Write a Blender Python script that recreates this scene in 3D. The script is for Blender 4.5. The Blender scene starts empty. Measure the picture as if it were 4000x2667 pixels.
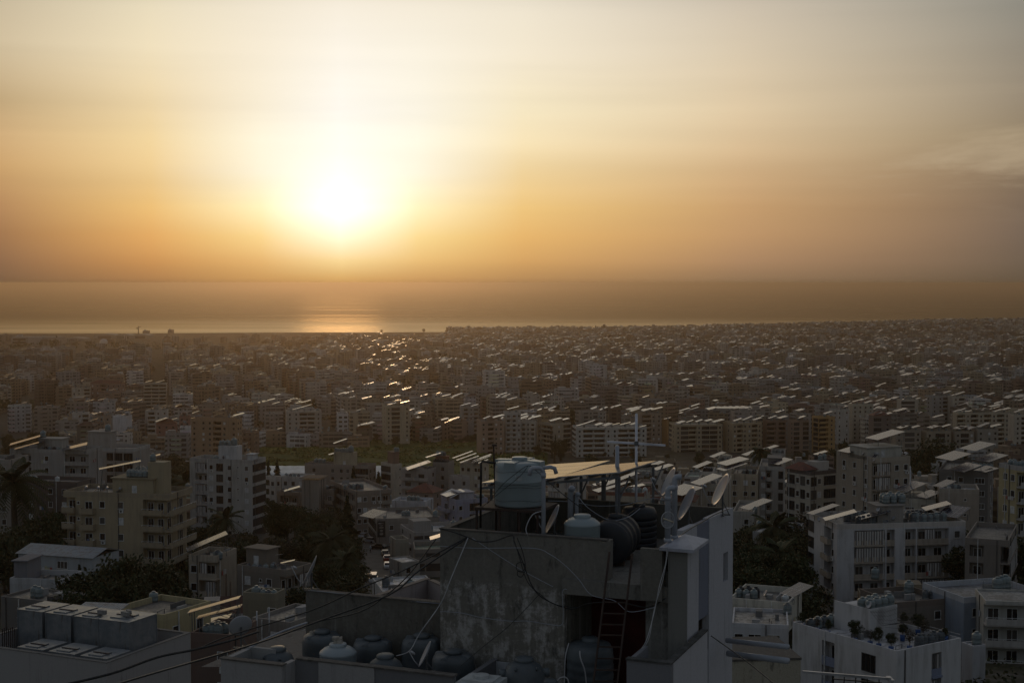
import bpy, math, random
from mathutils import Vector, Matrix, noise
RN = random.Random(11)
SC = bpy.context.scene
COL = SC.collection
H = 150.0; F = 5555.6; PT = math.radians(2.355); CP = math.cos(PT); SP = math.sin(PT)
def ray(sx, sy):
    v = (1333.5 - sy) / F
    return Vector(((sx - 2000) / F, CP + v * SP, -SP + v * CP))
def at(sx, sy, Y):
    d = ray(sx, sy); return Vector((0, 0, H)) + d * (Y / d.y)
def atz(sx, sy, z):
    d = ray(sx, sy); return Vector((0, 0, H)) + d * ((z - H) / d.z)
def smooth(a, b, x):
    t = max(0.0, min(1.0, (x - a) / (b - a))); return t * t * (3 - 2 * t)
GT = [(-100, 134), (0, 131), (60, 118), (110, 108), (160, 100), (230, 92), (270, 88), (330, 84), (400, 79), (480, 67), (560, 58), (700, 48),
      (820, 43), (920, 38), (1200, 32), (2000, 24), (3000, 14), (3900, 5), (4250, 1.2), (4330, -3), (9000, -60)]
def gz(x, y):
    c = 4300 + 120 * math.sin(x * .0011 + 1) + 500 * smooth(200, 1600, x)
    yy = y if y < 3000 else 3000 + (y - 3000) * 1300 / (c - 3000)
    for (a, za), (b, zb) in zip(GT, GT[1:]):
        if yy <= b:
            z = za + (zb - za) * (yy - a) / (b - a); break
    else: z = -60
    r = smooth(350, 1500, x) * smooth(2700, 3700, y) * (1 - smooth(4150, 4750, y))
    z += 23 * r + 7 * smooth(-150, 500, x) * smooth(2600, 3500, y) * (1 - smooth(3700, 4250, y))
    if y > 600: z += 2.5 * noise.noise(Vector((x * .004, y * .004, 0))) * smooth(600, 900, y) * (1 - smooth(3000, 4200, y))
    return z
# ---------------------------------------------------------------- nodes
def lin(c):
    return tuple(((v / 255) / 12.92 if v / 255 <= .04045 else (((v / 255) + .055) / 1.055) ** 2.4) for v in c)
class NT:
    def __init__(s, tree): s.t = tree; s.n = tree.nodes; s.l = tree.links
    def a(s, typ, **k):
        n = s.n.new(typ)
        for q, v in k.items(): setattr(n, q, v)
        return n
    def put(s, inp, v):
        if hasattr(v, 'is_linked') or hasattr(v, 'links'): s.l.new(v, inp)
        else: inp.default_value = v
    def m(s, op, x, y=None, z=None, clamp=False):
        n = s.a('ShaderNodeMath', operation=op); n.use_clamp = clamp
        s.put(n.inputs[0], x)
        if y is not None: s.put(n.inputs[1], y)
        if z is not None: s.put(n.inputs[2], z)
        return n.outputs[0]
    def mix(s, f, x, y, bt='MIX'):
        n = s.a('ShaderNodeMix', data_type='RGBA', blend_type=bt)
        s.put(n.inputs[0], f); s.put(n.inputs[6], x); s.put(n.inputs[7], y)
        return n.outputs[2]
    def mr(s, x, a, b, c=0., d=1., sm=True):
        n = s.a('ShaderNodeMapRange', interpolation_type='SMOOTHSTEP' if sm else 'LINEAR')
        s.put(n.inputs[0], x)
        for i, v in enumerate((a, b, c, d)): n.inputs[i + 1].default_value = v
        return n.outputs[0]
    def noise(s, vec, scale, det=3., rough=.55, dist=0.):
        n = s.a('ShaderNodeTexNoise'); s.put(n.inputs['Vector'], vec)
        n.inputs['Scale'].default_value = scale; n.inputs['Detail'].default_value = det
        n.inputs['Roughness'].default_value = rough; n.inputs['Distortion'].default_value = dist
        return n.outputs[0]
    def mapv(s, vec, sc=(1, 1, 1), loc=(0, 0, 0)):
        n = s.a('ShaderNodeMapping'); s.put(n.inputs[0], vec); n.inputs[3].default_value = sc; n.inputs[1].default_value = loc
        return n.outputs[0]
    def ramp(s, f, stops, ip='LINEAR'):
        n = s.a('ShaderNodeValToRGB'); s.put(n.inputs[0], f); cr = n.color_ramp; cr.interpolation = ip
        while len(cr.elements) < len(stops): cr.elements.new(.5)
        for e, (p, c) in zip(cr.elements, sorted(stops, key=lambda q: q[0])):
            e.position = p; e.color = (c[0], c[1], c[2], 1)
        return n.outputs[0]
MATS = {}
def mat(name, fn):
    if name in MATS: return MATS[name]
    m = bpy.data.materials.new(name); m.use_nodes = True
    t = NT(m.node_tree); bs = t.n['Principled BSDF']; fn(t, bs); MATS[name] = m
    return m
def plain(name, col, rough=.7, metal=0., var=.25, sc=1.5, spec=.5):
    def fn(t, b):
        tc = t.a('ShaderNodeTexCoord').outputs['Object']
        n = t.noise(tc, sc, 4.)
        c = t.mix(t.mr(n, .3, .7), tuple(v * (1 - var) for v in col) + (1,), tuple(min(1, v * (1 + var)) for v in col) + (1,))
        t.put(b.inputs['Base Color'], c); b.inputs['Roughness'].default_value = rough
        b.inputs['Metallic'].default_value = metal; b.inputs['Specular IOR Level'].default_value = spec
    return mat(name, fn)
def m_wall(t, b):   # plaster: colour attribute x weather streaks
    at_ = t.a('ShaderNodeAttribute', attribute_name='Col').outputs['Color']
    tc = t.a('ShaderNodeTexCoord').outputs['Object']
    st = t.noise(t.mapv(tc, (1.1, 1.1, .12)), 1.2, 5., .65)
    bl = t.noise(tc, .25, 4., .6)
    f = t.m('MULTIPLY', t.mr(st, .38, .7), t.mr(bl, .35, .65, .25, 1.))
    c = t.mix(f, at_, t.mix(.55, at_, (.16, .14, .12, 1)))
    t.put(b.inputs['Base Color'], c); b.inputs['Roughness'].default_value = .85
    b.inputs['Specular IOR Level'].default_value = .25
def m_facade(t, b):  # far facades: windows and loggias from the metre UVs
    at_ = t.a('ShaderNodeAttribute', attribute_name='Col').outputs['Color']
    uv = t.a('ShaderNodeUVMap').outputs[0]
    sp = t.a('ShaderNodeSeparateXYZ'); t.put(sp.inputs[0], uv)
    u, v = sp.outputs[0], sp.outputs[1]
    cu = t.m('DIVIDE', u, 3.6); cv = t.m('DIVIDE', v, 3.1)
    fu = t.m('FRACT', cu); fv = t.m('FRACT', cv)
    cm = t.a('ShaderNodeCombineXYZ'); t.put(cm.inputs[0], t.m('FLOOR', cu)); cm.inputs[1].default_value = 0
    col = t.a('ShaderNodeTexWhiteNoise', noise_dimensions='2D'); t.put(col.inputs[0], cm.outputs[0])
    cm2 = t.a('ShaderNodeCombineXYZ'); t.put(cm2.inputs[0], t.m('FLOOR', cu)); t.put(cm2.inputs[1], t.m('FLOOR', cv))
    cell = t.a('ShaderNodeTexWhiteNoise', noise_dimensions='2D'); t.put(cell.inputs[0], cm2.outputs[0])
    def band(x, a, c): return t.m('MULTIPLY', t.m('GREATER_THAN', x, a), t.m('LESS_THAN', x, c))
    win = t.m('MULTIPLY', band(fu, .33, .68), band(fv, .3, .72))
    bal = t.m('MULTIPLY', band(fu, .04, .96), band(fv, .36, .9))
    isb = t.m('GREATER_THAN', col.outputs[0], .52)
    none = t.m('LESS_THAN', col.outputs[0], .16)
    w = t.m('MULTIPLY', win, t.m('SUBTRACT', 1., none))
    w = t.m('ADD', t.m('MULTIPLY', w, t.m('SUBTRACT', 1., isb)), t.m('MULTIPLY', bal, isb), clamp=True)
    w = t.m('MULTIPLY', w, t.m('GREATER_THAN', v, .6))
    w = t.m('MULTIPLY', w, t.mr(cell.outputs[0], .0, .25, .35, 1.))
    tc = t.a('ShaderNodeTexCoord').outputs['Object']
    st = t.mr(t.noise(t.mapv(tc, (.3, .3, .06)), 1., 3.), .3, .75, .0, .45)
    base = t.mix(st, at_, (.13, .12, .11, 1))
    t.put(b.inputs['Base Color'], t.mix(t.m('MULTIPLY', w, .88), base, (.02, .02, .022, 1)))
    b.inputs['Roughness'].default_value = .85; b.inputs['Specular IOR Level'].default_value = .2
def m_roof(t, b):
    at_ = t.a('ShaderNodeAttribute', attribute_name='Col').outputs['Color']
    tc = t.a('ShaderNodeTexCoord').outputs['Object']
    n = t.noise(tc, .6, 6., .7); n2 = t.noise(tc, 3.5, 3.)
    c = t.mix(t.mr(n, .4, .58), at_, t.mix(.72, at_, (.085, .08, .075, 1)))
    t.put(b.inputs['Base Color'], c); t.put(b.inputs['Roughness'], t.mr(n2, .3, .7, .45, .8))
def m_panel(t, b, fine=1.):
    tc = t.a('ShaderNodeTexCoord').outputs['UV']
    sp = t.a('ShaderNodeSeparateXYZ'); t.put(sp.inputs[0], tc)
    def ln(x, per, w): return t.m('LESS_THAN', t.m('FRACT', t.m('DIVIDE', x, per)), w)
    g = t.m('MULTIPLY', t.m('MAXIMUM', ln(sp.outputs[0], 1.0, .035), ln(sp.outputs[1], 2.0, .018)), fine)
    t.put(b.inputs['Base Color'], t.mix(g, (.012, .016, .035, 1), (.45, .45, .47, 1)))
    t.put(b.inputs['Roughness'], t.m('ADD', t.m('MULTIPLY', g, .25), PANEL_R))
    b.inputs['IOR'].default_value = 1.5
PANEL_R = .2
def m_glass(t, b):
    tc = t.a('ShaderNodeTexCoord').outputs['Object']
    oi = t.a('ShaderNodeObjectInfo').outputs['Random']
    c = t.mix(t.mr(oi, .55, 1.), (.012, .013, .015, 1), (.09, .085, .08, 1))
    t.put(b.inputs['Base Color'], c); b.inputs['Roughness'].default_value = .25
def m_leaf(t, b, c1=(.02, .032, .012, 1), c2=(.05, .062, .024, 1)):
    at_ = t.a('ShaderNodeAttribute', attribute_name='Col').outputs['Color']
    oi = t.a('ShaderNodeObjectInfo').outputs['Random']
    sp = t.a('ShaderNodeSeparateColor'); t.put(sp.inputs[0], at_)
    c = t.mix(sp.outputs[0], c1, c2)
    c = t.mix(t.m('MULTIPLY', oi, .5), c, (.06, .05, .025, 1))
    t.put(b.inputs['Base Color'], c); b.inputs['Roughness'].default_value = .7; b.inputs['Specular IOR Level'].default_value = .2
def m_ground(t, b):
    g = t.a('ShaderNodeNewGeometry').outputs['Position']
    n = t.noise(g, .02, 6., .65); n2 = t.noise(g, .15, 5., .7)
    c = t.ramp(n2, [(.3, (.03, .034, .016)), (.48, (.06, .055, .035)), (.62, (.11, .1, .085)), (.75, (.17, .155, .135))])
    c = t.mix(t.mr(n, .45, .6), c, (.06, .058, .052, 1))
    t.put(b.inputs['Base Color'], c); b.inputs['Roughness'].default_value = .95; b.inputs['Specular IOR Level'].default_value = .1
def m_field(t, b):
    g = t.a('ShaderNodeNewGeometry').outputs['Position']
    n = t.noise(g, .05, 6., .65); n2 = t.noise(g, .4, 5., .7)
    c = t.ramp(n, [(.3, (.035, .06, .014)), (.5, (.065, .09, .02)), (.65, (.11, .105, .035)), (.75, (.13, .1, .05))])
    c = t.mix(t.mr(n2, .4, .65), c, (.035, .055, .014, 1))
    t.put(b.inputs['Base Color'], c); b.inputs['Roughness'].default_value = .95; b.inputs['Specular IOR Level'].default_value = .1
def m_conc(t, b, paint=1.):    # old concrete with patches of peeled white paint and dark mould
    tc = t.a('ShaderNodeTexCoord').outputs['Object']
    at_ = t.a('ShaderNodeAttribute', attribute_name='Col').outputs['Color']
    sp = t.a('ShaderNodeSeparateXYZ'); t.put(sp.inputs[0], tc)
    n = t.noise(tc, 1.9, 12., .78, .2); st = t.noise(t.mapv(tc, (3.5, 3.5, .35)), 1., 6., .65); fine = t.noise(tc, 9., 6., .7)
    low = t.mr(t.m('ADD', sp.outputs[2], t.m('MULTIPLY', st, .5)), -8.55, -8.85)        # paint survives below a ragged line
    edge = t.m('ADD', n, t.m('MULTIPLY', t.m('SUBTRACT', st, .5), .55))
    pk = t.m('MULTIPLY', t.mr(edge, .45, .6), t.mr(low, 0., 1., .06, .85))
    pk = t.m('MULTIPLY', pk, t.mr(fine, .3, .6, .55 * paint, paint))
    drip = t.mr(t.noise(t.mapv(tc, (6, 6, .25)), 1., 4.), .6, .72, 0., .5)
    c = t.mix(t.mr(fine, .3, .7), t.mix(.25, at_, (.03, .03, .028, 1)), at_)
    c = t.mix(pk, c, (.44, .425, .41, 1)); c = t.mix(drip, c, (.3, .29, .28, 1))
    md = t.mr(t.noise(t.mapv(tc, (2.2, 2.2, .8)), 1., 7., .75), .52, .68, 0., .75)
    c = t.mix(md, c, (.05, .05, .045, 1))
    t.put(b.inputs['Base Color'], c); b.inputs['Roughness'].default_value = .9; b.inputs['Specular IOR Level'].default_value = .2
    bp = t.a('ShaderNodeBump'); t.put(bp.inputs['Height'], fine); bp.inputs['Strength'].default_value = .35; bp.inputs['Distance'].default_value = .01
    t.put(b.inputs['Normal'], bp.outputs[0])
def m_plaster(t, b):
    tc = t.a('ShaderNodeTexCoord').outputs['Object']
    at_ = t.a('ShaderNodeAttribute', attribute_name='Col').outputs['Color']
    st = t.noise(t.mapv(tc, (5, 5, .3)), 1., 6., .7); fine = t.noise(tc, 14., 6., .7); bl = t.noise(tc, .7, 5., .6)
    c = t.mix(t.m('MULTIPLY', t.mr(st, .52, .75), t.mr(bl, .4, .6, .15, .8)), at_, t.mix(.7, at_, (.08, .075, .07, 1)))
    c = t.mix(t.mr(fine, .3, .75, 0., .18), c, (.1, .1, .1, 1))
    t.put(b.inputs['Base Color'], c); b.inputs['Roughness'].default_value = .85; b.inputs['Specular IOR Level'].default_value = .25
    bp = t.a('ShaderNodeBump'); t.put(bp.inputs['Height'], fine); bp.inputs['Strength'].default_value = .3; bp.inputs['Distance'].default_value = .008
    t.put(b.inputs['Normal'], bp.outputs[0])
def m_stripe(t, b):
    tc = t.a('ShaderNodeTexCoord').outputs['UV']
    at_ = t.a('ShaderNodeAttribute', attribute_name='Col').outputs['Color']
    sp = t.a('ShaderNodeSeparateXYZ'); t.put(sp.inputs[0], tc)
    k = t.m('LESS_THAN', t.m('FRACT', t.m('DIVIDE', sp.outputs[0], .5)), .5)
    t.put(b.inputs['Base Color'], t.mix(k, t.mix(.8, at_, (.06, .05, .05, 1)), at_)); b.inputs['Roughness'].default_value = .9
def m_tile(t, b):
    tc = t.a('ShaderNodeTexCoord').outputs['UV']
    sp = t.a('ShaderNodeSeparateXYZ'); t.put(sp.inputs[0], tc)
    k = t.m('FRACT', t.m('DIVIDE', sp.outputs[0], .35)); k2 = t.m('FRACT', t.m('DIVIDE', sp.outputs[1], .5))
    n = t.noise(t.a('ShaderNodeTexCoord').outputs['Object'], 1.2, 5., .7)
    c = t.mix(t.mr(n, .35, .65), (.2, .06, .035, 1), (.1, .045, .035, 1))
    c = t.mix(t.m('MULTIPLY', t.m('LESS_THAN', k, .22), .6), c, (.03, .015, .01, 1)); c = t.mix(t.m('MULTIPLY', t.m('LESS_THAN', k2, .15), .4), c, (.03, .015, .01, 1))
    t.put(b.inputs['Base Color'], c); b.inputs['Roughness'].default_value = .8
def m_corr(t, b):
    tc = t.a('ShaderNodeTexCoord').outputs['UV']
    at_ = t.a('ShaderNodeAttribute', attribute_name='Col').outputs['Color']
    sp = t.a('ShaderNodeSeparateXYZ'); t.put(sp.inputs[0], tc)
    w = t.m('SINE', t.m('MULTIPLY', sp.outputs[0], 21.))
    n = t.noise(t.a('ShaderNodeTexCoord').outputs['Object'], 1.3, 5., .7)
    t.put(b.inputs['Base Color'], t.mix(t.mr(n, .45, .65, 0., .6), at_, (.12, .08, .06, 1))); b.inputs['Roughness'].default_value = .55
    bp = t.a('ShaderNodeBump'); t.put(bp.inputs['Height'], w); bp.inputs['Strength'].default_value = .8; bp.inputs['Distance'].default_value = .04
    t.put(b.inputs['Normal'], bp.outputs[0])
WALL = mat('plaster_wall', m_wall); FAC = mat('far_facade', m_facade); ROOF = mat('roof_screed', m_roof)
PANEL = mat('photovoltaic_glass', m_panel); GLASS = mat('window_glass', m_glass); LEAF = mat('leaves', m_leaf)
NEEDLE = mat('needles', lambda t, b: m_leaf(t, b, (.014, .026, .012, 1), (.032, .045, .02, 1)))
DRY = mat('bare_twigs', lambda t, b: m_leaf(t, b, (.035, .028, .02, 1), (.08, .065, .045, 1)))
GROUND = mat('ground_soil', m_ground); FIELD = mat('meadow', m_field); CONC = mat('stained_concrete', m_conc); CONC2 = mat('plain_old_concrete', lambda t, b: m_conc(t, b, .12)); PLAS = mat('old_plaster', m_plaster)
STRIPE = mat('striped_cloth', m_stripe); TILE = mat('roof_tiles', m_tile); CORR = mat('corrugated_sheet', m_corr)
FRAME = plain('painted_frame', (.55, .55, .54), .5); DFRAME = plain('dark_frame', (.06, .06, .06), .5)
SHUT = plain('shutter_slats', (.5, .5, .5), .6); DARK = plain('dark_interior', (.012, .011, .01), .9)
STEEL = plain('galvanised_steel', (.12, .125, .13), .55, .3); RUST = plain('rusty_steel', (.045, .027, .02), .8)
ALU = plain('aluminium', (.4, .41, .43), .45, .5); BARK = plain('bark', (.06, .045, .03), .9)
TANKG = plain('grey_green_plastic', (.16, .195, .2), .42, 0, .12, .8); TANKB = plain('black_plastic', (.018, .02, .024), .55); TANKW = plain('white_plastic', (.5, .52, .52), .4)
TANKD = plain('dark_grey_plastic', (.085, .1, .11), .5, 0, .3, 1.2)
PVC = plain('grey_pvc', (.3, .32, .36), .45, 0, .12); BLACK = plain('black_rubber', (.012, .012, .012), .5); WHITEC = plain('white_cable', (.36, .36, .37), .5)
DISH = plain('painted_dish', (.36, .37, .4), .38, 0, .1); BLUE = plain('blue_plastic', (.02, .08, .25), .5); TERRA = plain('terracotta', (.2, .09, .05), .8)
CLOTH = plain('hanging_cloth', (.42, .42, .42), .9); WOOD = plain('weathered_wood', (.09, .06, .04), .9); ASPH = plain('asphalt', (.05, .05, .05), .9, 0, .3, .4)
PLASTIC = plain('greenhouse_sheet', (.6, .62, .62), .35, 0, .15, .3)
# ---------------------------------------------------------------- mesh builder
class MB:
    def __init__(s, M=None): s.v = []; s.f = []; s.mi = []; s.c = []; s.uv = []; s.M = M; s.i = 0; s.col = (.5, .5, .5)
    def p(s, q):
        q = Vector(q); s.v.append(tuple(s.M @ q) if s.M else tuple(q)); return len(s.v) - 1
    def poly(s, pts, uv=None):
        s.f.append([s.p(q) for q in pts]); s.mi.append(s.i); s.c.append(s.col); s.uv.append(uv or [(0, 0)] * len(pts))
    def idx(s, ids, uv=None):
        s.f.append(list(ids)); s.mi.append(s.i); s.c.append(s.col); s.uv.append(uv or [(0, 0)] * len(ids))
    def box(s, x0, x1, y0, y1, z0, z1, top=True, bot=True, zu=None):
        b = len(s.v)
        for z in (z0, z1):
            for x, y in ((x0, y0), (x1, y0), (x1, y1), (x0, y1)): s.p((x, y, z))
        w, d = x1 - x0, y1 - y0
        off = 0. if zu is None else zu[0]
        za, zb = (z0, z1) if zu is None else (zu[1], zu[1] + z1 - z0)
        for (i, j, L) in ((0, 1, w), (1, 2, d), (2, 3, w), (3, 0, d)):
            s.idx((b + i, b + j, b + j + 4, b + i + 4), [(off, za), (off + L, za), (off + L, zb), (off, zb)]); off += 0 if zu is None else L
        if top: s.idx((b + 4, b + 5, b + 6, b + 7), [(x0, y0), (x1, y0), (x1, y1), (x0, y1)])
        if bot: s.idx((b + 3, b + 2, b + 1, b), [(x0, y0)] * 4)
        return s
    def rings(s, rings, close0=True, close1=True):
        n = len(rings[0]); ids = [[s.p(q) for q in r] for r in rings]
        for k in range(len(ids) - 1):
            for j in range(n):
                a, b = ids[k][j], ids[k][(j + 1) % n]; c, d = ids[k + 1][(j + 1) % n], ids[k + 1][j]
                s.idx((a, b, c, d), [(j / n, k), ((j + 1) / n, k), ((j + 1) / n, k + 1), (j / n, k + 1)])
        if close0: s.idx(ids[0][::-1])
        if close1: s.idx(ids[-1])
        return s
    def lathe(s, prof, n=20, c=(0, 0, 0), axis=None, close=True):
        A = Vector(axis).normalized() if axis else Vector((0, 0, 1))
        Q = A.to_track_quat('Z', 'Y'); c = Vector(c)
        return s.rings([[c + Q @ Vector((r * math.cos(2 * math.pi * j / n), r * math.sin(2 * math.pi * j / n), z)) for j in range(n)] for r, z in prof], close, close)
    def tube(s, pts, r, n=6, r1=None):
        pts = [Vector(p) for p in pts]; rr = []
        up = Vector((0, 0, 1)); prev = None
        for k, p in enumerate(pts):
            d = (pts[min(k + 1, len(pts) - 1)] - pts[max(k - 1, 0)]).normalized()
            if prev is None:
                e = d.cross(up)
                if e.length < .1: e = d.cross(Vector((1, 0, 0)))
                e.normalize()
            else: e = (prev - d * prev.dot(d)).normalized()
            prev = e; g = d.cross(e)
            q = r if r1 is None else r + (r1 - r) * k / (len(pts) - 1)
            rr.append([p + (e * math.cos(2 * math.pi * j / n) + g * math.sin(2 * math.pi * j / n)) * q for j in range(n)])
        return s.rings(rr)
    def bar(s, a, b, w, h=None):
        a, b = Vector(a), Vector(b); d = (b - a).normalized(); h = h or w
        e = d.cross(Vector((0, 0, 1)))
        if e.length < .1: e = Vector((1, 0, 0))
        e.normalize(); g = e.cross(d)
        o = [e * (w / 2) + g * (h / 2), -e * (w / 2) + g * (h / 2), -e * (w / 2) - g * (h / 2), e * (w / 2) - g * (h / 2)]
        return s.rings([[a + q for q in o], [b + q for q in o]])
    def mesh(s, name, mats, smooth=False):
        me = bpy.data.meshes.new(name); me.from_pydata(s.v, [], s.f)
        if not isinstance(mats, (list, tuple)): mats = [mats]
        for m in mats: me.materials.append(m)
        me.polygons.foreach_set('material_index', s.mi)
        ca = me.color_attributes.new('Col', 'FLOAT_COLOR', 'CORNER'); buf = []; ub = []
        for f, c, u in zip(s.f, s.c, s.uv):
            for k in range(len(f)): buf += (c[0], c[1], c[2], 1.); ub += u[k]
        ca.data.foreach_set('color', buf)
        uv = me.uv_layers.new(name='UVMap'); uv.data.foreach_set('uv', ub)
        if smooth: me.polygons.foreach_set('use_smooth', [True] * len(s.f))
        me.update(); return me
    def build(s, name, mats, parent=None, smooth=False, loc=None, rot=None):
        return obj(name, s.mesh(name, mats, smooth), parent, loc, rot)
def obj(name, me, parent=None, loc=None, rot=None, sc=None):
    o = bpy.data.objects.new(name, me); COL.objects.link(o)
    if parent: o.parent = parent
    if loc is not None: o.location = loc
    if rot is not None: o.rotation_euler = rot if not isinstance(rot, (int, float)) else (0, 0, rot)
    if sc is not None: o.scale = sc if not isinstance(sc, (int, float)) else (sc,) * 3
    return o
def tag(o, label=None, cat=None, group=None, kind=None):
    if label: o['label'] = label
    if cat: o['category'] = cat
    if group: o['group'] = group
    if kind: o['kind'] = kind
    return o
def root(name, label, cat, loc, rz=0., group=None):
    o = obj(name, None, None, loc, rz); o.empty_display_size = .3; return tag(o, label, cat, group)
def copy(src, loc, rot=None, sc=None, label=None, cat=None, group=None):
    c = src.copy(); COL.objects.link(c); c.location = loc
    if rot is not None: c.rotation_euler = (0, 0, rot) if isinstance(rot, (int, float)) else rot
    if sc is not None: c.scale = (sc,) * 3 if isinstance(sc, (int, float)) else sc
    for ch in src.children:
        d = ch.copy(); COL.objects.link(d); d.parent = c; d.matrix_parent_inverse = Matrix()
        for g in ch.children:
            e = g.copy(); COL.objects.link(e); e.parent = d; e.matrix_parent_inverse = Matrix()
    tag(c, label, cat, group); return c
SRC = []      # prototypes are moved out at the end: they are removed from the scene
SUN_E = .07; SUN_A = 3.2; SKY_K = .05; SKY_ADD = (.1, .106, .122); HAZE_C = (.8, .61, .43, 1); HAZE_D = 1.07e-4; HAZE_G = .87; SEA_R = .27
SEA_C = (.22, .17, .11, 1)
# ---------------------------------------------------------------- camera, sun, sky, haze
cam = bpy.data.cameras.new('camera'); cam.lens = 50; cam.sensor_width = 36; cam.clip_end = 200000; cam.clip_start = .5
co = bpy.data.objects.new('camera', cam); COL.objects.link(co); co.location = (0, 0, H); co.rotation_euler = (math.pi / 2 - PT, 0, 0); SC.camera = co
SAZ = math.radians(-6.86); SEL = math.radians(3.85)
sl = bpy.data.lights.new('sun', 'SUN'); sl.energy = SUN_E; sl.angle = math.radians(SUN_A); sl.color = (1., .62, .3)
so = bpy.data.objects.new('sun', sl); COL.objects.link(so)
sd = Vector((math.sin(SAZ) * math.cos(SEL), math.cos(SAZ) * math.cos(SEL), math.sin(SEL)))
so.rotation_euler = sd.to_track_quat('Z', 'Y').to_euler(); so.location = (0, 50, 400)
w = bpy.data.worlds.new('World'); SC.world = w; w.use_nodes = True
t = NT(w.node_tree); bg = t.n['Background']
sky = t.a('ShaderNodeTexSky', sky_type='NISHITA'); sky.sun_disc = False; sky.sun_elevation = SEL; sky.sun_rotation = SAZ
sky.air_density = 1.2; sky.dust_density = 3.; sky.ozone_density = 1.5
d = t.a('ShaderNodeTexCoord').outputs['Generated']
sp = t.a('ShaderNodeSeparateXYZ'); t.put(sp.inputs[0], d)
az = t.m('MULTIPLY', t.m('ARCTAN2', sp.outputs[0], sp.outputs[1]), 57.2958)
el = t.m('MULTIPLY', t.m('ARCSINE', sp.outputs[2]), 57.2958)
YS = [0, 130, 260, 330, 400, 480, 545, 600, 638, 657]
TB = {0: [(192, 178, 152), (206, 188, 156), (192, 165, 124), (206, 171, 124), (203, 162, 110), (182, 138, 94), (160, 118, 80), (142, 106, 76), (126, 96, 70), (110, 86, 61)],
      350: [(226, 214, 186), (238, 222, 188), (236, 212, 167), (240, 212, 158), (241, 207, 148), (236, 191, 120), (225, 169, 100), (204, 148, 88), (176, 128, 80), (140, 105, 70)],
      600: [(236, 225, 204), (246, 234, 211), (250, 238, 213), (253, 244, 218), (254, 243, 214), (253, 233, 176), (244, 206, 130), (228, 178, 108), (204, 154, 92), (170, 126, 76)],
      783: [(243, 233, 215), (252, 244, 229), (256, 251, 240), (256, 251, 238), (261, 256, 243), (276, 270, 250), (259, 245, 204), (245, 210, 140), (218, 170, 100), (188, 140, 80)],
      960: [(241, 231, 212), (249, 241, 223), (253, 246, 228), (255, 248, 226), (256, 247, 221), (255, 235, 180), (244, 210, 135), (231, 186, 115), (205, 156, 96), (172, 128, 78)],
      1200: [(235, 225, 205), (242, 230, 206), (246, 231, 195), (246, 226, 183), (244, 214, 158), (238, 197, 126), (228, 179, 108), (210, 161, 99), (184, 140, 90), (150, 114, 75)],
      1700: [(202, 190, 172), (214, 198, 172), (222, 200, 165), (218, 191, 152), (208, 174, 131), (200, 159, 112), (188, 147, 104), (170, 133, 98), (148, 118, 88), (122, 98, 70)],
      2352: [(138, 137, 128), (146, 138, 124), (150, 136, 116), (148, 131, 106), (134, 115, 93), (122, 104, 87), (116, 99, 84), (110, 94, 78), (102, 87, 70), (93, 78, 59)]}
tt = t.mr(el, -.5, 12., 0, 1, False)
cur = None; pa = None
for X, cols in TB.items():
    a = math.degrees(math.atan((X * 1.7007 - 2000) / F))
    st = []
    for y, c in zip(YS, cols):
        e = math.degrees(math.atan((1105 - y * 1.7007) / F)); st.append((min(1, max(0, (e + .5) / 12.5)), tuple(v / 4 for v in lin(c))))
    r = t.ramp(tt, st, 'EASE' if False else 'LINEAR')
    cur = r if cur is None else t.mix(t.mr(az, pa, a, 0., 1., False), cur, r)
    pa = a
r2 = t.m('ADD', t.m('POWER', t.m('DIVIDE', t.m('SUBTRACT', az, -6.86), 3.5), 2.), t.m('POWER', t.m('DIVIDE', t.m('SUBTRACT', el, 3.1), 1.8), 2.))
gl = t.m('EXPONENT', t.m('MULTIPLY', r2, -1.))
cl = t.noise(t.mapv(t.a('ShaderNodeTexCoord').outputs['Generated'], (3.2, 3.2, 26.)), 1., 6., .6, .6)
cw = t.m('MULTIPLY', t.mr(az, 10., 17.), t.m('MULTIPLY', t.mr(el, 2., 4.), t.mr(el, 8.5, 6.)))
cw2 = t.m('MULTIPLY', t.mr(cl, .46, .72), cw)
cl2 = t.noise(t.mapv(t.a('ShaderNodeTexCoord').outputs['Generated'], (1.6, 1.6, 30.)), 1., 4., .5, .3)
cur = t.mix(t.m('MULTIPLY', cw2, .5), cur, (.15, .118, .078, 1))
mul = t.a('ShaderNodeVectorMath', operation='SCALE'); t.put(mul.inputs[0], cur); t.put(mul.inputs[3], t.m('MULTIPLY', 4., t.mr(cl2, .3, .7, .955, 1.04)))
gv = t.a('ShaderNodeVectorMath', operation='SCALE'); gv.inputs[0].default_value = (1., .95, .88); t.put(gv.inputs[3], t.m('MULTIPLY', gl, .22))
add = t.a('ShaderNodeVectorMath', operation='ADD'); t.put(add.inputs[0], mul.outputs[0]); t.put(add.inputs[1], gv.outputs[0])
ns = t.a('ShaderNodeVectorMath', operation='SCALE'); t.put(ns.inputs[0], sky.outputs[0]); ns.inputs[3].default_value = SKY_K
bl = t.a('ShaderNodeVectorMath', operation='ADD'); t.put(bl.inputs[0], ns.outputs[0]); bl.inputs[1].default_value = SKY_ADD
azm = t.m('MULTIPLY', t.mr(az, -75., -20., 0., 1.), t.mr(az, 65., 20.5, 0., 1.))
mk = t.m('MULTIPLY', azm, t.mr(el, 48., 11.5, 0., 1.))
fin = t.mix(mk, bl.outputs[0], add.outputs[0])
t.put(bg.inputs[0], fin); bg.inputs[1].default_value = 1.
HZ = MB(); HZ.box(-45000, 45000, -400, 62000, -66, H + 3)
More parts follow.
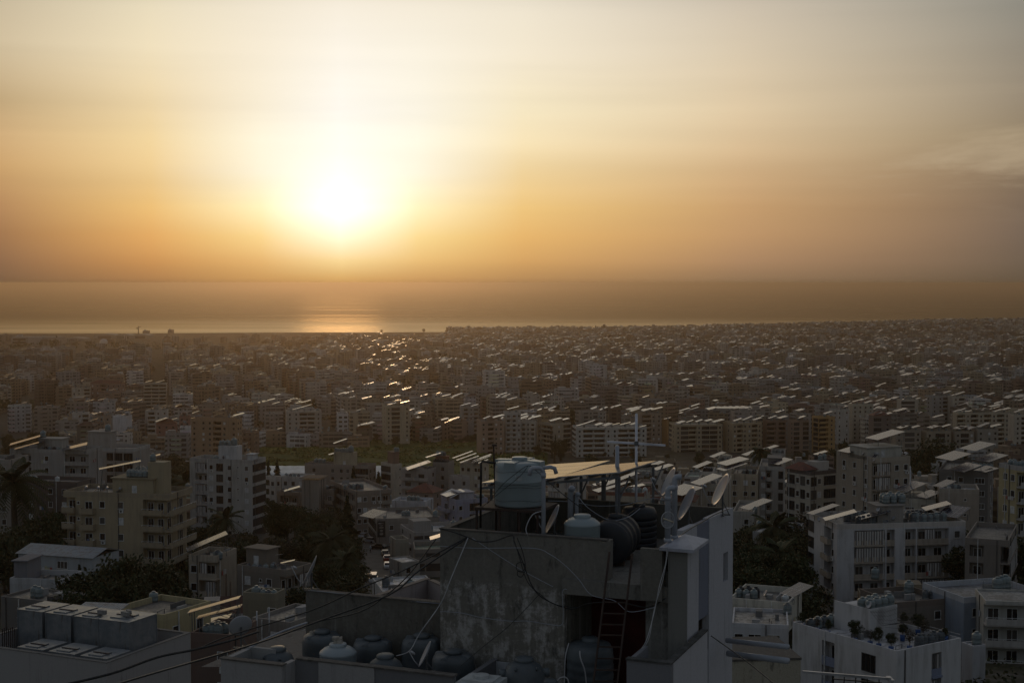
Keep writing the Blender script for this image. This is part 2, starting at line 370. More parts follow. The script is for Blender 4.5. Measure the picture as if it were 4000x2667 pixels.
def m_haze(t, b):
    v = t.a('ShaderNodeVolumePrincipled'); v.inputs['Color'].default_value = HAZE_C; v.inputs['Density'].default_value = HAZE_D; v.inputs['Anisotropy'].default_value = HAZE_G
    t.n.remove(b); t.l.new(v.outputs[0], t.n['Material Output'].inputs['Volume'])
tag(HZ.build('haze', mat('haze', m_haze)), kind='stuff')
SC.view_settings.view_transform = 'Standard'; SC.view_settings.look = 'None'; SC.view_settings.exposure = 0; SC.view_settings.gamma = 1
SC.render.engine = 'CYCLES'; cy = SC.cycles; cy.max_bounces = 5; cy.diffuse_bounces = 2; cy.glossy_bounces = 3; cy.transmission_bounces = 2; cy.volume_bounces = 0
cy.transparent_max_bounces = 6; cy.use_denoising = True; cy.caustics_reflective = False; cy.caustics_refractive = False; cy.sample_clamp_indirect = 4
# ---------------------------------------------------------------- terrain, sea
ys = [-80, -40, 0, 30, 60, 85, 110, 135, 160, 195, 230, 270, 300, 330, 365, 400, 440, 480, 520, 560, 600, 650, 700, 760, 820, 870, 920, 1000, 1100, 1200]
ys += list(range(1300, 4800, 90)); N = 60
T = MB(); ids = []
for y in ys:
    hw = .6 * max(y, 0) + 160; row = []
    for k in range(N + 1):
        x = hw * (2 * k / N - 1); row.append(T.p((x, y, gz(x, y))))
    ids.append(row)
for a, b in zip(ids, ids[1:]):
    for k in range(N): T.idx((a[k], a[k + 1], b[k + 1], b[k]))
tag(T.build('ground', GROUND, smooth=True), kind='structure')
S = MB(); S.poly([(-44000, 2600, 0), (44000, 2600, 0), (44000, 61500, 0), (-44000, 61500, 0)])
def m_sea(t, b):
    g = t.a('ShaderNodeNewGeometry').outputs['Position']
    n = t.noise(t.mapv(g, (.02, .035, .03)), 1., 8., .75); n2 = t.noise(t.mapv(g, (.0007, .003, .003)), 1., 3., .5)
    g1 = t.a('ShaderNodeBsdfGlossy'); spy = t.a('ShaderNodeSeparateXYZ'); t.put(spy.inputs[0], g); t.put(g1.inputs['Color'], t.mix(t.m('MULTIPLY', t.mr(spy.outputs[1], 6400., 4400.), t.mr(n2, .3, .7, .4, 1.)), SEA_C, (.75, .62, .42, 1))); t.put(g1.inputs['Roughness'], t.mr(n2, .35, .65, SEA_R, SEA_R + .1))  # shore glint painted in: reflection colour brightens towards the coast
    bp = t.a('ShaderNodeBump'); t.put(bp.inputs['Height'], n); bp.inputs['Strength'].default_value = .6; bp.inputs['Distance'].default_value = 1.5
    t.put(g1.inputs['Normal'], bp.outputs[0]); t.n.remove(b); t.l.new(g1.outputs[0], t.n['Material Output'].inputs[0])
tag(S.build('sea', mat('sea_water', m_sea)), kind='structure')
FD = MB(); fy = [700 + 22 * i for i in range(16)]; ids = []
for y in fy:
    x0, x1 = (880 - 2000) / F * y, (2140 - 2000) / F * y
    ids.append([FD.p((x0 + (x1 - x0) * k / 40, y, gz(x0 + (x1 - x0) * k / 40, y) + .45 + .35 * noise.noise(Vector((k * .9, y * .1, 3))))) for k in range(41)])
for a, b in zip(ids, ids[1:]):
    for k in range(40): FD.idx((a[k], a[k + 1], b[k + 1], b[k]))
tag(FD.build('field', FIELD, smooth=True), kind='structure')
# ---------------------------------------------------------------- prototypes
def face_T(face, s, Wl):   # returns (x, y, rot) on the face plane for distance s
    return (s, 0., 0.) if face == 'R' else (0., Wl - s, -math.pi / 2)
CACHE = {}
def win_mesh(kind, w, h, near):
    key = (kind, round(w, 2), round(h, 2), near)
    if key in CACHE: return CACHE[key]
    fr = DFRAME if kind == 'G' else FRAME
    if near:
        f = MB(); t_ = .07
        f.box(-w / 2, -w / 2 + t_, -.06, .002, 0, h); f.box(w / 2 - t_, w / 2, -.06, .002, 0, h)
        f.box(-w / 2 + t_, w / 2 - t_, -.06, .002, 0, t_); f.box(-w / 2 + t_, w / 2 - t_, -.06, .002, h - t_, h)
        nm = max(1, round(w / .8))
        for k in range(1, nm): x = -w / 2 + w * k / nm; f.box(x - .03, x + .03, -.055, .0, t_, h - t_)
        f.i = 1; f.col = (.5, .49, .46); f.box(-w / 2 - .08, w / 2 + .08, -.14, .001, -.08, 0)
        p = MB()
        if kind == 'S':
            p.box(-w / 2 + t_, w / 2 - t_, -.045, -.002, t_, h - t_)
        else: p.box(-w / 2 + t_, w / 2 - t_, -.02, -.002, t_, h - t_)
        r = (f.mesh('window', [fr, WALL]), p.mesh('pane', SHUT if kind == 'S' else GLASS))
    else:
        f = MB(); f.box(-w / 2, w / 2, -.03, .002, 0, h); f.i = 1; f.box(-w / 2 - .06, w / 2 + .06, -.12, .001, -.1, 0)
        if kind == 'G':
            f.i = 2; n = max(2, round(w / 1.2))
            for k in range(1, n): x = -w / 2 + w * k / n; f.box(x - .04, x + .04, -.05, -.03, 0, h)
        r = (f.mesh('window', [SHUT if kind == 'S' else GLASS, WALL, DFRAME]), None)
    CACHE[key] = r; return r
def put_window(par, kind, w, h, near, x, y, z, rot):
    a, b = win_mesh(kind, w, h, near)
    o = obj('window' if kind != 'S' else 'shuttered_window', a, par, (x, y, z), rot)
    if b: obj('pane' if kind != 'S' else 'shutter', b, o)
    return o
acm = MB(); acm.box(-.42, .42, -.34, -.02, 0, .6); acm.i = 1; acm.lathe([(.22, 0), (.22, .02)], 12, (0, -.34, .3), (0, -1, 0))
def ac_unit(par, x, y, z, rot):
    if 'ac' not in CACHE: CACHE['ac'] = acm.mesh('air_conditioner', [FRAME, DFRAME])
    obj('air_conditioner', CACHE['ac'], par, (x, y, z), rot)
def parse(s):
    out = []
    for tkn in s.split():
        k = tkn[0]; n = float(tkn[1:]) if len(tkn) > 1 else {'n': 1, 'w': 2.4, 'W': 3.4, 's': 1.4, 'S': 2.4, 'd': 3.2, 'B': 4, 'P': 4, 'C': 4, 'G': 4, 'K': 3.2, 'E': 4}[k]
        out.append((k, n))
    return out
BLD = {}
FOOT = []
def building(key, name, label, L, C, R, Y, yaw, top, lb, rb, col, fl=3.1, par=.9, nf=9, depth=12., trim=None, roofc=(.16, .15, .14), cat='building', base=None, seed=0, group=None, ac=.12, shut=.2, parapet=True, bcol=None):
    rn = random.Random(hash_s(key) + seed); th = math.radians(yaw)
    P0 = at(C, top, Y)
    def ln(sx, dx, dy):
        dd = ray(sx, top); k = dd.x / dd.y
        return (k * P0.y - P0.x) / (dx - k * dy)
    Wr = ln(R, math.cos(th), math.sin(th)) if R is not None else depth
    Wl = ln(L, -math.sin(th), math.cos(th)) if L is not None else depth
    if yaw > 60: Wr = min(max(Wr, depth * .7), depth * 1.5)
    if yaw < 18: Wl = min(max(Wl, depth * .7), depth * 1.5)
    if not (1 < Wr < 140 and 1 < Wl < 140): print('BAD', key, Wr, Wl); Wr = min(max(abs(Wr), 6), 60); Wl = min(max(abs(Wl), 6), 60)
    zt = P0.z; cx, cy = P0.x + .5 * (Wr * math.cos(th) - Wl * math.sin(th)), P0.y + .5 * (Wr * math.sin(th) + Wl * math.cos(th))
    zb = base if base is not None else min(gz(P0.x, P0.y), gz(cx, cy)) - 1.5
    Hh = zt - zb; Hr = Hh - (par if parapet else 0)
    near = Y < 460
    rt = root(name, label, cat, (P0.x, P0.y, zb), th, group)
    M = Matrix.Translation((P0.x, P0.y, zb)) @ Matrix.Rotation(th, 4, 'Z')
    BLD[key] = dict(M=M, Wr=Wr, Wl=Wl, Hr=Hr, H=Hh, root=rt, th=th, label=label)
    FOOT.append((cx, cy, max(Wr, Wl) * .5 + 3, M.inverted(), Wr, Wl))
    RB, LB = parse(rb), parse(lb)
    rec = 1.3 if near else 2.2
    rR = rec if any(k in 'BCKE' for k, n in RB) else 0.; rL = rec if any(k in 'BCKE' for k, n in LB) else 0.
    W = MB(); W.col = col
    W.box(rL, Wr, rR, Wl, 0, Hr)
    lf = [Hr - fl * k for k in range(1, nf + 1) if Hr - fl * k > -fl * .5]
    trim = trim or tuple(min(.8, v * 1.12) for v in col); bcol = bcol or trim
    def Tm(x, y, r): return Matrix.Translation((x, y, 0)) @ Matrix.Rotation(r, 4, 'Z')
    for face, bays, Wf, rc, oth in (('R', RB, Wr, rR, 0.), ('L', LB, Wl, rL, rR)):
        tot = sum(n for k, n in bays) or 1; s = 0.
        Wuse = Wf - (oth if face == 'L' else 0)      # left-to-right on L ends at the corner
        for bi, (k, n) in enumerate(bays):
            bw = Wuse * n / tot; s0, s1 = s, s + bw; s = s1; mid = (s0 + s1) / 2
            x, y, r = face_T(face, mid, Wl); TT = Tm(x, y, r)
            solid = k not in 'BCKE'
            if rc and solid:
                W.M = TT; W.box(-bw / 2, bw / 2, 0, rc, 0, Hr); W.M = None
            if rc and not solid:
                W.M = TT; W.box(-bw / 2, bw / 2, 0, rc, Hr - .3, Hr)
                if lf: W.box(-bw / 2, bw / 2, 0, rc, 0, max(.2, lf[-1]))
                W.M = None
            for fi, z in enumerate(lf):
                if not solid:
                    b = MB(TT); b.col = bcol
                    if z > .3: b.box(-bw / 2, bw / 2, -.22 if k == 'C' else -.02, rc, z - .25, z)
                    if k != 'K' or z > .3:
                        e = .7 if k == 'E' else 0.
                        if k == 'E': b.box(-bw / 2, bw / 2, -e, -.02, z - .2, z); b.box(-bw / 2, -bw / 2 + .12, -e, -.02, z, z + .9); b.box(bw / 2 - .12, bw / 2, -e, -.02, z, z + .9)
                        b.box(-bw / 2, bw / 2, -e - .1 if e else -.02, -e + .02 if e else .1, z, z + (.9 if k != 'K' else .35))
                    b.build('balcony', WALL, rt)
                    if k == 'E' and near:
                        g = MB(TT); g.bar((-bw / 2, -.74, z + 1.12), (bw / 2, -.74, z + 1.12), .06)
                        for q in range(int(bw / 1.2) + 2): xx = min(bw / 2 - .03, -bw / 2 + .03 + q * 1.2); g.bar((xx, -.74, z + .9), (xx, -.74, z + 1.1), .05)
                        g.build('railing', FRAME, rt)
                    nd = 1 if (bw < 3.5 or not near) else 2
                    for q in range(nd):
                        dx = -bw / 2 + bw * (q + .5) / nd; ww = min(1.6, bw / nd * .6) if near else bw * rn.uniform(.72, .96)
                        p = TT @ Vector((dx, rc, 0)); put_window(rt, 'D', ww, 2.1, near, p.x, p.y, z + .02, r)
                    if k == 'C' and rn.random() < .72:
                        cw = bw * rn.choice((.95, .55, .8, .35)); cx0 = -bw / 2 + (bw - cw) * rn.random()
                        c = MB(TT); c.col = (.5, .48, .46); nn = max(4, int(cw / .35))
                        for j in range(nn):
                            a0, a1 = cx0 + cw * j / nn, cx0 + cw * (j + 1) / nn; ya, yb = (.02, .16) if j % 2 else (.16, .02)
                            z1 = z + fl - .5; z0_ = z + (.1 if cw > bw * .5 else .9)
                            c.poly([(a0, ya - .12, z0_), (a1, yb - .12, z0_), (a1, yb - .12, z1), (a0, ya - .12, z1)], [(a0, 0), (a1, 0), (a1, 1), (a0, 1)])
                        c.build('curtain', STRIPE, rt)
                    continue
                if k == 'P':
                    b = MB(TT); b.col = bcol; e = 1.25
                    if z > .3:
                        b.box(-bw / 2 + .1, bw / 2 - .1, -e, 0.0, z - .2, z); b.box(-bw / 2 + .1, bw / 2 - .1, -e, -e + .12, z, z + .9)
                        b.box(-bw / 2 + .1, -bw / 2 + .22, -e + .12, 0, z, z + .9); b.box(bw / 2 - .22, bw / 2 - .1, -e + .12, 0, z, z + .9)
                        b.build('balcony', WALL, rt)
                    put_window(rt, 'D', min(2.2, bw * .5), 2.1, near, x, y, z + .02, r); continue
                if k == 'n' or z < -.5: continue
                ws = {'w': [(0, 1.15, 1.35, .9)], 'W': [(0, min(2.3, bw * .7), 1.4, .85)], 's': [(0, .6, .6, 1.5)], 'S': [(0, 1.2, 1.4, .9)],
                      'd': [(-bw * .23, 1.0, 1.35, .9), (bw * .23, 1.0, 1.35, .9)], 'G': [(0, bw - .35, 2.2, .5)]}[k]
                for dx, ww, hh, zz in ws:
                    kk = 'S' if (k == 'S' or (k in 'wd' and rn.random() < shut)) else ('G' if k == 'G' else 'w')
                    p = TT @ Vector((dx, 0, 0)); put_window(rt, kk, ww, hh, near, p.x, p.y, z + zz, r)
                    if k in 'wWd' and rn.random() < ac and near: q = TT @ Vector((dx + .2, 0, 0)); ac_unit(rt, q.x, q.y, z + zz - .75, r)
    if parapet:
        W.col = trim if trim else col
        W.box(0, Wr, 0, .2, Hr, Hh); W.box(0, Wr, Wl - .2, Wl, Hr, Hh); W.box(0, .2, .2, Wl - .2, Hr, Hh); W.box(Wr - .2, Wr, .2, Wl - .2, Hr, Hh)
    W.build('wall', WALL, rt)
    if near:
        for face, Wf in (('R', Wr), ('L', Wl)):
            if Wf < 5: continue
            for q in range(rn.choice((1, 1, 2))):
                s = rn.uniform(.04, .96) * (Wf - 1.6) + .2; x, y, r = face_T(face, s, Wl); b = MB(Tm(x, y, r)); b.bar((0, -.07, 0), (0, -.07, Hh - .1), .11); b.build('drain_pipe', FRAME if rn.random() < .4 else DFRAME, rt)
        for q in range(rn.choice((2, 3, 4, 5)) if parapet and min(Wr, Wl) > 5 else 0):
            b = MB(); b.col = tuple(rn.uniform(.08, .4) for _ in range(1)) * 3; x = rn.uniform(.6, Wr - 2.4); y = rn.uniform(.6, Wl - 2.2); z = Hr + .05; kk = rn.random()
            if kk < .45: b.box(x, x + rn.uniform(.5, 1.8), y, y + rn.uniform(.4, 1.2), z, z + rn.uniform(.3, 1.)); b.build('roof_box', WALL, rt)
            elif kk < .75: b.box(x, x + rn.uniform(1.5, min(5, Wr - x - .4) if Wr - x > 2.5 else 1.6), y, y + .15, z, z + rn.uniform(.5, 1.2)); b.build('low_wall', WALL, rt)
            else: b.tube([(x, y, z), (x, y, z + .5), (x + 1.4, y + .3, z + .5), (x + 1.4, y + .3, z)], .05, 5); b.build('roof_pipe', STEEL, rt)
        for (face, bays, Wf) in (('R', RB, Wr), ('L', LB, Wl)):
            if Wf > 6 and lf and rn.random() < .7:
                z = rn.choice(lf[:3]); s = rn.uniform(.2, .8) * Wf; x, y, r = face_T(face, s, Wl); b = MB(Tm(x, y, r))
                for q in range(rn.choice((2, 3, 4))): b.col = rn.choice(((.5, .5, .5), (.35, .1, .09), (.1, .16, .3), (.45, .42, .3), (.55, .55, .55))); xx = q * .55 - 1; b.box(xx, xx + .45, -.2, -.16, z + .3, z + rn.uniform(.9, 1.3))
                b.build('laundry', WALL, rt)
    rf = MB(); rf.col = roofc; rf.box(.21, Wr - .21, .21, Wl - .21, Hr + .003, Hr + .05); rf.build('roof', ROOF, rt)
    return rt
def hash_s(s):
    h = 7
    for c in s: h = (h * 31 + ord(c)) % 1000003
    return h
def local(key, x, y, z=0.): return BLD[key]['M'] @ Vector((x, y, BLD[key]['Hr'] + .05 + z))
def rpos(key, sx, fy):
    """local roof point that shows at source column sx, at the fraction fy of the depth behind the front face"""
    b = BLD[key]; sw = b['th'] > math.radians(55); best = None
    for i in range(121):
        if sw: x, y = fy * b['Wr'], b['Wl'] * i / 120
        else: x, y = b['Wr'] * i / 120, fy * b['Wl']
        p = local(key, x, y); q = 2000 + F * p.x / (p.y * CP - (p.z - H) * SP)
        if best is None or abs(q - sx) < best[0]: best = (abs(q - sx), x, y)
    return best[1], best[2]
def penthouse(key, sx0, sx1, f0, f1, h, col, win='', name='stair_tower', slab=True):
    b = BLD[key]; sw = b['th'] > math.radians(55); xa, ya = rpos(key, sx0, f0); xb, yb = rpos(key, sx1, f0)
    if sw: x0, x1 = f0 * b['Wr'], f1 * b['Wr']; y0, y1 = min(ya, yb), max(ya, yb)
    else: x0, x1 = min(xa, xb), max(xa, xb); y0, y1 = f0 * b['Wl'], f1 * b['Wl']
    if x1 - x0 < 1.5: x1 = x0 + 2
    if y1 - y0 < 1.5: y1 = y0 + 2
    z = b['Hr'] + .05
    W = MB(); W.col = col; W.box(x0, x1, y0, y1, z, z + h)
    if slab: W.col = tuple(v * .85 for v in col); W.box(x0 - .3, x1 + .3, y0 - .3, y1 + .3, z + h, z + h + .2)
    o = W.build(name, WALL, b['root'])
    if win:
        dm = MB()
        if sw: ym = y0 + (y1 - y0) * .4; dm.box(x0 - .04, x0 + .01, ym, ym + 1., z, z + 2.1)
        else: xm = x0 + (x1 - x0) * .4; dm.box(xm, xm + 1., y0 - .04, y0 + .01, z, z + 2.1)
        dm.build('door', SHUT, b['root'])
    return (x0, x1, y0, y1, h + .2)
# water tanks
def tank_proto(m, m2, ribs, nm='water_tank', d=1.1, h=1.35):
    r = d / 2; pr = [(r, 0)]
    for k in range(ribs): z0 = h * .72 * (k + .6) / ribs; pr += [(r, z0 - .03), (r * 1.035, z0), (r, z0 + .03)]
    pr += [(r, h * .74), (r * .97, h * .8), (r * .8, h * .9), (r * .42, h * .95)]
    a = MB().lathe(pr, 14).mesh(nm, m, True)
    l = MB().lathe([(r * .42, h * .95), (r * .45, h * .97), (r * .45, h * 1.04), (r * .3, h * 1.07)], 12).mesh('lid', m2, True)
    return a, l
TP = {'g': tank_proto(TANKG, TANKG, 2), 'b': tank_proto(TANKB, TANKB, 4), 'w': tank_proto(TANKW, TANKW, 2), 'd': tank_proto(TANKD, TANKD, 3)}
PANELS = []; TANKS = []
CN = {'g': 'grey', 'b': 'black', 'w': 'white', 'd': 'dark'}
TREQ = []; PREQ = []
def tank(p, k='g', sc=1., label='', group=None): TREQ.append((sc / max(5., (Vector(p) - Vector((0, 0, H))).length), (tuple(p), k, sc, label, group)))
def tank_now(p, k='g', sc=1., label='', group=None):
    a, l = TP[k]; o = obj('water_tank', a, None, p, RN.random() * 6, (sc, sc, sc * RN.uniform(.9, 1.1)))
    obj('lid', l, o); tag(o, label or 'water tank', 'water tank', group or 'rooftop water tanks'); TANKS.append(o); return o
def tanks(key, sx0, sx1, f, n, k='g', sc=1., z=0., rows=1, where=''):
    b = BLD[key]; w = where or SHORT[key]
    for i in range(n):
        sx = sx0 + (sx1 - sx0) * (i // rows + .5) / max(1, (n + rows - 1) // rows); x, y = rpos(key, sx, f)
        if BLD[key]['th'] > math.radians(55): x += (i % rows) * 1.4
        else: y += (i % rows) * 1.4
        kk = k[i % len(k)]
        tank(local(key, x, y, z), kk, sc * RN.uniform(.92, 1.08), '%s water tank %s' % (CN[kk], 'on the ' + w), 'water tanks on the ' + w)
def panel_meshes(w, l, legs=True, name='solar_collector'):
    """panel rising towards +x: w along y, l along the slope"""
    key = ('pan', w, l)
    if key in CACHE: return CACHE[key]
    a = math.radians(15); cx, sx_ = math.cos(a), math.sin(a)
    M = Matrix.Translation((-l * cx / 2, 0, .35)) @ Matrix.Rotation(-a, 4, 'Y')
    p = MB(M); p.i = 1; p.box(0, l, -w / 2, w / 2, -.04, -.003); p.i = 0
    p.poly([(.0, -w / 2, 0), (l, -w / 2, 0), (l, w / 2, 0), (0, w / 2, 0)], [(w, 0), (w, l), (0, l), (0, 0)])
    pm = p.mesh(name, [PANEL, ALU])
    f = MB(); n = max(2, int(w / 3) + 1)
    for k in range(n):
        y = -w / 2 + .2 + (w - .4) * k / (n - 1)
        zl, zh = .35 + .2 * sx_, .35 + (l - .2) * sx_; xl, xh = -l * cx / 2 + .2, l * cx / 2 - .2
        f.bar((xl, y, 0), (xl, y, zl), .07); f.bar((xh, y, 0), (xh, y, zh), .07); f.bar((xl, y, zl - .06), (xh, y, zh - .06), .06)
        f.bar((xh, y, .05), (xl + (xh - xl) * .45, y, zl + (zh - zl) * .4), .05)
    fm = f.mesh('support_frame', STEEL); CACHE[key] = (pm, fm); return CACHE[key]
def panel(p, w, l, rz=0., tilt=0., label='', group=None, lift=0.): PREQ.append((math.sqrt(w * l) / max(5., (Vector(p) - Vector((0, 0, H))).length), (tuple(p), w, l, rz, tilt, label, group, lift)))
def panel_now(p, w, l, rz=0., tilt=0., label='', group=None, lift=0.):
    rz = rz + (.24 if p[0] > 5 else (.17 if p[1] > 180 else .08)); pm, fm = panel_meshes(w, l); o = obj('solar_collector', pm, None, (p[0], p[1], p[2] + lift), (0, tilt, rz)); obj('support_frame', fm, o)
    if lift > .3:
        if ('post', lift) not in CACHE: CACHE[('post', lift)] = MB().bar((0, 0, -lift), (0, 0, .2), .09).mesh('post', STEEL)
        for sx_ in (-1, 1):
            for sy_ in (-1, 1): obj('post', CACHE[('post', lift)], o, (sx_ * l * .4, sy_ * w * .4, 0))
    tag(o, label, 'solar panel', group); PANELS.append(o); return o
def panels(key, lst, where=''):
    w_ = where or SHORT[key]
    for i, q in enumerate(lst):
        sx, f, w, l = q[:4]; lift = q[4] if len(q) > 4 else 1.2; rz = q[5] if len(q) > 5 else RN.uniform(-.25, .25); ti = q[6] if len(q) > 6 else RN.uniform(-.05, .05)
        x, y = rpos(key, sx, f)
        panel(local(key, x, y), w, l, rz, ti, '%ssolar panels on the %s' % (('', 'second row of ', 'third row of ', 'fourth row of ', 'fifth row of ', 'sixth row of ')[min(i, 5)], w_), 'solar panels on the ' + w_, lift)
def dish_mesh(d=1.1):
    key = ('dish', d)
    if key in CACHE: return CACHE[key]
    r = d / 2; n = 28; dep = .085 * d
    pr = [(r * k / 8, dep * (k / 8) ** 2) for k in range(9)]; back = [(q[0], q[1] - .012) for q in pr]
    a = MB().lathe([(.001, 0)] + pr[1:] + back[::-1][:-1] + [(.001, -.012)], n, close=True)
    arm = MB(); arm.tube([(0, -r * .95, dep), (0, -r * .75, dep + .22 * d), (0, -.12, .62 * d)], .016, 6); arm.lathe([(.03, 0), (.045, .05), (.045, .12), (.02, .16)], 8, (0, -.1, .58 * d), (0, -.2, -1))
    CACHE[key] = (a.mesh('reflector', DISH, True), arm.mesh('feed_arm', ALU, True)); return CACHE[key]
def dish(p, az_, el_, d=1.1, label='', mast=.8, group=None, base_rot=0.):
    """az_: compass heading the dish faces (0 = away from the camera, + = to the right), degrees"""
    a, arm = dish_mesh(d); rt = root('satellite_dish', label, 'satellite dish', p, 0., group)
    h = Vector((math.sin(math.radians(az_)) * math.cos(math.radians(el_)), math.cos(math.radians(az_)) * math.cos(math.radians(el_)), math.sin(math.radians(el_))))
    q = h.to_track_quat('Z', 'Y'); c = Vector((0, 0, mast))
    o = obj('reflector', a, rt, c); o.rotation_euler = q.to_euler(); o2 = obj('feed_arm', arm, rt, c); o2.rotation_euler = q.to_euler()
    m = MB(); m.tube([(0, 0, 0), (0, 0, mast - .1)], .03, 8); m.bar(Vector((0, 0, mast - .15)), c - h * .02, .06); m.bar((-.25, 0, .02), (.25, 0, .02), .05); m.bar((0, -.25, .02), (0, .25, .02), .05)
    m.tube([(.22, 0, .02), (0, 0, mast * .6)], .018, 5)
    m.build('mast', STEEL, rt); return rt
def dishes(key, lst, where=''):
    w_ = where or SHORT[key]
    for i, (sx, f, d, z) in enumerate(lst):
        x, y = rpos(key, sx, f); dish(local(key, x, y, z), -100 + RN.uniform(-25, 10), 35, d, 'satellite dish on the ' + w_, .5, 'satellite dishes on the ' + w_)
def heater(p, rz, label, group=None):
    rt = root('solar_water_heater', label, 'solar water heater', p, rz, group)
    M = Matrix.Translation((0, 0, .1)) @ Matrix.Rotation(-math.radians(40), 4, 'Y')
    c = MB(M); c.box(0, 1.9, -.6, .6, 0, .08); c.build('collector', PANEL, rt)
    b = MB(); b.lathe([(.02, -.75), (.24, -.74), (.26, -.6), (.26, .6), (.24, .74), (.02, .75)], 14, (1.55, 0, 1.5), (0, 1, 0)); b.build('cylinder', ALU, rt, True)
    s = MB()
    for y in (-.5, .5): s.bar((1.6, y, 0), (1.55, y, 1.3), .05); s.bar((.1, y, .03), (1.6, y, .03), .04)
    s.build('stand', STEEL, rt)
def antenna(p, h, label, group=None):
    rt = root('tv_antenna', label, 'antenna', p, RN.uniform(-.6, .6), group)
    m = MB(); m.tube([(0, 0, 0), (0, 0, h)], .03, 6); m.build('mast', STEEL, rt)
    b = MB(); b.bar((-.7, 0, h - .1), (.7, 0, h - .1), .03)
    for k in range(6): b.bar((-.6 + .24 * k, -.35 + .03 * k, h - .1), (-.6 + .24 * k, .35 - .03 * k, h - .1), .015)
    b.build('boom', ALU, rt)
# ---------------------------------------------------------------- buildings placed one by one
SHORT = {}
WH = (.54, .53, .53); OW = (.46, .43, .39); BE = (.4, .33, .24); LB_ = (.45, .4, .33); GR = (.33, .31, .29); BR = (.2, .165, .135); DK = (.14, .125, .11); PU = (.3, .3, .38); OR = (.42, .24, .1); YE = (.5, .42, .24)
WR = (.5, .5, .52)
def bl(key, short, label, L, C, R, Y, yaw, top, lb, rb, col, **k):
    SHORT[key] = short; return building(key, k.pop('name', 'apartment_building'), label, L, C, R, Y, yaw, top, lb, rb, col, **k)
# left side
bl('lg', 'wide grey block with long panels', 'wide grey apartment block with three long panels on its roof beside the taupe block', 38, 338, 341, 372, 82, 1757, 'w B2 n2 w n2.5 B4.5', 'n', GR, nf=7, depth=14)
penthouse('lg', 150, 243, .3, .7, 3.2, (.38, .36, .33)); panels('lg', [(98, .2, 5, 8, 1.6, .1), (118, .03, 3, 8, .6, .1), (292, .05, 6.5, 6.5, .5, .1)])
tanks('lg', 155, 235, .22, 5, 'gb'); tanks('lg', 245, 275, .6, 3, 'gg'); tanks('lg', 160, 180, .5, 1, 'g', 1.4, 3.4)
bl('mg', 'taupe block with square roof tower', 'taupe apartment block with a blank side and a square roof tower', 339, 520, 527, 395, 80, 1752, 'n5 G2 G2.4 G2.6', 'n', (.34, .31, .28), nf=6, depth=16, trim=(.42, .4, .38))
penthouse('mg', 344, 432, .05, .4, 5.2, (.36, .33, .3)); tanks('mg', 405, 440, .2, 1, 'g', 1.6, 5.4)
bl('db', 'dark brown house under the palm', 'dark brown house with a little tiled shelter on the roof beside the palm', 72, 300, 318, 330, 76, 1882, 'n w n w w n', 'w', (.12, .1, .09), nf=4, depth=12)
tanks('db', 105, 145, .3, 2, 'gg', 1.2); tanks('db', 210, 240, .5, 1, 'w')
bl('fl', 'grey block cut by the picture edge', 'plain grey block at the very edge in front of the palm', -90, 40, 46, 335, 84, 1795, 'n w w', 'n', (.3, .27, .24), nf=6, depth=14)
bl('bg', 'beige block with rounded balconies', 'large sand beige apartment block with a stack of corner balconies', 247, 660, 705, 270, 78, 1930, 'E2 s1 P2.4 w2 n1 w2 n2.6 E3.2', 'E4', (.36, .295, .2), nf=6, depth=15, trim=(.33, .27, .19), ac=.3)
penthouse('bg', 440, 600, .12, .8, 3.4, (.36, .3, .2), win='d'); penthouse('bg', 578, 640, .2, .5, 6.6, (.36, .3, .2), slab=False)
tanks('bg', 500, 575, .2, 10, 'g', .95, 3.7, 2); tanks('bg', 520, 640, .6, 14, 'g', .9, 3.7, 2); tanks('bg', 590, 606, .3, 1, 'g', 1.1, 6.7)
for i, sx in enumerate((305, 352, 385, 438)):
    x, y = rpos('bg', sx, .06); heater(local('bg', x, y), .2, ['first', 'second', 'third', 'fourth'][i] + ' tilted solar water heater from the beige parapet corner', 'solar water heaters on the beige block')
panels('bg', [(465, .45, 2.2, 8, 4.2, .15, .1)])
bl('wl', 'pale block with white roof room', 'pale worn apartment block with a white rooftop room and awning', 741, 985, 1033, 400, 73, 1797, 'n1 C2 w1.6 G1.4 w2 s1 w2', 'G4', (.44, .42, .39), nf=7, depth=12, trim=(.4, .38, .36))
penthouse('wl', 853, 925, .2, .6, 4.4, WH, win='d', slab=False); tanks('wl', 855, 905, .3, 5, 'g', 1., 4.5, 2); tanks('wl', 905, 925, .45, 1, 'g', 1.5, 4.5); tanks('wl', 835, 850, .2, 2, 'g')
penthouse('wl', 966, 1018, .08, .4, 2.3, (.55, .56, .58), name='canopy_room')
# row behind the trees, in front of the field
bl('r1', 'brown block with panels and a cream roof room', 'brown apartment block with a cream roof room below two bright panels', 1190, 1440, 1468, 540, 76, 1818, 'n1 w n2 w d G', 'w w', (.26, .22, .19), nf=4)
penthouse('r1', 1303, 1380, .2, .7, 5.4, (.42, .36, .26), win='d', slab=False); tanks('r1', 1310, 1362, .25, 6, 'g', 1.1, 5.5); tanks('r1', 1364, 1380, .3, 1, 'g', 2., 5.5); tanks('r1', 1225, 1270, .4, 6, 'g', 1.1, 1., 2)
panels('r1', [(1330, .35, 2.6, 5.4, 8.6, .1, -.05), (1297, .1, 2.4, 2.6, 4.4, .1)])
bl('r2', 'slim cream block', 'slim cream block with laundry beside the greenhouse strips', 1488, 1540, 1570, 540, 40, 1812, 'G3 n1', 'n1 s1', (.45, .4, .33), nf=6, depth=9); penthouse('r2', 1535, 1560, .2, .6, 5, (.25, .16, .12)); tanks('r2', 1540, 1560, .3, 2, 'g', 1.2, 5.2)
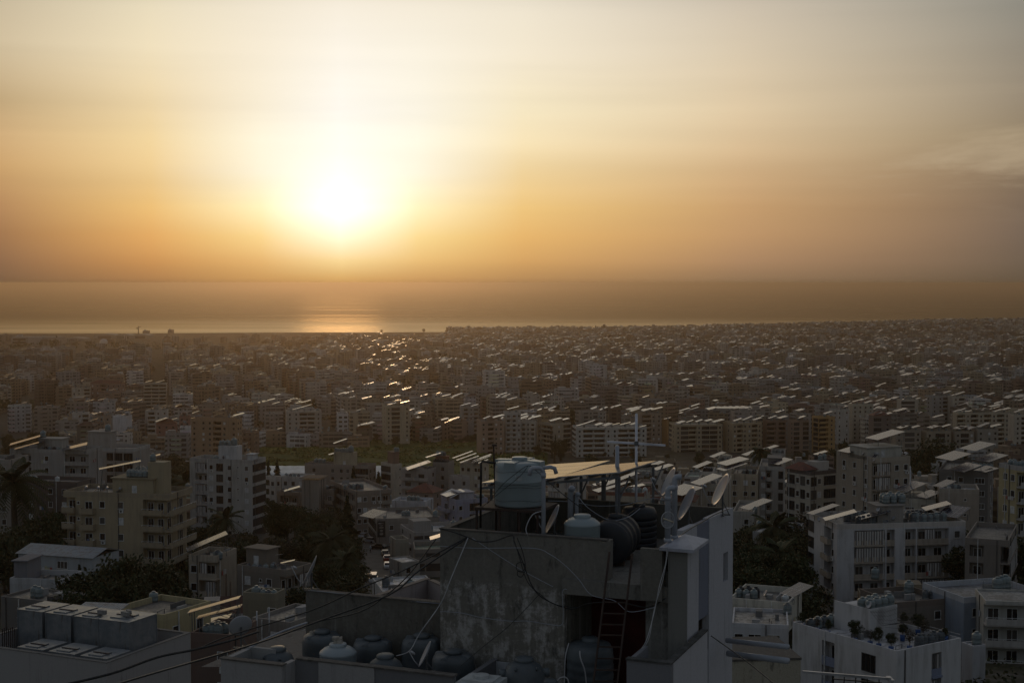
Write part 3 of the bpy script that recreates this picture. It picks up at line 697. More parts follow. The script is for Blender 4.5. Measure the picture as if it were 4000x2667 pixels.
bl('r3', 'grey block with concrete balconies', 'grey block with stacked concrete balconies and sloping roof sheet', 1568, 1672, 1692, 500, 68, 1832, 'P3 P3', 'w', (.33, .3, .28), nf=5)
panels('r3', [(1632, .2, 6, 9, .4, .1)]); tanks('r3', 1655, 1680, .6, 2, 'g')
bl('r4', 'tall bare concrete tower', 'narrow bare concrete block taller than its grey neighbours', 1690, 1750, 1758, 505, 74, 1806, 'n w', 'n', (.25, .225, .2), nf=5, depth=10, shut=0); tanks('r4', 1695, 1752, .2, 5, 'b', 1.4); tanks('r4', 1705, 1740, .7, 4, 'gd', 1.2, 2.6); penthouse('r4', 1702, 1745, .5, .9, 2.4, (.25, .12, .08))
panels('r4', [(1668, .1, 2.4, 5.6, 2.2, .1)])
bl('r5', 'low grey house below the bright panels', 'low grey house with a plain parapet beside the concrete tower', 1756, 1800, 1835, 495, 40, 1862, 'w n', 'w n', (.36, .33, .31), nf=3, depth=9)
bl('r6', 'cream block with four bright panels', 'cream block carrying long bright golden panels next to the big tank', 1797, 1880, 1906, 560, 70, 1812, 'w w n d', 'w', (.42, .38, .31), nf=6)
panels('r6', [(1808, .1, 2.2, 8.5, 2.8, .1, -.05), (1822, .1, 2.2, 8.5, 2., .1, -.05), (1834, .02, 2.2, 8, 1.2, .1, -.05), (1888, .1, 2.2, 8, 2., .1, -.05), (1898, .02, 2.2, 8, 1.4, .1, -.05), (1912, .0, 2.2, 6, .6, .1, -.05)]); tanks('r6', 1840, 1860, .3, 3, 'g', 1.3, 1.)
bl('r7', 'white stepped house', 'white stepped house just behind the pale worn block', 1034, 1076, 1098, 480, 60, 1862, 'B2 w', 'w', OW, nf=5, depth=10); bl('r8', 'white roofed house', 'low house with a bright white roof and small tanks', 1100, 1190, 1206, 470, 74, 1862, 'w w w', 'w', (.4, .38, .36), nf=3, roofc=(.7, .7, .72)); tanks('r8', 1110, 1175, .4, 4, 'gd')
# middle row
bl('m1', 'brown house with white balcony', 'brown house with a white balcony against the plain tower', 1082, 1172, 1182, 422, 76, 1922, 'n1 C5 n1', 'n', (.22, .18, .15), nf=4, bcol=OW); tanks('m1', 1100, 1130, .5, 2, 'd'); panels('m1', [(1140, .3, 3, 5, .5, .1)])
bl('m2', 'plain concrete tower', 'plain windowless taupe tower with a flat sheet on top', 1178, 1245, 1254, 412, 78, 1875, 'n', 'n', (.3, .265, .23), nf=2, depth=9, parapet=False)
bl('m3', 'narrow house beside the tower', 'narrow brown house squeezed between tower and gallery block', 1252, 1305, 1314, 416, 78, 1912, 'w P', 'n', (.25, .21, .18), nf=4); tanks('m3', 1256, 1280, .5, 3, 'g', 1.2)
bl('m4', 'corner block with galleries', 'brown corner block with long open galleries on two floors', 1290, 1392, 1530, 400, 24, 1918, 'B3 B3 B3', 'w w n1 w w B4', (.24, .2, .17), nf=4, bcol=(.3, .26, .22)); tanks('m4', 1340, 1420, .4, 5, 'gd', 1.2); tanks('m4', 1495, 1520, .2, 2, 'g')
bl('m5', 'shop block with dark menu board', 'two storey corner shop block with a tall dark menu board', 1406, 1470, 1716, 370, 13, 2026, 'n1 G4 G4', 'n2.4 w n.6 n2 w s1 s1 d', (.25, .225, .2), nf=2, shut=0, name='shop_building'); tanks('m5', 1570, 1600, .5, 3, 'g'); panels('m5', [(1455, .35, 6, 5, .3, .6)])
bl('m6', 'white terrace house', 'white terraced house with a metal ladder behind the shop block', 1530, 1662, 1684, 440, 76, 1958, 'n3 w2', 'n', (.5, .5, .52), nf=3, roofc=WR, name='house'); tanks('m6', 1590, 1640, .3, 3, 'g', 1.3, .4)
bl('m7', 'house under the red hip roof', 'house with a faded red hip roof behind the white terrace', 1590, 1690, 1715, 470, 70, 1925, 'w w', 'w', (.26, .2, .17), nf=3, name='house', parapet=False)
bl('m8', 'purple grey block', 'purple grey apartment block with a sloped white sheet on top', 1724, 1782, 1905, 405, 26, 1952, 'P2 w1', 'w n G3 n2', PU, nf=6, trim=(.34, .34, .42), shut=.1); penthouse('m8', 1795, 1850, .3, .8, 2.2, (.4, .4, .46)); panels('m8', [(1770, .6, 5, 6, .8, .2)]); tanks('m8', 1860, 1890, .3, 3, 'gd')
# lower centre
bl('c1', 'curtained house', 'brown house with torn white curtains down its side', 926, 1118, 1183, 232, 62, 2226, 'n1 w n1 s1 w n1', 'C4 C4', (.2, .175, .15), nf=3, depth=10); penthouse('c1', 957, 1043, .35, .8, 3.2, (.2, .17, .14), win='d'); tanks('c1', 1060, 1080, .3, 1, 'g'); tanks('c1', 960, 1050, .12, 4, 'dg', .8); panels('c1', [(1110, .25, 1.2, 3.6, .9)])
bl('c2', 'little square roof block', 'small square olive block with three tanks on top', 948, 1074, 1093, 172, 76, 2318, 'n3 n1 w1', 'n', (.2, .185, .14), nf=1, depth=4.5, name='house', base=108); tanks('c2', 990, 1012, .4, 1, 'g'); tanks('c2', 1020, 1080, .4, 3, 'gd', .8)
bl('c3', 'low house with cracked flat roof', 'low house with a cracked flat roof and a lit window frame', 985, 1135, 1205, 150, 62, 2430, 'n2 w2 n1', 'w w', (.24, .22, .2), nf=2, depth=11, par=.4, roofc=(.16, .145, .13), name='house')
bl('c4', 'house with striped awnings', 'narrow house with striped orange awnings below one long panel', 737, 845, 866, 240, 75, 2170, 'w1.4 C2.4', 'n', (.36, .31, .25), nf=3, depth=11, name='house'); panels('c4', [(812, .3, 3.4, 7.2, 1.6, .15, -.1)]); tanks('c4', 840, 862, .2, 3, 'gd')
bl('c5', 'yellow house', 'low yellow house with a bare grey roof and two tanks', 440, 640, 682, 152, 62, 2400, 'n3 w2', 'w w', (.4, .34, .2), nf=1, depth=11, name='house', roofc=(.17, .15, .13), par=.7); tanks('c5', 470, 500, .85, 1, 'g', .9); tanks('c5', 520, 545, .85, 1, 'g', .8)
bl('c6', 'yellow shed under blue sheet', 'small yellow annex with a bluish sheet roof', 293, 440, 452, 150, 80, 2402, 'n', 'n', (.4, .34, .2), nf=1, depth=4, name='house', parapet=False)
bl('c7', 'dark house with corrugated awning', 'dark grey house with a corrugated awning on its wall', 4, 220, 276, 190, 66, 2352, 'n W n2', 'n w', (.16, .15, .14), nf=2, name='house', depth=9, roofc=(.2, .18, .16), par=.4); tanks('c7', 130, 160, .4, 2, 'g', 1.1)
bl('c8', 'white house with patio', 'white house with a walled roof patio beside the dark conifer', 38, 245, 254, 222, 82, 2262, 'n2 n1 w W n', 'n', (.42, .42, .43), nf=2, name='house', depth=10); penthouse('c8', 42, 105, .2, .9, 3.2, (.2, .2, .22))
bl('c9', 'long blue grey shed', 'long shed with a blue grey sheet roof below the beige block', 72, 360, 392, 252, 72, 2180, 'n5 W2 n3', 'n', (.36, .38, .4), nf=1, name='shed', depth=12, parapet=False)
bl('c10', 'grey roofed house by the road', 'low house with a pale patched roof beside the parked cars', 1520, 1570, 1640, 300, 30, 2196, 'n', 'w n', (.3, .28, .25), nf=1, name='house', depth=8, par=.3, roofc=(.55, .55, .57))
bl('c11', 'garage house', 'square beige house with a red and white roof patch above the road', 1523, 1545, 1597, 335, 20, 2106, 'n', 'n2 n2', (.3, .27, .22), nf=1, name='house', depth=6); tanks('c11', 1620, 1700, .6, 6, 'g', 1., -2.4, 2)
bl('c12', 'house with white flat roof', 'low white roofed house in front of the road with one tall tank', 1455, 1500, 1720, 212, 14, 2318, 'n1 n1', 'n w n w n', (.4, .4, .4), nf=1, name='house', depth=9, par=.3, roofc=(.6, .6, .62)); tanks('c12', 1598, 1608, .2, 1, 'g', 1.3); tanks('c12', 1500, 1515, .5, 1, 'd', 1.1); tanks('c12', 1520, 1560, .06, 2, 'w', .6)
bl('c13', 'low brown house by the wide dish', 'low brown house carrying two staggered orange panels beside the wide open dish', 745, 900, 925, 140, 76, 2478, 'n3 w2', 'n', (.14, .095, .08), nf=2, name='house', depth=9, base=103)
tanks('c13', 800, 860, .3, 6, 'g', 1., 0, 2); panels('c13', [(838, .5, 1.5, 5.4, 2., -.05), (856, .3, 1.5, 4.6, 1.7, -.05)])
# right side
bl('s1', 'cream house under red coping', 'cream house with a red brick coping right behind the dishes', 2500, 2700, 2730, 370, 76, 1985, 'n4 w1 n2', 'n', (.34, .3, .25), nf=3, trim=(.25, .1, .07), depth=12); tanks('s1', 2530, 2690, .6, 7, 'gb', 1.1); tanks('s1', 2640, 2670, .3, 2, 'g')
bl('s2', 'cream house with single tilted panel', 'cream house with a single wide panel and a small tile awning', 2718, 2842, 2858, 362, 78, 1892, 'n W n', 'n', (.38, .34, .28), nf=4); panels('s2', [(2760, .1, 5.5, 7, .6, .1)])
bl('s3', 'house with red pavilion', 'house roof with an open pavilion under a red tile cap', 2610, 2712, 2725, 352, 78, 1960, 'n', 'n', (.3, .26, .22), nf=1, depth=8); panels('s3', [(2668, .3, 8, 7, 2.2, .3)])
bl('s4', 'beige stepped block', 'beige stepped block with many small windows below long panels', 2855, 2958, 2968, 392, 78, 1852, 'w n w w', 'n', (.38, .32, .24), nf=7, ac=.2); panels('s4', [(2828, .2, 5, 7.5, 1.2, .1), (2862, .4, 6, 7.5, 2.2, .1)]); tanks('s4', 2900, 2950, .3, 4, 'gb')
bl('s5', 'grey block with orange shutters', 'grey apartment block with a column of small orange shutters', 2966, 3062, 3076, 400, 78, 1822, 'n.6 S1 B1.6 n1.6 G1.6', 'n', (.36, .335, .31), nf=7); penthouse('s5', 3000, 3050, .3, .7, 2.4, (.2, .19, .18)); panels('s5', [(3052, .2, 5, 5, 1., .1)])
bl('s6', 'brown glazed block', 'brown and cream block with curved glazed bays and a red roof', 3074, 3166, 3266, 328, 32, 1842, 'G3 w1.6 G2 w1.6', 'G2 w1.4 n.5 G4', (.42, .38, .32), nf=6, trim=(.1, .085, .08), bcol=(.1, .085, .08), roofc=(.65, .66, .7), ac=.3, depth=18); penthouse('s6', 3190, 3262, .3, .7, 2.6, OW, slab=False); tanks('s6', 3195, 3265, .5, 7, 'gb', .9, 2.7, 2)
bl('s7', 'tall tan block', 'tall tan block with a wide panel above its white roof room', 3267, 3420, 3556, 310, 22, 1788, 'n1.4 w n w n1.2 w n.6', 'C4 n.4 w w', (.34, .295, .24), nf=8, ac=.5, bcol=(.28, .235, .19), shut=.1)
penthouse('s7', 3372, 3520, .2, .65, 2.6, (.45, .43, .38), win='d'); panels('s7', [(3335, .7, 4.5, 6, .7, .1), (3455, .4, 5, 7.5, 3.8, .1)]); tanks('s7', 3520, 3548, .3, 3, 'g', 1.5)
x, y = rpos('s7', 3370, .12); heater(local('s7', x, y), .3, 'pair of blue solar water heater panels on the tall tan block')
dishes('s7', [(3360, .3, 1., 1.), (3388, .3, 1., 1.), (3402, .02, .9, 0), (3415, .3, .9, 1.)])
bl('s8', 'dark block with framed panels', 'low dark block carrying large panels on tall frames', 3668, 3860, 3900, 345, 68, 1840, 'n w w n W', 'w', (.15, .14, .13), nf=4, depth=14); panels('s8', [(3722, .25, 7, 6, 2.6, .1), (3816, .75, 6.5, 6.5, 4, .1), (3771, .02, 6, 5.5, .5, .1), (3890, .5, 6, 6, 2., .1), (3840, .1, 3, 4, .3), (3886, .05, 3, 4, .3)]); tanks('s8', 3780, 3880, .35, 7, 'g', 1.3)
bl('s9', 'yellow striped block', 'yellow block banded in grey at the far edge with closed curtains', 3902, 3990, 4120, 272, 20, 1822, 'n w w', 'C3 w w C3', (.4, .34, .2), nf=7, trim=(.36, .35, .34), shut=.4); tanks('s9', 3960, 4000, .4, 5, 'g', 1., .3, 2)
bl('s10', 'square taupe house', 'square taupe house with one slit window and a terrace awning', 3670, 3826, 3845, 292, 76, 1912, 'n3 s1 n1.4', 'n', (.34, .3, .26), nf=4, depth=12, roofc=(.5, .5, .5)); tanks('s10', 3700, 3750, .3, 4, 'gd'); panels('s10', [(3690, .6, 3, 4, .4)])
bl('s11', 'cream terrace house', 'cream terrace house with two small sloped awning sheets', 3528, 3655, 3674, 296, 74, 1950, 'W n G', 'n', (.42, .39, .33), nf=3, depth=10); panels('s11', [(3558, .3, 4.5, 5, 2.2, .1), (3625, .1, 4, 4, 1., .1)])
bl('s12', 'tall white block', 'tall white block with striped curtains and a row of balconies', 3158, 3270, 3772, 258, 9, 2048, 'G1.4 n2.2 E1.6 w.6', 'n2.6 C4.6 n.3 B1.2 n1.6 B1.6 n.2 C4.8 w2.6', (.53, .52, .53), nf=5, bcol=(.4, .34, .28), shut=0, depth=12, trim=(.52, .48, .45), roofc=(.2, .2, .2))
penthouse('s12', 3430, 3530, .15, .45, 3.6, (.3, .28, .26)); tanks('s12', 3445, 3535, .3, 6, 'g', 1.3, 3.8, 2)
panels('s12', [(3212, .75, 2.2, 6.4, .8, .2), (3282, .2, 3.4, 6, 1., -.3), (3408, .2, 3.4, 6, 1., -.2), (3732, .35, 4.6, 5, .9, .5), (3655, .6, 4, 5, 1.4, -.3)])
tanks('s12', 3305, 3400, .55, 7, 'dg', 1.3); tanks('s12', 3345, 3420, .2, 4, 'd', 1.3); tanks('s12', 3560, 3690, .3, 10, 'dg', 1.3, 0, 1); tanks('s12', 3540, 3640, .6, 6, 'db', 1.2)
dishes('s12', [(3428, .14, .9, 2.6), (3436, .14, .9, 2.4), (3466, .12, .9, 2.), (3490, .12, .8, 1.), (3456, .1, .9, .4), (3465, .1, .9, .3), (3172, .6, .9, 0)])
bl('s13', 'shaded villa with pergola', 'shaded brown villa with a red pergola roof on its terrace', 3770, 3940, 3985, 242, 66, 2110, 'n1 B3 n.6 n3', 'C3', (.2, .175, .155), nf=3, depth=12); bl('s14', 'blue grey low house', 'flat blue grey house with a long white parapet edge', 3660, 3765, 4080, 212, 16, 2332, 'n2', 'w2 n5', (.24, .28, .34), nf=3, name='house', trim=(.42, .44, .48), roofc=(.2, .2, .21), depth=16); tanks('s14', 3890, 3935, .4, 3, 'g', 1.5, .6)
bl('s15', 'old stone house', 'old brown stone house with a dark flat roof and red parapet', 3360, 3500, 3700, 214, 18, 2352, 'n w', 'n2 n2 w', (.19, .165, .145), nf=2, name='house', trim=(.17, .14, .12), roofc=(.15, .135, .125), depth=14); tanks('s15', 3540, 3560, .8, 1, 'g', 1.5); tanks('s15', 3600, 3680, .4, 3, 'dw')
bl('s16', 'round fronted white house', 'low white house with a rounded corner by the palm trees', 2862, 2945, 2966, 330, 76, 1998, 'n w', 'n', (.36, .34, .31), nf=2, name='house'); panels('s16', [(3000, .4, 4, 7, .4, .2)]); tanks('s16', 2990, 3010, .2, 3, 'g')
bl('s17', 'low white house behind palms', 'long low white house half hidden by the two palms', 2940, 3100, 3140, 300, 70, 2085, 'n w n w n', 'n', (.4, .4, .41), nf=2, name='house', par=.4, roofc=(.45, .45, .46)); tanks('s17', 2950, 3130, .5, 8, 'gd')
bl('s18', 'white house with ladder', 'white roof house with tanks and a wall ladder next to the chimney tower', 2850, 3080, 3132, 196, 68, 2352, 'n6 n2', 'n', (.5, .48, .42), nf=1, name='house', depth=7, base=101.5); tanks('s18', 2870, 2960, .4, 6, 'gb', 1., 0, 2); tanks('s18', 3060, 3075, .3, 1, 'w', .9); dishes('s18', [(3085, .2, .8, 0), (3100, .3, .8, 0), (2990, .5, .9, .3)]); panels('s18', [(3140, .6, 3, 4, .6, .3)])
bl('s19', 'white block below the ladder house', 'white block with barred windows below the ladder house', 2860, 3080, 3100, 182, 80, 2440, 'w W W n', 'n', (.5, .5, .52), nf=3, depth=13, roofc=(.3, .29, .28), par=.5)
tanks('s19', 3120, 3190, .9, 5, 'gd', 1.)
bl('s20', 'white block with planted roof terrace', 'white block with a planted roof terrace and blue plant tubs', 3095, 3502, 3754, 165, 33, 2541, 'n2.4 B1 n2 G1.2 n.8', 'n4.2 C1.2 n2.4', (.56, .55, .55), nf=4, trim=(.58, .57, .58), bcol=(.22, .25, .34), roofc=(.5, .5, .52), shut=0)
bl('s21', 'block with long slab balconies', 'block with long curved slab balconies running past the picture edge', 3826, 3850, 4300, 205, -8, 2345, 'n', 'E6 E6 E6', (.4, .39, .36), nf=4, bcol=(.42, .4, .38), shut=0, roofc=(.25, .25, .25), par=.3)
bl('s22', 'low house with shiny roof', 'low house with a shiny white roof between terrace block and slab balconies', 3756, 3800, 3850, 186, 20, 2522, 'n', 'n', (.4, .4, .42), nf=2, name='house', roofc=(.6, .62, .66), par=.25); tanks('s22', 3805, 3825, .5, 1, 'g', 1.1)
# centre right behind the rooftop
bl('t1', 'cream house with red coping', 'long cream house with a dark red coping under the golden panels', 2335, 2515, 2540, 345, 76, 1925, 'n4', 'n', (.4, .35, .28), nf=2, trim=(.2, .08, .06)); tanks('t1', 2400, 2530, .4, 6, 'gw', 1.1); panels('t1', [(2388, .2, 4, 9, .5, .1), (2420, .6, 3, 10, 1.6, .1)])
bl('t2', 'white flats with laundry', 'white flats with hanging laundry behind the raised panel frame', 2140, 2250, 2290, 420, 66, 1868, 'C2 n1 C2', 'w', OW, nf=5)
for i, (a, b, Y, tp, c, lab) in enumerate([(2555, 2610, 480, 1838, OW, 'small white house with two short panels near the antenna pole'), (2585, 2660, 440, 1852, GR, 'grey house with black tanks behind the leftmost dish'),
        (2740, 2795, 470, 1842, OW, 'white cube house with a stack of black tanks'), (2800, 2860, 560, 1800, LB_, 'pale block with many tanks beyond the long panels'), (2930, 3010, 520, 1795, OW, 'white rooftop cluster beside the slim palm'), (3010, 3075, 600, 1770, GR, 'grey block crowned with grey tanks near the slim palm')]):
    k = 'u%d' % i; bl(k, lab.split(' ', 1)[0] + ' ' + ' '.join(lab.split()[1:4]), lab, a, b - 10, b, Y, 78, tp, 'w n w', 'n', c, nf=4, name='house'); tanks(k, a + 8, b - 12, .3, 4, 'b' if i in (1, 2) else 'gd', 1.2); panels(k, [(a - 6, .3, 4, 6, 1.6, .1)])
# big blocks beyond the field
for row in [
 ('a0', 'white block with curved balconies', 2034, 2092, 2098, 935, 80, 1644, 'P w P', 'n', OW, {}), ('a1', 'beige block on stilts', 2100, 2149, 2230, 930, 38, 1655, 'w B2 B2 B2', 'w n w n G', (.4, .34, .26), {}),
 ('a2', 'widest white block', 2230, 2252, 2526, 905, 6, 1670, 'B3', 'w B4.2 B4.2 w w B4.2 B4.2 w', (.5, .48, .44), {}), ('a3', 'brown block with arched top', 2490, 2510, 2584, 985, 12, 1614, 'n', 'B4 w w', (.3, .24, .19), {}),
 ('a4', 'orange end wall block', 2586, 2606, 2612, 990, 60, 1636, 'n', 'n', OR, {}), ('a5', 'long tan block with glazed bays', 2612, 2640, 2822, 940, 8, 1658, 'B2 w', 'w G4 B4 w G4 G4 w', (.4, .33, .23), {}), ('a6', 'ochre block in pairs', 2826, 2862, 2976, 935, 14, 1652, 'n w', 'w B3 w w B3 w', (.38, .3, .2), {}),
 ('a7', 'hall with a roof full of panels', 2760, 2790, 2936, 1100, 12, 1606, 'n', 'w w w w w w w', (.36, .31, .25), {}), ('a8', 'brown block beside ochre pair', 2980, 2998, 3074, 940, 10, 1642, 'n', 'B3 n B3', (.24, .16, .12), {}), ('a9', 'rust brown block', 3076, 3100, 3160, 930, 16, 1642, 'n2 w', 'G2 n G2', (.28, .2, .15), {}),
 ('b0', 'orange block by the cypress', 3172, 3204, 3262, 925, 20, 1628, 'n G', 'B3 w', (.42, .26, .11), {}), ('b1', 'white slim block', 3238, 3270, 3318, 1000, 30, 1600, 'w w', 'w n w', OW, {}), ('b2', 'cream block with dark top floor', 3322, 3330, 3412, 1020, 8, 1578, 'n', 'w w w w', (.44, .39, .31), {}),
 ('b3', 'dark framed block with arched gable', 3402, 3412, 3480, 880, 6, 1624, 'n', 'G3 n1 w', (.16, .13, .12), {}), ('b4', 'block with banded curved front', 3508, 3520, 3588, 1050, 6, 1560, 'n', 'G4 n1', LB_, {}), ('b5', 'tall grey pair of blocks', 3612, 3640, 3712, 1080, 20, 1546, 'B2 w', 'w w B3', GR, {}), ('b6', 'tall pale slab', 3712, 3722, 3776, 1075, 10, 1548, 'n', 'w B3', LB_, {}),
 ('b7', 'long cream block with stepped roof', 3722, 3742, 3946, 950, 6, 1612, 'n', 'B3 w B3 w B3 w B3 w', (.44, .38, .29), {}), ('b8', 'small tan block one', 3480, 3500, 3598, 790, 8, 1680, 'n', 'w n G w', (.3, .26, .21), {}), ('b9', 'small tan block two', 3608, 3620, 3716, 790, 8, 1684, 'n', 'w n G w', (.3, .26, .2), {}), ('d0', 'small tan block three', 3722, 3732, 3806, 790, 8, 1684, 'n', 'w G w', (.29, .25, .2), {}), ('d1', 'small grey tan block', 3812, 3820, 3900, 790, 8, 1676, 'n', 'w n w w', (.3, .27, .23), {}),
 ('d2', 'pale block at the right rim', 3950, 3962, 4090, 900, 8, 1620, 'n', 'w B3 w B3', LB_, {}),
 ('e0', 'white windowless tower', 440, 492, 503, 980, 76, 1624, 'n3', 'n', (.6, .6, .62), {}), ('e1', 'brick brown block with paired windows', 746, 925, 938, 800, 80, 1637, 'w n w w B3 w n w', 'w w', (.33, .22, .14), {}), ('e2', 'white block beneath a golden panel', 1085, 1120, 1256, 1000, 12, 1606, 'w', 'w w B3 B3 w', (.4, .37, .33), {}),
 ('e3', 'white block with dark windows', 1312, 1320, 1360, 1000, 10, 1616, 'n', 'W W', WH, {}), ('e4', 'tall cream block by the wood', 1484, 1508, 1600, 990, 14, 1585, 'n w', 'w G n2 w', (.42, .36, .27), {}), ('e5', 'pink brown block', 1862, 1880, 1966, 920, 12, 1644, 'n', 'w n B3 w w', (.34, .24, .19), {}), ('e6', 'white balcony block beside pink brown one', 1966, 1974, 2034, 930, 8, 1610, 'n', 'P P w', (.45, .43, .41), {}),
 ('e7', 'low white block by the field edge', 1565, 1580, 1655, 1040, 8, 1612, 'n', 'w w w w', LB_, {}), ('e8', 'tall block with corner loggias', 1795, 1802, 1870, 1050, 8, 1588, 'n', 'n B2 w B2', GR, {}),
 ('e9', 'tall dark red roofed block', 352, 472, 482, 1260, 78, 1498, 'w w B3 w w w', 'w', (.27, .18, .15), {}), ('f0', 'banded pale block', 553, 560, 648, 1240, 6, 1496, 'n', 'B3 B3 B3', LB_, {}), ('f1', 'cream slab with rows of windows', 268, 280, 350, 1250, 8, 1514, 'n', 'w w n B3', LB_, {}), ('f2', 'cream tower with windows in pairs', 662, 675, 726, 1240, 14, 1518, 'n', 'w w w', (.42, .38, .32), {}), ('f3', 'stepped tower with balcony side', 778, 798, 848, 1240, 14, 1500, 'P', 'w w', OW, {}),
 ('f4', 'white low block at wood edge', 270, 282, 345, 1000, 10, 1612, 'n', 'w w B3', OW, {}), ('f5', 'brown house cluster', 350, 362, 430, 1000, 10, 1625, 'n', 'w w w', (.28, .23, .19), {}), ('f6', 'white terraced flats', 565, 575, 655, 1010, 10, 1602, 'n', 'B3 w w', OW, {}), ('f7', 'brick red flats', 600, 610, 690, 960, 10, 1655, 'n', 'w w w', (.26, .13, .11), {}), ('f8', 'dark red low flats', 690, 700, 742, 980, 10, 1625, 'n', 'w w', (.25, .14, .12), {}),
 ]:
    k, sh, L, C, R, Y, yaw, top, lb, rb, c, kw = row
    bl(k, sh, sh + (' in the row beyond the green field' if Y > 850 else ' in the row before the big blocks'), L, C, R, Y, yaw, top, lb, rb, c, nf=9 if Y < 1100 else 8, par=1., shut=.1, **kw)
    wpx = R - C; n = max(1, int(wpx / 34))
    pl = []
    for i in range(n):
        pl.append((C + wpx * (i + .5) / n, RN.uniform(.1, .6), RN.choice((3, 4, 6)), RN.choice((5, 6, 8)), RN.uniform(.8, 2.6), RN.uniform(-.3, .3)))
    if k == 'a7': pl = [(2775 + 24 * i, .3, 10, 8, 1.8, .1, .08) for i in range(7)]
    if k == 'e2': pl = [(1180, .15, 3, 14, 1.5, .1)]
    panels(k, pl); tanks(k, C + 5, R - 5, .5, min(5, n + 1), 'g', 1.3, .2)
    if RN.random() < .6: penthouse(k, C + wpx * .3, C + wpx * .6, .45, .8, 3, tuple(v * .9 for v in c))
# ---------------------------------------------------------------- trees
def leafy(rn, pts_fn, n, size, name, m, shade=True):
    b = MB()
    for _ in range(n):
        c, tint = pts_fn(rn); a = Vector((rn.gauss(0, 1), rn.gauss(0, 1), rn.gauss(0, 1))).normalized(); e = a.orthogonal().normalized(); g = a.cross(e)
        s = size * rn.uniform(.6, 1.3); b.col = (tint, tint, tint)
        b.poly([c - e * s, c - g * s * .6, c + e * s, c + g * s * .6])
    return b.mesh(name, m)
def broad(seed, h=8., r=3.6, m=LEAF, n=2600, size=.23):
    rn = random.Random(seed); bl_ = []
    for _ in range(22):
        a = rn.random() * 6.283; d = r * math.sqrt(rn.random()) * .75; z = h * rn.uniform(.38, .93); k = 1 - abs(z / h - .6) * 1.1
        bl_.append((Vector((math.cos(a) * d * k, math.sin(a) * d * k, z)), r * rn.uniform(.22, .42), rn.uniform(0, 1)))
    def f(rn):
        c, q, t_ = rn.choice(bl_); v = Vector((rn.gauss(0, 1), rn.gauss(0, 1), rn.gauss(0, .8))).normalized() * q * rn.uniform(.55, 1.1); return c + v, min(1, max(0, t_ * .7 + rn.uniform(-.1, .35)))
    cr = leafy(rn, f, n, size, 'crown', m)
    t_ = MB(); t_.tube([(0, 0, -1), (.1, 0, h * .3), (0, .1, h * .7)], .22, 7, .07)
    for c, q, _ in bl_[:7]: t_.tube([(0, 0, h * .3), (c * .5 + Vector((0, 0, h * .15))), c], .09, 5, .03)
    return cr, t_.mesh('trunk', BARK)
def conif(seed, h=12., r=3.4, n=1900, size=.32, p=1.):
    rn = random.Random(seed)
    def f(rn):
        z = 1 - rn.random() ** .7; lay = .75 + .25 * math.sin(z * 40); rr = r * (1 - z) ** p * lay * (rn.random() ** .4) * (1.15 if rn.random() < .2 else 1); a = rn.random() * 6.283
        return Vector((math.cos(a) * rr, math.sin(a) * rr, h * (.06 + .94 * z) - rr * .15)), rn.random()
    t_ = MB(); t_.tube([(0, 0, -1), (0, 0, h * .92)], .22, 6, .03)
    return leafy(rn, f, n, size, 'crown', NEEDLE), t_.mesh('trunk', BARK)
def palm(seed, h=7., fl=3.4):
    rn = random.Random(seed); b = MB()
    for k in range(46):
        a = rn.random() * 6.283; up = rn.uniform(-.9, 1.3); L = fl * rn.uniform(.8, 1.1); pts = []; q = rn.random(); b.col = (q, q, q)
        for j in range(7):
            s = j / 6; pts.append(Vector((math.cos(a) * L * s * math.cos(up * .8), math.sin(a) * L * s * math.cos(up * .8), h + L * s * math.sin(up * .8) - 1.5 * s * s * (1.1 - .3 * up))))
        sd_ = Vector((-math.sin(a), math.cos(a), 0))
        for j in range(6):
            for u in range(3):
                c = pts[j].lerp(pts[j + 1], u / 3); d = (pts[j + 1] - pts[j]).normalized(); ww = .55 * math.sin(math.pi * (j + u / 3 + .8) / 7.2)
                for sg in (-1, 1): b.poly([c, c + d * .12, c + sd_ * sg * ww + d * .3 - Vector((0, 0, .22)), c + sd_ * sg * ww * .9 + d * .18 - Vector((0, 0, .22))])
    t_ = MB(); t_.tube([(0, 0, -1), (.15, 0, h * .5), (0, 0, h + .1)], .3, 8, .2)
    return b.mesh('crown', LEAF), t_.mesh('trunk', BARK)
TR = {'b0': broad(1), 'b1': broad(2, 7.5, 4.2), 'b2': broad(3, 9, 3.3), 'b3': broad(4, 8, 3.6, DRY, 900, .22), 'c': conif(5), 'y': conif(6, 10, 1.1, 900, .25, .6), 'p': palm(7), 'q': palm(8, 11, 2.1)}
TNM = {'b': 'tree', 'c': 'conifer', 'y': 'cypress', 'p': 'palm_tree', 'q': 'palm_tree'}
TC = [0]
def tree(k, p, sc=1., label='', group=None):
    cr, tk = TR[k]; rt = root(TNM[k[0]], label, {'b': 'tree', 'c': 'conifer', 'y': 'cypress', 'p': 'palm tree', 'q': 'palm tree'}[k[0]], p, RN.random() * 6.28, group)
    rt.scale = (sc * RN.uniform(.9, 1.1), sc * RN.uniform(.9, 1.1), sc * RN.uniform(.88, 1.12)); obj('crown', cr, rt); obj('trunk', tk, rt); TC[0] += 1; return rt
def hit(sx, sy):
    lo = 20.; Y = 20.
    while Y < 6000:
        p = at(sx, sy, Y)
        if p.z < gz(p.x, p.y): break
        Y *= 1.01
    return Y
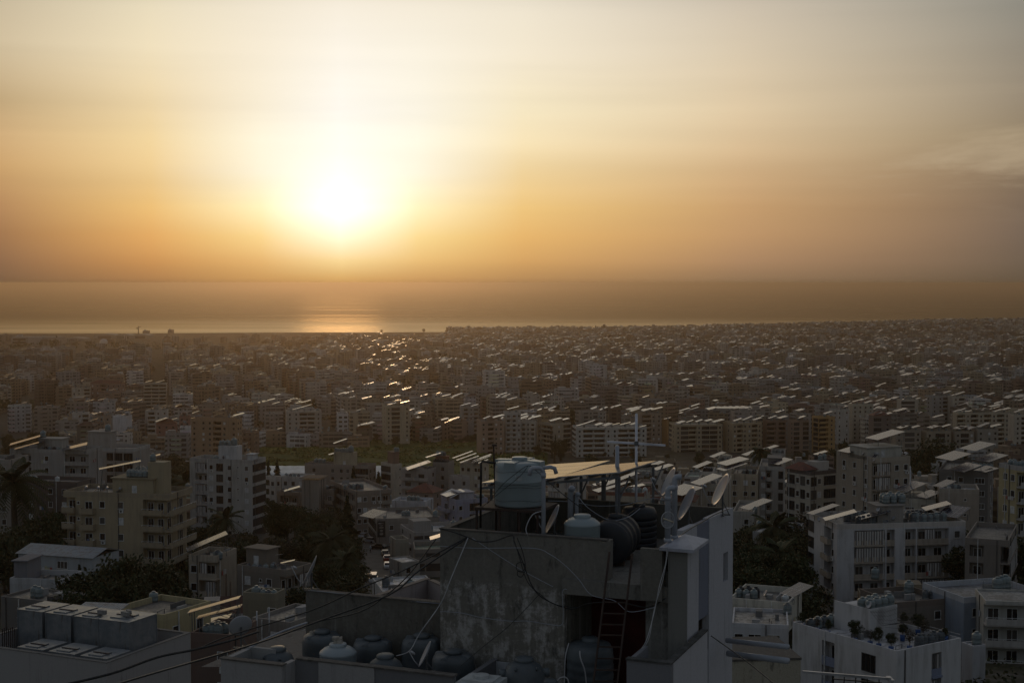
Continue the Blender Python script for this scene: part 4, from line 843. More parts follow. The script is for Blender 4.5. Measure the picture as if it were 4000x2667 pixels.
def tree_at(k, sx, top, Y, label, group=None, minsc=.3):
    """tree whose top shows at (sx, top) and whose foot stands on the ground"""
    p = at(sx, top, Y); g = gz(p.x, p.y); hh = max(p.z - g, 1.2); base = {'b0': 8, 'b1': 7.5, 'b2': 9, 'b3': 8, 'c': 12, 'y': 10, 'p': 8.5, 'q': 12}[k]
    return tree(k, (p.x, p.y, g), max(minsc, hh / base), label, group)
def clump(x0, x1, t0, t1, Y0, Y1, n, kinds, label, group):
    for _ in range(n):
        Y = RN.uniform(Y0, Y1); f = (Y - Y0) / (Y1 - Y0)
        p = at(RN.uniform(x0, x1), t1 + (t0 - t1) * f + RN.uniform(-12, 12), Y); g = gz(p.x, p.y)
        if inside(p.x, p.y, 1.): continue
        k = RN.choice(kinds.split()); b = {'b': 8, 'c': 12, 'y': 10, 'p': 8.5, 'q': 12}[k[0]]; hh = min(max(p.z - g, 3.5), 13)
        tree(k, (p.x, p.y, g), hh / b, label, group)
def inside(x, y, mrg=0.):
    for cx, cy, r, Mi, Wr, Wl in FOOT:
        if (x - cx) ** 2 + (y - cy) ** 2 < (r * 1.5 + mrg) ** 2:
            q = Mi @ Vector((x, y, 0))
            if -mrg < q.x < Wr + mrg and -mrg < q.y < Wl + mrg: return True
    return False
tree_at('c', 1357, 1958, 318, 'tall dark conifer standing between the tower and the road')
tree_at('c', 310, 2192, 236, 'dark pointed conifer beside the white house with patio')
tree_at('p', 50, 1830, 318, 'tall palm in front of the dark brown house'); tree_at('p', 722, 1812, 470, 'palm beside the pale worn block')
tree_at('p', 3022, 2015, 296, 'upper of the two broad palms beside the tall white block'); tree_at('p', 3042, 2098, 262, 'lower of the two broad palms beside the tall white block')
tree_at('p', 1290, 2046, 290, 'broad palm under the plain tower'); tree_at('p', 1345, 2148, 262, 'low bushy palm beside the road bend'); tree_at('p', 880, 1985, 330, 'palm in front of the pale worn block')
tree_at('q', 2972, 1752, 505, 'slim tall palm standing above the white rooftops')
tree_at('y', 1048, 1795, 575, 'thin cypress against the greenhouse strips'); tree_at('c', 1083, 1812, 570, 'small round conifer against the greenhouse strips'); tree_at('y', 1478, 1855, 480, 'thin dark cypress beside the slim cream block')
tree_at('y', 1380, 1822, 520, 'small cypress on the terrace of the brown block'); tree_at('y', 3772, 1735, 640, 'lone cypress before the small tan blocks'); tree_at('c', 3675, 1822, 390, 'dark conifer between tan block and dark block')
tree_at('b1', 3640, 1728, 640, 'huge round tree before the small tan blocks'); tree_at('b0', 3600, 1742, 650, 'rounded tree left of the huge round one'); tree_at('b3', 3132, 1980, 300, 'thin leafed young tree by the tall white block')
VG = 'trees in the dark valley below the tower'
clump(1040, 1385, 2060, 2300, 215, 335, 28, 'b0 b1 b2 b3 b0 b1', 'dense dark tree in the valley between curtained house and road', VG)
clump(1060, 1340, 1950, 2030, 340, 395, 14, 'b0 b1 b2 b3', 'dark tree below the brown houses and plain tower', 'trees below the brown houses')
clump(760, 1000, 2040, 2150, 270, 360, 18, 'b0 b3 b1 b3', 'twiggy dark tree between beige block and pale worn block', 'trees between the beige and pale blocks')
clump(400, 660, 2195, 2290, 196, 240, 15, 'b0 b1 b2', 'dark tree below the sand beige block', 'trees below the beige block')
clump(255, 420, 2230, 2330, 186, 222, 8, 'b0 b1', 'dark bush in the yard by the pointed conifer', 'bushes in the yard')
clump(0, 240, 2010, 2080, 262, 315, 14, 'b0 b1 b2', 'dark garden tree below the brown house', 'garden trees on the left slope')
clump(2866, 3160, 2075, 2260, 222, 300, 30, 'b0 b1 b2 b0', 'dense dark tree on the slope below the broad palms', 'trees below the broad palms')
clump(2880, 3160, 2040, 2090, 300, 330, 8, 'b0 b1', 'dark tree behind the broad palms', 'trees behind the palms')
clump(0, 240, 1600, 1690, 700, 960, 30, 'b0 b1 b2', 'tree of the dark wood at the left edge', 'trees of the wood by the left edge')
clump(520, 740, 1690, 1800, 480, 780, 20, 'b0 b1 b2', 'tree among the low sheds behind the taupe block', 'trees among the low sheds')
clump(3240, 3420, 1668, 1730, 740, 860, 12, 'c b2 b0', 'dark conifer or round tree by the orange block', 'trees by the orange block')
clump(2290, 3260, 1765, 1800, 600, 900, 34, 'b0 b1', 'dark tree at the foot of the big blocks', 'trees at the foot of the blocks')
clump(2090, 2210, 1700, 1775, 850, 925, 10, 'b2 b0 y', 'dark tree beside the beige block on stilts', 'trees beside the stilted block')
clump(1700, 1765, 1560, 1590, 1050, 1075, 12, 'y', 'cypress of the dark grove behind the field', 'cypress grove')
clump(1440, 1900, 1680, 1710, 968, 1040, 22, 'b0 b1', 'low tree on the green mound beyond the field', 'trees on the green mound')
clump(3420, 3560, 1690, 1740, 600, 760, 8, 'b0 b1', 'tree behind the tall tan block', 'trees behind the tall tan block')
clump(3760, 3960, 1990, 2080, 255, 285, 8, 'b0 b1', 'dark tree behind the shaded villa', 'trees behind the villa')
# ---------------------------------------------------------------- random fill and the far city
def far_mb(b, cx, cy, z0, w, d, h, th, col, rn, det, roofc=None):
    b.M = Matrix.Translation((cx, cy, z0)) @ Matrix.Rotation(th, 4, 'Z')
    b.i = 0; b.col = col; off = rn.randint(0, 40) * 3.6 + 1.2
    b.box(-w / 2, w / 2, -d / 2, d / 2, -6, h, top=False, bot=False, zu=(off, -6 + (6 % 3.1) - h % 3.1 + 3.1 * 8 - .9))
    b.i = 1; b.col = roofc or tuple(v * rn.uniform(.6, 1.) for v in col)
    b.poly([(-w / 2, -d / 2, h - .02), (w / 2, -d / 2, h - .02), (w / 2, d / 2, h - .02), (-w / 2, d / 2, h - .02)])
    b.i = 2; b.col = col
    if det:
        e = .5
        b.box(-w / 2, w / 2, -d / 2, -d / 2 + .2, h, h + .9, bot=False); b.box(-w / 2, w / 2, d / 2 - .2, d / 2, h, h + .9, bot=False)
        b.box(-w / 2, -w / 2 + .2, -d / 2 + .2, d / 2 - .2, h, h + .9, bot=False); b.box(w / 2 - .2, w / 2, -d / 2 + .2, d / 2 - .2, h, h + .9, bot=False)
    if det > 1 and rn.random() < .75:     # real slab balconies on part of the front
        n = int(h / 3.1); x0 = rn.uniform(-w / 2, -w * .1); x1 = x0 + w * rn.uniform(.25, .5); b.col = tuple(min(.7, v * rn.uniform(.9, 1.3)) for v in col)
        for k in range(1, n + 1):
            z = h - 3.1 * k; b.box(x0, x1, -d / 2 - 1.1, -d / 2 - .01, z - .15, z + (.85 if rn.random() < .85 else 0))
        if rn.random() < .5:
            for k in range(1, n + 1): z = h - 3.1 * k; b.box(-w / 2 - .9, -w / 2 - .01, -d * .3, d * .2, z - .15, z + .85)
    if rn.random() < .7:
        pw, pd = w * rn.uniform(.2, .45), d * rn.uniform(.3, .5); px, py = rn.uniform(-w / 2, w / 2 - pw), rn.uniform(-d / 2 + .3, d / 2 - pd)
        b.col = tuple(v * .9 for v in col); b.box(px, px + pw, py, py + pd, h - .01, h + rn.uniform(2.3, 3.2), bot=False)
    if rn.random() < .12 and roofc is None:   # hip roof
        b.i = 3; b.col = (.2, .07, .045); p = [(-w / 2 - .5, -d / 2 - .5, h + .1), (w / 2 + .5, -d / 2 - .5, h + .1), (w / 2 + .5, d / 2 + .5, h + .1), (-w / 2 - .5, d / 2 + .5, h + .1)]; q = [(-w * .2, 0, h + 2.6), (w * .2, 0, h + 2.6)]
        b.poly([p[0], p[1], q[1], q[0]]); b.poly([p[1], p[2], q[1]]); b.poly([p[2], p[3], q[0], q[1]]); b.poly([p[3], p[0], q[0]])
    b.M = None
FM = [FAC, ROOF, WALL, TILE]
PAL = [(.36, .32, .27), (.3, .275, .25), (.42, .39, .35), (.5, .48, .45), (.26, .22, .18), (.34, .27, .19), (.44, .38, .28), (.24, .17, .13), (.38, .36, .34), (.3, .22, .15), (.55, .54, .53), (.28, .27, .26)]
PN = ['sandy grey', 'dull grey', 'pale', 'whitish', 'brown', 'tan', 'cream', 'reddish brown', 'light grey', 'ochre brown', 'white', 'dark grey']
rn = random.Random(5)
LIST = []
def allowed(sx, Y, x, y): return not inside(x, y, 9.)
ZONES = [((1650, 1730), (310, 365), 4, (4, 7)), ((1090, 1300), (428, 470), 5, (7, 10)), ((870, 960), (185, 235), 3, (4, 6)), ((3480, 3700), (225, 250), 3, (4, 6)), ((480, 740), (400, 470), 5, (6, 10)), ((2880, 3060), (120, 150), 2, (2, 4)), ((530, 740), (470, 900), 14, (4, 7)), ((2300, 2880), (455, 520), 10, (8, 12)), ((2500, 3260), (540, 700), 15, (10, 18)), ((3560, 4000), (420, 560), 16, (9, 15)), ((3420, 4000), (560, 740), 14, (12, 19)), ((1100, 1900), (440, 480), 4, (6, 8)),
         ((940, 1420), (962, 1010), 20, (6, 11)), ((250, 960), (880, 1230), 60, (9, 20)), ((0, 60), (360, 420), 2, (10, 14)), ((1420, 2060), (1000, 1040), 14, (9, 18)), ((2060, 4000), (985, 1060), 34, (14, 24)), ((600, 1000), (560, 860), 12, (8, 12)), ((3130, 3560), (420, 560), 10, (9, 14)), ((1900, 2350), (440, 600), 14, (8, 13))]
for (a, b), (y0, y1), n, (h0, h1) in ZONES:
    for _ in range(n):
        for tr in range(12):
            sx = rn.uniform(a, b); Y = rn.uniform(y0, y1); x = (sx - 2000) / F * Y
            if all((x - q[0]) ** 2 + (Y - q[1]) ** 2 > (q[2] * .5 + 9) ** 2 for q in LIST) and allowed(sx, Y, x, Y):
                w_ = rn.uniform(9, 16); LIST.append((x, Y, w_, rn.uniform(8, 13), rn.uniform(h0, h1), rn.uniform(-.3, .4), 'house' if h1 < 15 else 'block')); break
th = math.radians(14); u_ = Vector((math.cos(th), math.sin(th))); v_ = Vector((-math.sin(th), math.cos(th)))
for i in range(-110, 140):
    for j in range(-20, 230):
        if i % 6 == 0 or j % 5 == 0: continue
        cx = i * 21. + rn.uniform(-3, 3); cy_ = j * 22. + rn.uniform(-3, 3)
        x = cx * u_.x + cy_ * v_.x; Y = cx * u_.y + cy_ * v_.y
        if Y < 1065 or Y > 4600 or abs(x) > .385 * Y + 40: continue
        sx = 2000 + F * x / Y
        if gz(x, Y) < 1.5 or (sx < 1750 and Y > 3500): continue
        dens = .93
        if sx < 1250 and Y > 2500: dens = .05 + .12 * smooth(600, 1250, sx)
        elif sx < 1900 and Y > 3000: dens = .45
        if sx < 250 and Y < 1500: dens = .3
        nz = noise.noise(Vector((x * .006, Y * .006, 1.)));
        if nz > .32: dens *= .15
        if rn.random() > dens or not allowed(sx, Y, x, Y): continue
        tall = 1. if noise.noise(Vector((x * .004, Y * .003, 7.))) > -.05 else .62
        h = rn.uniform(15, 27) * tall
        if Y < 1500: h = rn.uniform(17, 29) * (tall * .5 + .5)
        if Y > 2200: h = rn.uniform(9, 20) * (.8 + .2 * tall)
        if rn.random() < .03: h *= 1.35
        if Y > 3300: h = min(h, 17)
        LIST.append((x, Y, rn.uniform(12, 19.5), rn.uniform(11, 17), h, th + rn.choice((0, 0, 0, .5, -.2)) + rn.uniform(-.06, .06), 'block'))
LIST.sort(key=lambda q: q[1])
CITY = MB(); nind = 0; FARP = []; FART = []
for (x, Y, w_, d_, h, tt_, kd) in LIST:
    ci = rn.randrange(len(PAL)); BR_ = rn.uniform(.7, 1.25); c = tuple(v * BR_ for v in PAL[ci]); z = gz(x, Y); sx = 2000 + F * x / Y
    rc = (.6, .6, .62) if rn.random() < .12 else ((.07, .16, .42) if rn.random() < .004 else None)
    if nind < 160:
        b = MB(); far_mb(b, 0, 0, 0, w_, d_, h, 0, c, rn, 2, rc); nind += 1
        o = obj('apartment_building' if kd == 'block' else 'house', b.mesh('walls', FM), None, (x, Y, z), tt_)
        zone = 'behind the left blocks' if sx < 1000 else ('around the green field' if sx < 2050 else ('among the rooftops behind the dishes' if Y < 800 else 'just behind the big block row'))
        tag(o, '%s %s with small dark windows %s' % (PN[ci], 'low house' if kd != 'block' else 'apartment block', zone), 'house' if kd != 'block' else 'apartment building', 'far ' + PN[ci] + ' buildings ' + zone)
    else: far_mb(CITY, x, Y, z, w_, d_, h, tt_, c, rn, 2 if Y < 1700 else (1 if Y < 2600 else 0), rc)
    M = Matrix.Translation((x, Y, z + h)) @ Matrix.Rotation(tt_, 4, 'Z')
    den = smooth(-.35, .15, noise.noise(Vector((x * .0035, Y * .0025, 3.)))) * .6 + .42
    for _ in range((rn.choice((0, 1, 1, 2, 2, 3, 4)) if 980 < Y < 3100 else (rn.choice((0, 0, 1, 2)) if Y > 3100 else rn.choice((0, 0, 0, 1)))) if rn.random() < den else 0):
        p = M @ Vector((rn.uniform(-w_ * .35, w_ * .35), rn.uniform(-d_ * .4, d_ * .35), rn.uniform(.3, 2.8)))
        FARP.append((p, rn.choice((3, 4, 5, 7)), rn.choice((3.4, 5, 6, 8)), rn.gauss(0, .13), rn.gauss(0, .035)))
    for _ in range(rn.choice((0, 2, 4))):
        if Y < 2200: FART.append(M @ Vector((rn.uniform(-w_ * .4, w_ * .4), rn.uniform(-d_ * .4, d_ * .4), rn.choice((.05, .05, 2.9)))))
for p, a, b, rz, ti in FARP:
    if len(PREQ) < 5000 and p.y < 1300: panel(p, a, b, rz, ti, 'small tilted solar panels on a far rooftop beyond the named blocks', 'solar panels on far rooftops', 0.)
for p in FART:
    if p.y < 700: tank(p, 'g', 1.3, 'grey water tank on a low rooftop in the middle distance', 'tanks on middle distance rooftops')
tag(CITY.build('city_buildings', FM), kind='stuff')
def flush():
    TREQ.sort(key=lambda q: -q[0]); PREQ.sort(key=lambda q: -q[0])
    for s, a in TREQ[:285]: tank_now(*a)
    b = MB()
    for s, (p, k, sc, l, g) in TREQ[285:]: b.i = 'gbwd'.index(k); b.lathe([(.55 * sc, 0), (.55 * sc, 1. * sc), (.25 * sc, 1.28 * sc), (.2 * sc, 1.4 * sc)], 8, p)
    b.i = 0
    for p in FART:
        if p.y >= 700: b.lathe([(.7, 0), (.7, 1.3), (.3, 1.6)], 6, p)
    tag(b.build('distant_tanks', [TANKG, TANKB, TANKW, TANKD]), kind='stuff')
    for s, a in PREQ[:285]: panel_now(*a)
    b = MB(); al = math.radians(15)
    rest = [(Vector(a[0]) + Vector((0, 0, a[7])), a[1], a[2], a[3], a[4]) for s, a in PREQ[285:]] + [q for q in FARP if q[0].y >= 1300]
    for p, w_, l, rz, ti in rest:
        b.M = Matrix.Translation(p + Vector((0, 0, .5))) @ Matrix.Rotation(rz + .18, 4, 'Z') @ Matrix.Rotation(-al + ti, 4, 'Y'); b.i = 1; b.box(-l / 2, l / 2, -w_ / 2, w_ / 2, -.08, -.003)
        b.i = 0; b.poly([(-l / 2, -w_ / 2, 0), (l / 2, -w_ / 2, 0), (l / 2, w_ / 2, 0), (-l / 2, w_ / 2, 0)], [(w_, 0), (w_, l), (0, l), (0, 0)])
    tag(b.build('distant_solar_panels', [PANEL, ALU]), kind='stuff')
# far trees between the blocks
b = MB(); rn = random.Random(9)
for _ in range(2100):
    Y = 1080 * (4.0 ** (rn.random() ** .8)); sx = rn.uniform(-50, 4050)
    x = (sx - 2000) / F * Y
    if gz(x, Y) < 1 or (sx < 1750 and Y > 3550): continue
    nz = noise.noise(Vector((x * .006, Y * .006, 1.))) > .3 or (sx < 1300 and Y > 2500)
    if not nz and rn.random() < (.15 if sx > 1900 and Y > 3200 else .7): continue
    z = gz(x, Y); R_ = rn.uniform(2.5, 6) * (1.5 if nz else 1) * (.4 if sx < 1500 and Y > 3000 else 1)
    for k in range(26 if Y < 2000 else 14):
        c = Vector((x + rn.gauss(0, R_ * .55), Y + rn.gauss(0, R_ * .5), z + R_ + abs(rn.gauss(0, R_ * .5)))); a = Vector((rn.gauss(0, 1), rn.gauss(0, 1), rn.gauss(0, 1))).normalized(); e = a.orthogonal().normalized(); g = a.cross(e); s = R_ * rn.uniform(.2, .45); q = rn.random() * .6; b.col = (q, q, q)
        b.poly([c - e * s, c - g * s, c + e * s, c + g * s])
tag(b.build('far_treetops', LEAF), kind='stuff')
# meadow growth and valley undergrowth
b = MB(); rn = random.Random(12)
for _ in range(26000):
    Y = rn.uniform(840, 1030) if rn.random() < .8 else rn.uniform(600, 840); sx = rn.uniform(900, 2130); x = (sx - 2000) / F * Y
    nz = noise.noise(Vector((x * .03, Y * .03, 0)))
    if nz < -.1 or inside(x, Y, 1): continue
    s = rn.uniform(.35, .8) * (1 + max(0, nz) * 2); a = Vector((rn.gauss(0, .5), rn.gauss(0, .8), 1)).normalized(); e = a.orthogonal().normalized(); g = a.cross(e); c = Vector((x, Y, gz(x, Y) + .3 + s * .7)); q = min(1, max(0, .5 + nz + rn.uniform(-.3, .3))); b.col = (q, q, q)
    b.poly([c - e * s, c - g * s, c + e * s, c + g * s])
MEAD = mat('meadow_leaves', lambda t, bb: m_leaf(t, bb, (.07, .11, .02, 1), (.2, .25, .05, 1)))
tag(b.build('meadow_growth', MEAD), kind='stuff')
b = MB()
for (a0, a1, y0, y1, n) in ((1000, 1470, 190, 380, 9000), (2850, 3180, 190, 330, 9000), (0, 460, 175, 300, 8000), (700, 1000, 240, 380, 5000), (400, 1000, 100, 230, 6000), (3000, 4100, 120, 240, 4000)):
    for _ in range(n):
        Y = rn.uniform(y0, y1); x = (rn.uniform(a0, a1) - 2000) / F * Y
        nz = noise.noise(Vector((x * .12, Y * .12, 0)))
        if nz < -.15 or inside(x, Y, .6) or (11 < abs(x + 100) < 0): continue
        xr = (1470 + (Y - 300) * -.45 - 2000) / F * Y
        if 285 < Y < 400 and abs(x - xr) < 5: continue
        s = rn.uniform(.15, .34); a = Vector((rn.gauss(0, 1), rn.gauss(0, 1), 1)).normalized(); e = a.orthogonal().normalized(); g = a.cross(e); c = Vector((x, Y, gz(x, Y) + rn.random() * (1. + nz * 3))); q = rn.random() * .8; b.col = (q, q, q)
        b.poly([c - e * s, c - g * s, c + e * s, c + g * s])
tag(b.build('undergrowth', LEAF), kind='stuff')
# ---------------------------------------------------------------- greenhouses
for i in range(6):
    Y0 = 756 + i * 8.; xa, xb = (1030 - 2000) / F * Y0, (1500 - 2000) / F * Y0; z = gz((xa + xb) / 2, Y0) + .2
    g = MB(); prof = [(math.cos(math.pi * k / 10), math.sin(math.pi * k / 10)) for k in range(11)]; n = 24
    rr = [[(xa + (xb - xa) * j / n, Y0 + 3.6 * c, z + 3.4 * s + .12 * (j % 2)) for c, s in prof] + [(xa + (xb - xa) * j / n, Y0 - 3.6, z - 1), (xa + (xb - xa) * j / n, Y0 + 3.6, z - 1)] for j in range(n + 1)]
    g.rings(rr); o = g.build('greenhouse', PLASTIC)
    tag(o, 'white plastic greenhouse tunnel, %s strip counted from the field' % ['sixth', 'fifth', 'fourth', 'third', 'second', 'first'][i], 'greenhouse', 'greenhouse tunnels before the field')
# ---------------------------------------------------------------- road, cars, motorcyclist
RD = MB(); cl_ = [(1462, 396), (1446, 375), (1440, 352), (1456, 330), (1474, 312), (1476, 296), (1474, 280)]; ids = []
for k, (sx, Y) in enumerate(cl_):
    x = (sx - 2000) / F * Y; wd = 3. if k else 2.6
    ids.append((RD.p((x - wd, Y, gz(x - wd, Y) + .25)), RD.p((x, Y, gz(x, Y) + .3)), RD.p((x + wd, Y, gz(x + wd, Y) + .25))))
for a, c in zip(ids, ids[1:]): RD.idx((a[0], a[1], c[1], c[0])); RD.idx((a[1], a[2], c[2], c[1]))
tag(RD.build('road', ASPH, smooth=True), kind='structure')
def prism(b, prof, y0, y1): b.rings([[(x, y0, z) for x, z in prof], [(x, y1, z) for x, z in prof]])
def car_meshes(cn, paint, van):
    b = MB(); L = 4.3
    lo = [(-2.1, .25), (2.1, .25), (2.15, .55), (2.05, .85), (1.1, .95), (-1.9, .98), (-2.15, .8), (-2.15, .45)]
    prism(b, lo, -.85, .85)
    up = [(1.0, .93), (.35, 1.42), (-1.35, 1.45), (-1.95, .96)] if not van else [(1.7, .9), (1.2, 1.85), (-2.0, 1.9), (-2.1, .96)]
    cab = MB(); prism(cab, [(x * .97, z - .06) for x, z in up], -.74, .74); top = MB(); zt = up[1][1]; xr, xf = up[2][0], up[1][0]
    b.box(xr + .02, xf - .02, -.7, .7, zt - .05, zt + .02)
    wl = MB().lathe([(.31, -.1), (.31, .1)], 14, axis=(0, 1, 0)).mesh('wheel', BLACK)
    lt = MB().box(-.04, .04, -.16, .16, -.07, .07).mesh('headlight', FRAME)
    return b.mesh('body', paint), cab.mesh('cabin_glass', GLASS), wl, lt
CARS = {'silver': car_meshes('s', plain('silver_paint', (.35, .36, .38), .3, .4, .03), 0), 'white': car_meshes('w', plain('white_paint', (.6, .6, .6), .3, 0, .03), 0), 'black': car_meshes('b', plain('black_paint', (.02, .02, .022), .3, 0, .03), 0),
        'red': car_meshes('r', plain('red_paint', (.2, .03, .02), .3, 0, .03), 0), 'van': car_meshes('v', MATS['white_paint'], 1)}
def car(k, sx, sy, rz, label, group='cars parked along the road', Y=None):
    Y = Y or hit(sx, sy); p = at(sx, sy, Y); z = gz(p.x, p.y) + .3
    b, c, wl, lt = CARS[k]; rt = root('parked_car' if k != 'van' else 'parked_van', label, 'car' if k != 'van' else 'van', (p.x, p.y, z), rz, group); obj('body', b, rt); obj('cabin_glass', c, rt)
    for x in (-1.3, 1.3):
        for y in (-.8, .8): obj('wheel', wl, rt, (x, y, .31))
    for y in (-.6, .6): obj('headlight', lt, rt, (2.14, y, .62))
car('silver', 1424, 2104, 1.2, 'silver car by the shop front, farthest up the road'); car('silver', 1443, 2123, 2.6, 'silver hatchback parked in front of the shop block'); car('black', 1479, 2148, 2.7, 'black car parked at the kerb bend')
car('black', 1504, 2178, 1.75, 'dark car topmost in the row beside the garage house'); car('red', 1512, 2200, 1.7, 'dark red car between two others beside the white roof'); car('white', 1515, 2222, 1.65, 'light roofed car lowest in the row beside the white roof')
car('black', 1421, 2270, 1.5, 'dark van-like car under the valley trees'); car('van', 1459, 2280, 1.6, 'white van parked near the low white roof', 'vans by the road')
for i, (sx, sy) in enumerate(((12, 2108), (208, 2085), (238, 2080), (222, 2146))): car(('white', 'black', 'silver', 'silver')[i], sx, sy, .2 * i, ['pale car at the left garden edge', 'dark car beside the beige block yard', 'second car beside the beige block yard', 'silver car above the blue grey shed'][i], 'cars near the beige block')
# motorcyclist on the road
Yp = hit(1447, 2160); pp = at(1447, 2160, Yp); mz = gz(pp.x, pp.y) + .3
mrt = root('motor_scooter', 'small dark scooter ridden up the road past the parked cars', 'scooter', (pp.x, pp.y, mz), 1.6)
b = MB(); b.tube([(-.6, 0, .55), (-.1, 0, .6), (.1, 0, .35), (.4, 0, .4), (.62, 0, .95)], .12, 8, .06); b.box(-.55, .05, -.13, .13, .6, .72); b.build('body', BLACK, mrt)
for x in (-.55, .6): MB().lathe([(.26, -.05), (.26, .05)], 14, (x, 0, .26), (0, 1, 0)).build('wheel', BLACK, mrt)
MB().bar((.6, -.3, .98), (.6, .3, .98), .04).build('handlebar', STEEL, mrt)
def figure(loc, rz, joints, skin_m, name_label):
    me = bpy.data.meshes.new('person'); me.from_pydata([j[0] for j in joints], [(j[2], i) for i, j in enumerate(joints) if j[2] is not None], [])
    o = bpy.data.objects.new('person', me); COL.objects.link(o); o.location = loc; o.rotation_euler = (0, 0, rz); me.materials.append(skin_m)
    m1 = o.modifiers.new('Skin', 'SKIN'); o.modifiers.new('Sub', 'SUBSURF').levels = 1
    if not me.skin_vertices: me.attributes  # the skin layer comes with the modifier
    sv = me.skin_vertices[0].data if me.skin_vertices else []
    for i, j in enumerate(joints):
        if i < len(sv): sv[i].radius = (j[1], j[1]); sv[i].use_root = (i == 0)
    return tag(o, name_label, 'person')
J = [((-.15, 0, .82), .15, None), ((-.12, 0, 1.1), .16, 0), ((-.05, 0, 1.32), .15, 1), ((-.02, 0, 1.45), .06, 2), ((0, 0, 1.58), .11, 3), ((.0, 0, 1.7), .09, 4),
     ((0, .2, 1.32), .06, 2), ((.2, .27, 1.12), .045, 6), ((.5, .27, 1.03), .04, 7), ((0, -.2, 1.32), .06, 2), ((.2, -.27, 1.12), .045, 9), ((.5, -.27, 1.03), .04, 10),
     ((.15, .15, .8), .09, 0), ((.28, .16, .42), .06, 12), ((.32, .14, .36), .05, 13), ((.15, -.15, .8), .09, 0), ((.28, -.16, .42), .06, 15), ((.32, -.14, .36), .05, 16)]
try: figure((pp.x, pp.y, mz), 1.6, J, plain('pale_shirt', (.35, .4, .45), .9), 'person in a pale shirt riding the scooter up the road')
except Exception as ex: print('figure', ex)
# ---------------------------------------------------------------- the coast and the airport plain
def coast_box(name, label, cat, x0, x1, top, Y, dep, col, m=WALL, parts=None, curved=False, base=None):
    a, c = at(x0, top, Y), at(x1, top, Y); g = gz(a.x, Y) - 1; rt = root(name, label, cat, (a.x, Y, g), 0.)
    w_ = c.x - a.x; h = a.z - g; b = MB(); b.col = col
    if curved:
        n = 10; rr = []
        for j in (0, 1): rr.append([(w_ * k / n, dep * j, h * (.72 + .28 * math.sin(math.pi * k / n))) for k in range(n + 1)] + [(w_, dep * j, 0), (0, dep * j, 0)])
        b.rings(rr)
    else: b.box(0, w_, 0, dep, 0, h)
    b.build('wall', m, rt); return rt, w_, h
HG = 'airport hangars'
for i, (a, c, tp) in enumerate(((365, 450, 1304), (450, 515, 1306), (515, 580, 1305))):
    rt, w_, h = coast_box('hangar', 'pale low hangar with a curved roof, %s from the dome' % ('first', 'second', 'third')[i], 'hangar', a, c, tp, 3650, 60, (.36, .33, .28), curved=True); tag(rt, group=HG); MB().box(w_ * .2, w_ * .8, -.3, -.02, 0, h * .6).build('door', DFRAME, rt)
rt, w_, h = coast_box('terminal_building', 'long glazed terminal with white fins on the airport plain', 'terminal', 43, 235, 1316, 3150, 40, (.3, .28, .26))
for k in range(13): MB().box(w_ * (.36 + .022 * k), w_ * (.36 + .022 * k) + .8, -1.2, -.02, 0, h).build('fin', FRAME, rt)
MB().box(w_ * .04, w_ * .3, -.5, -.02, h * .25, h * .45).build('window', GLASS, rt); MB().box(w_ * .04, w_ * .3, -.5, -.02, h * .6, h * .8).build('window', GLASS, rt)
rt, w_, h = coast_box('warehouse', 'long warehouse with a bright metal roof by the left edge', 'warehouse', -60, 112, 1373, 2500, 55, (.3, .25, .2)); r_ = MB(); r_.col = (.6, .6, .6); r_.box(-1, w_ + 1, -1, 56, h, h + .6); r_.build('roof', ROOF, rt)
rt, w_, h = coast_box('low_hall', 'low grey hall between terminal and dome', 'hall', 240, 330, 1318, 3400, 50, (.33, .3, .26), curved=True); MB().box(w_ * .1, w_ * .5, -.3, -.02, 0, h * .5).build('door', DFRAME, rt)
p = at(405, 1338, 3200); drt = root('radar_dome', 'round white radar dome on the airport plain', 'dome', (p.x, p.y, gz(p.x, p.y) - 1))
hh = p.z - gz(p.x, p.y) + 1; MB().lathe([(9.2 * math.cos(t_ * math.pi / 16), hh + 9.2 * math.sin(t_ * math.pi / 16) * .95) for t_ in range(-3, 8)] + [(.1, hh + 8.75)], 24).build('dome', plain('dome_shell', (.5, .48, .45), .6), drt, True); MB().lathe([(6, 0), (6, hh - 4)], 16).build('plinth', WALL, drt)
p = at(541, 1300, 4120); g = gz(p.x, p.y); ct = root('tower_crane', 'tower crane standing alone on the coast against the sea', 'crane', (p.x, p.y, g)); hz = at(541, 1279, 4120).z - g
b = MB(); b.bar((-1, -1, 0), (-1, -1, hz), .7); b.bar((1, 1, 0), (1, 1, hz), .7); b.bar((-1, 1, 0), (-1, 1, hz), .7); b.bar((1, -1, 0), (1, -1, hz), .7)
for k in range(8): b.bar((-1, -1, hz * k / 8), (1, 1, hz * (k + 1) / 8), .5); b.bar((1, -1, hz * k / 8), (-1, 1, hz * (k + 1) / 8), .5)
b.build('mast', DFRAME, ct); MB().bar((-6, 0, hz - 1), (8, 0, hz + 3), 1.4, 1.4).build('jib', DFRAME, ct); MB().bar((-5, 0, hz - 3.5), (-2.5, 0, hz - 2.5), 2.6).build('counterweight', DFRAME, ct); MB().bar((0, 0, hz - 1), (0, 0, hz + 5), 1.).build('peak', DFRAME, ct)
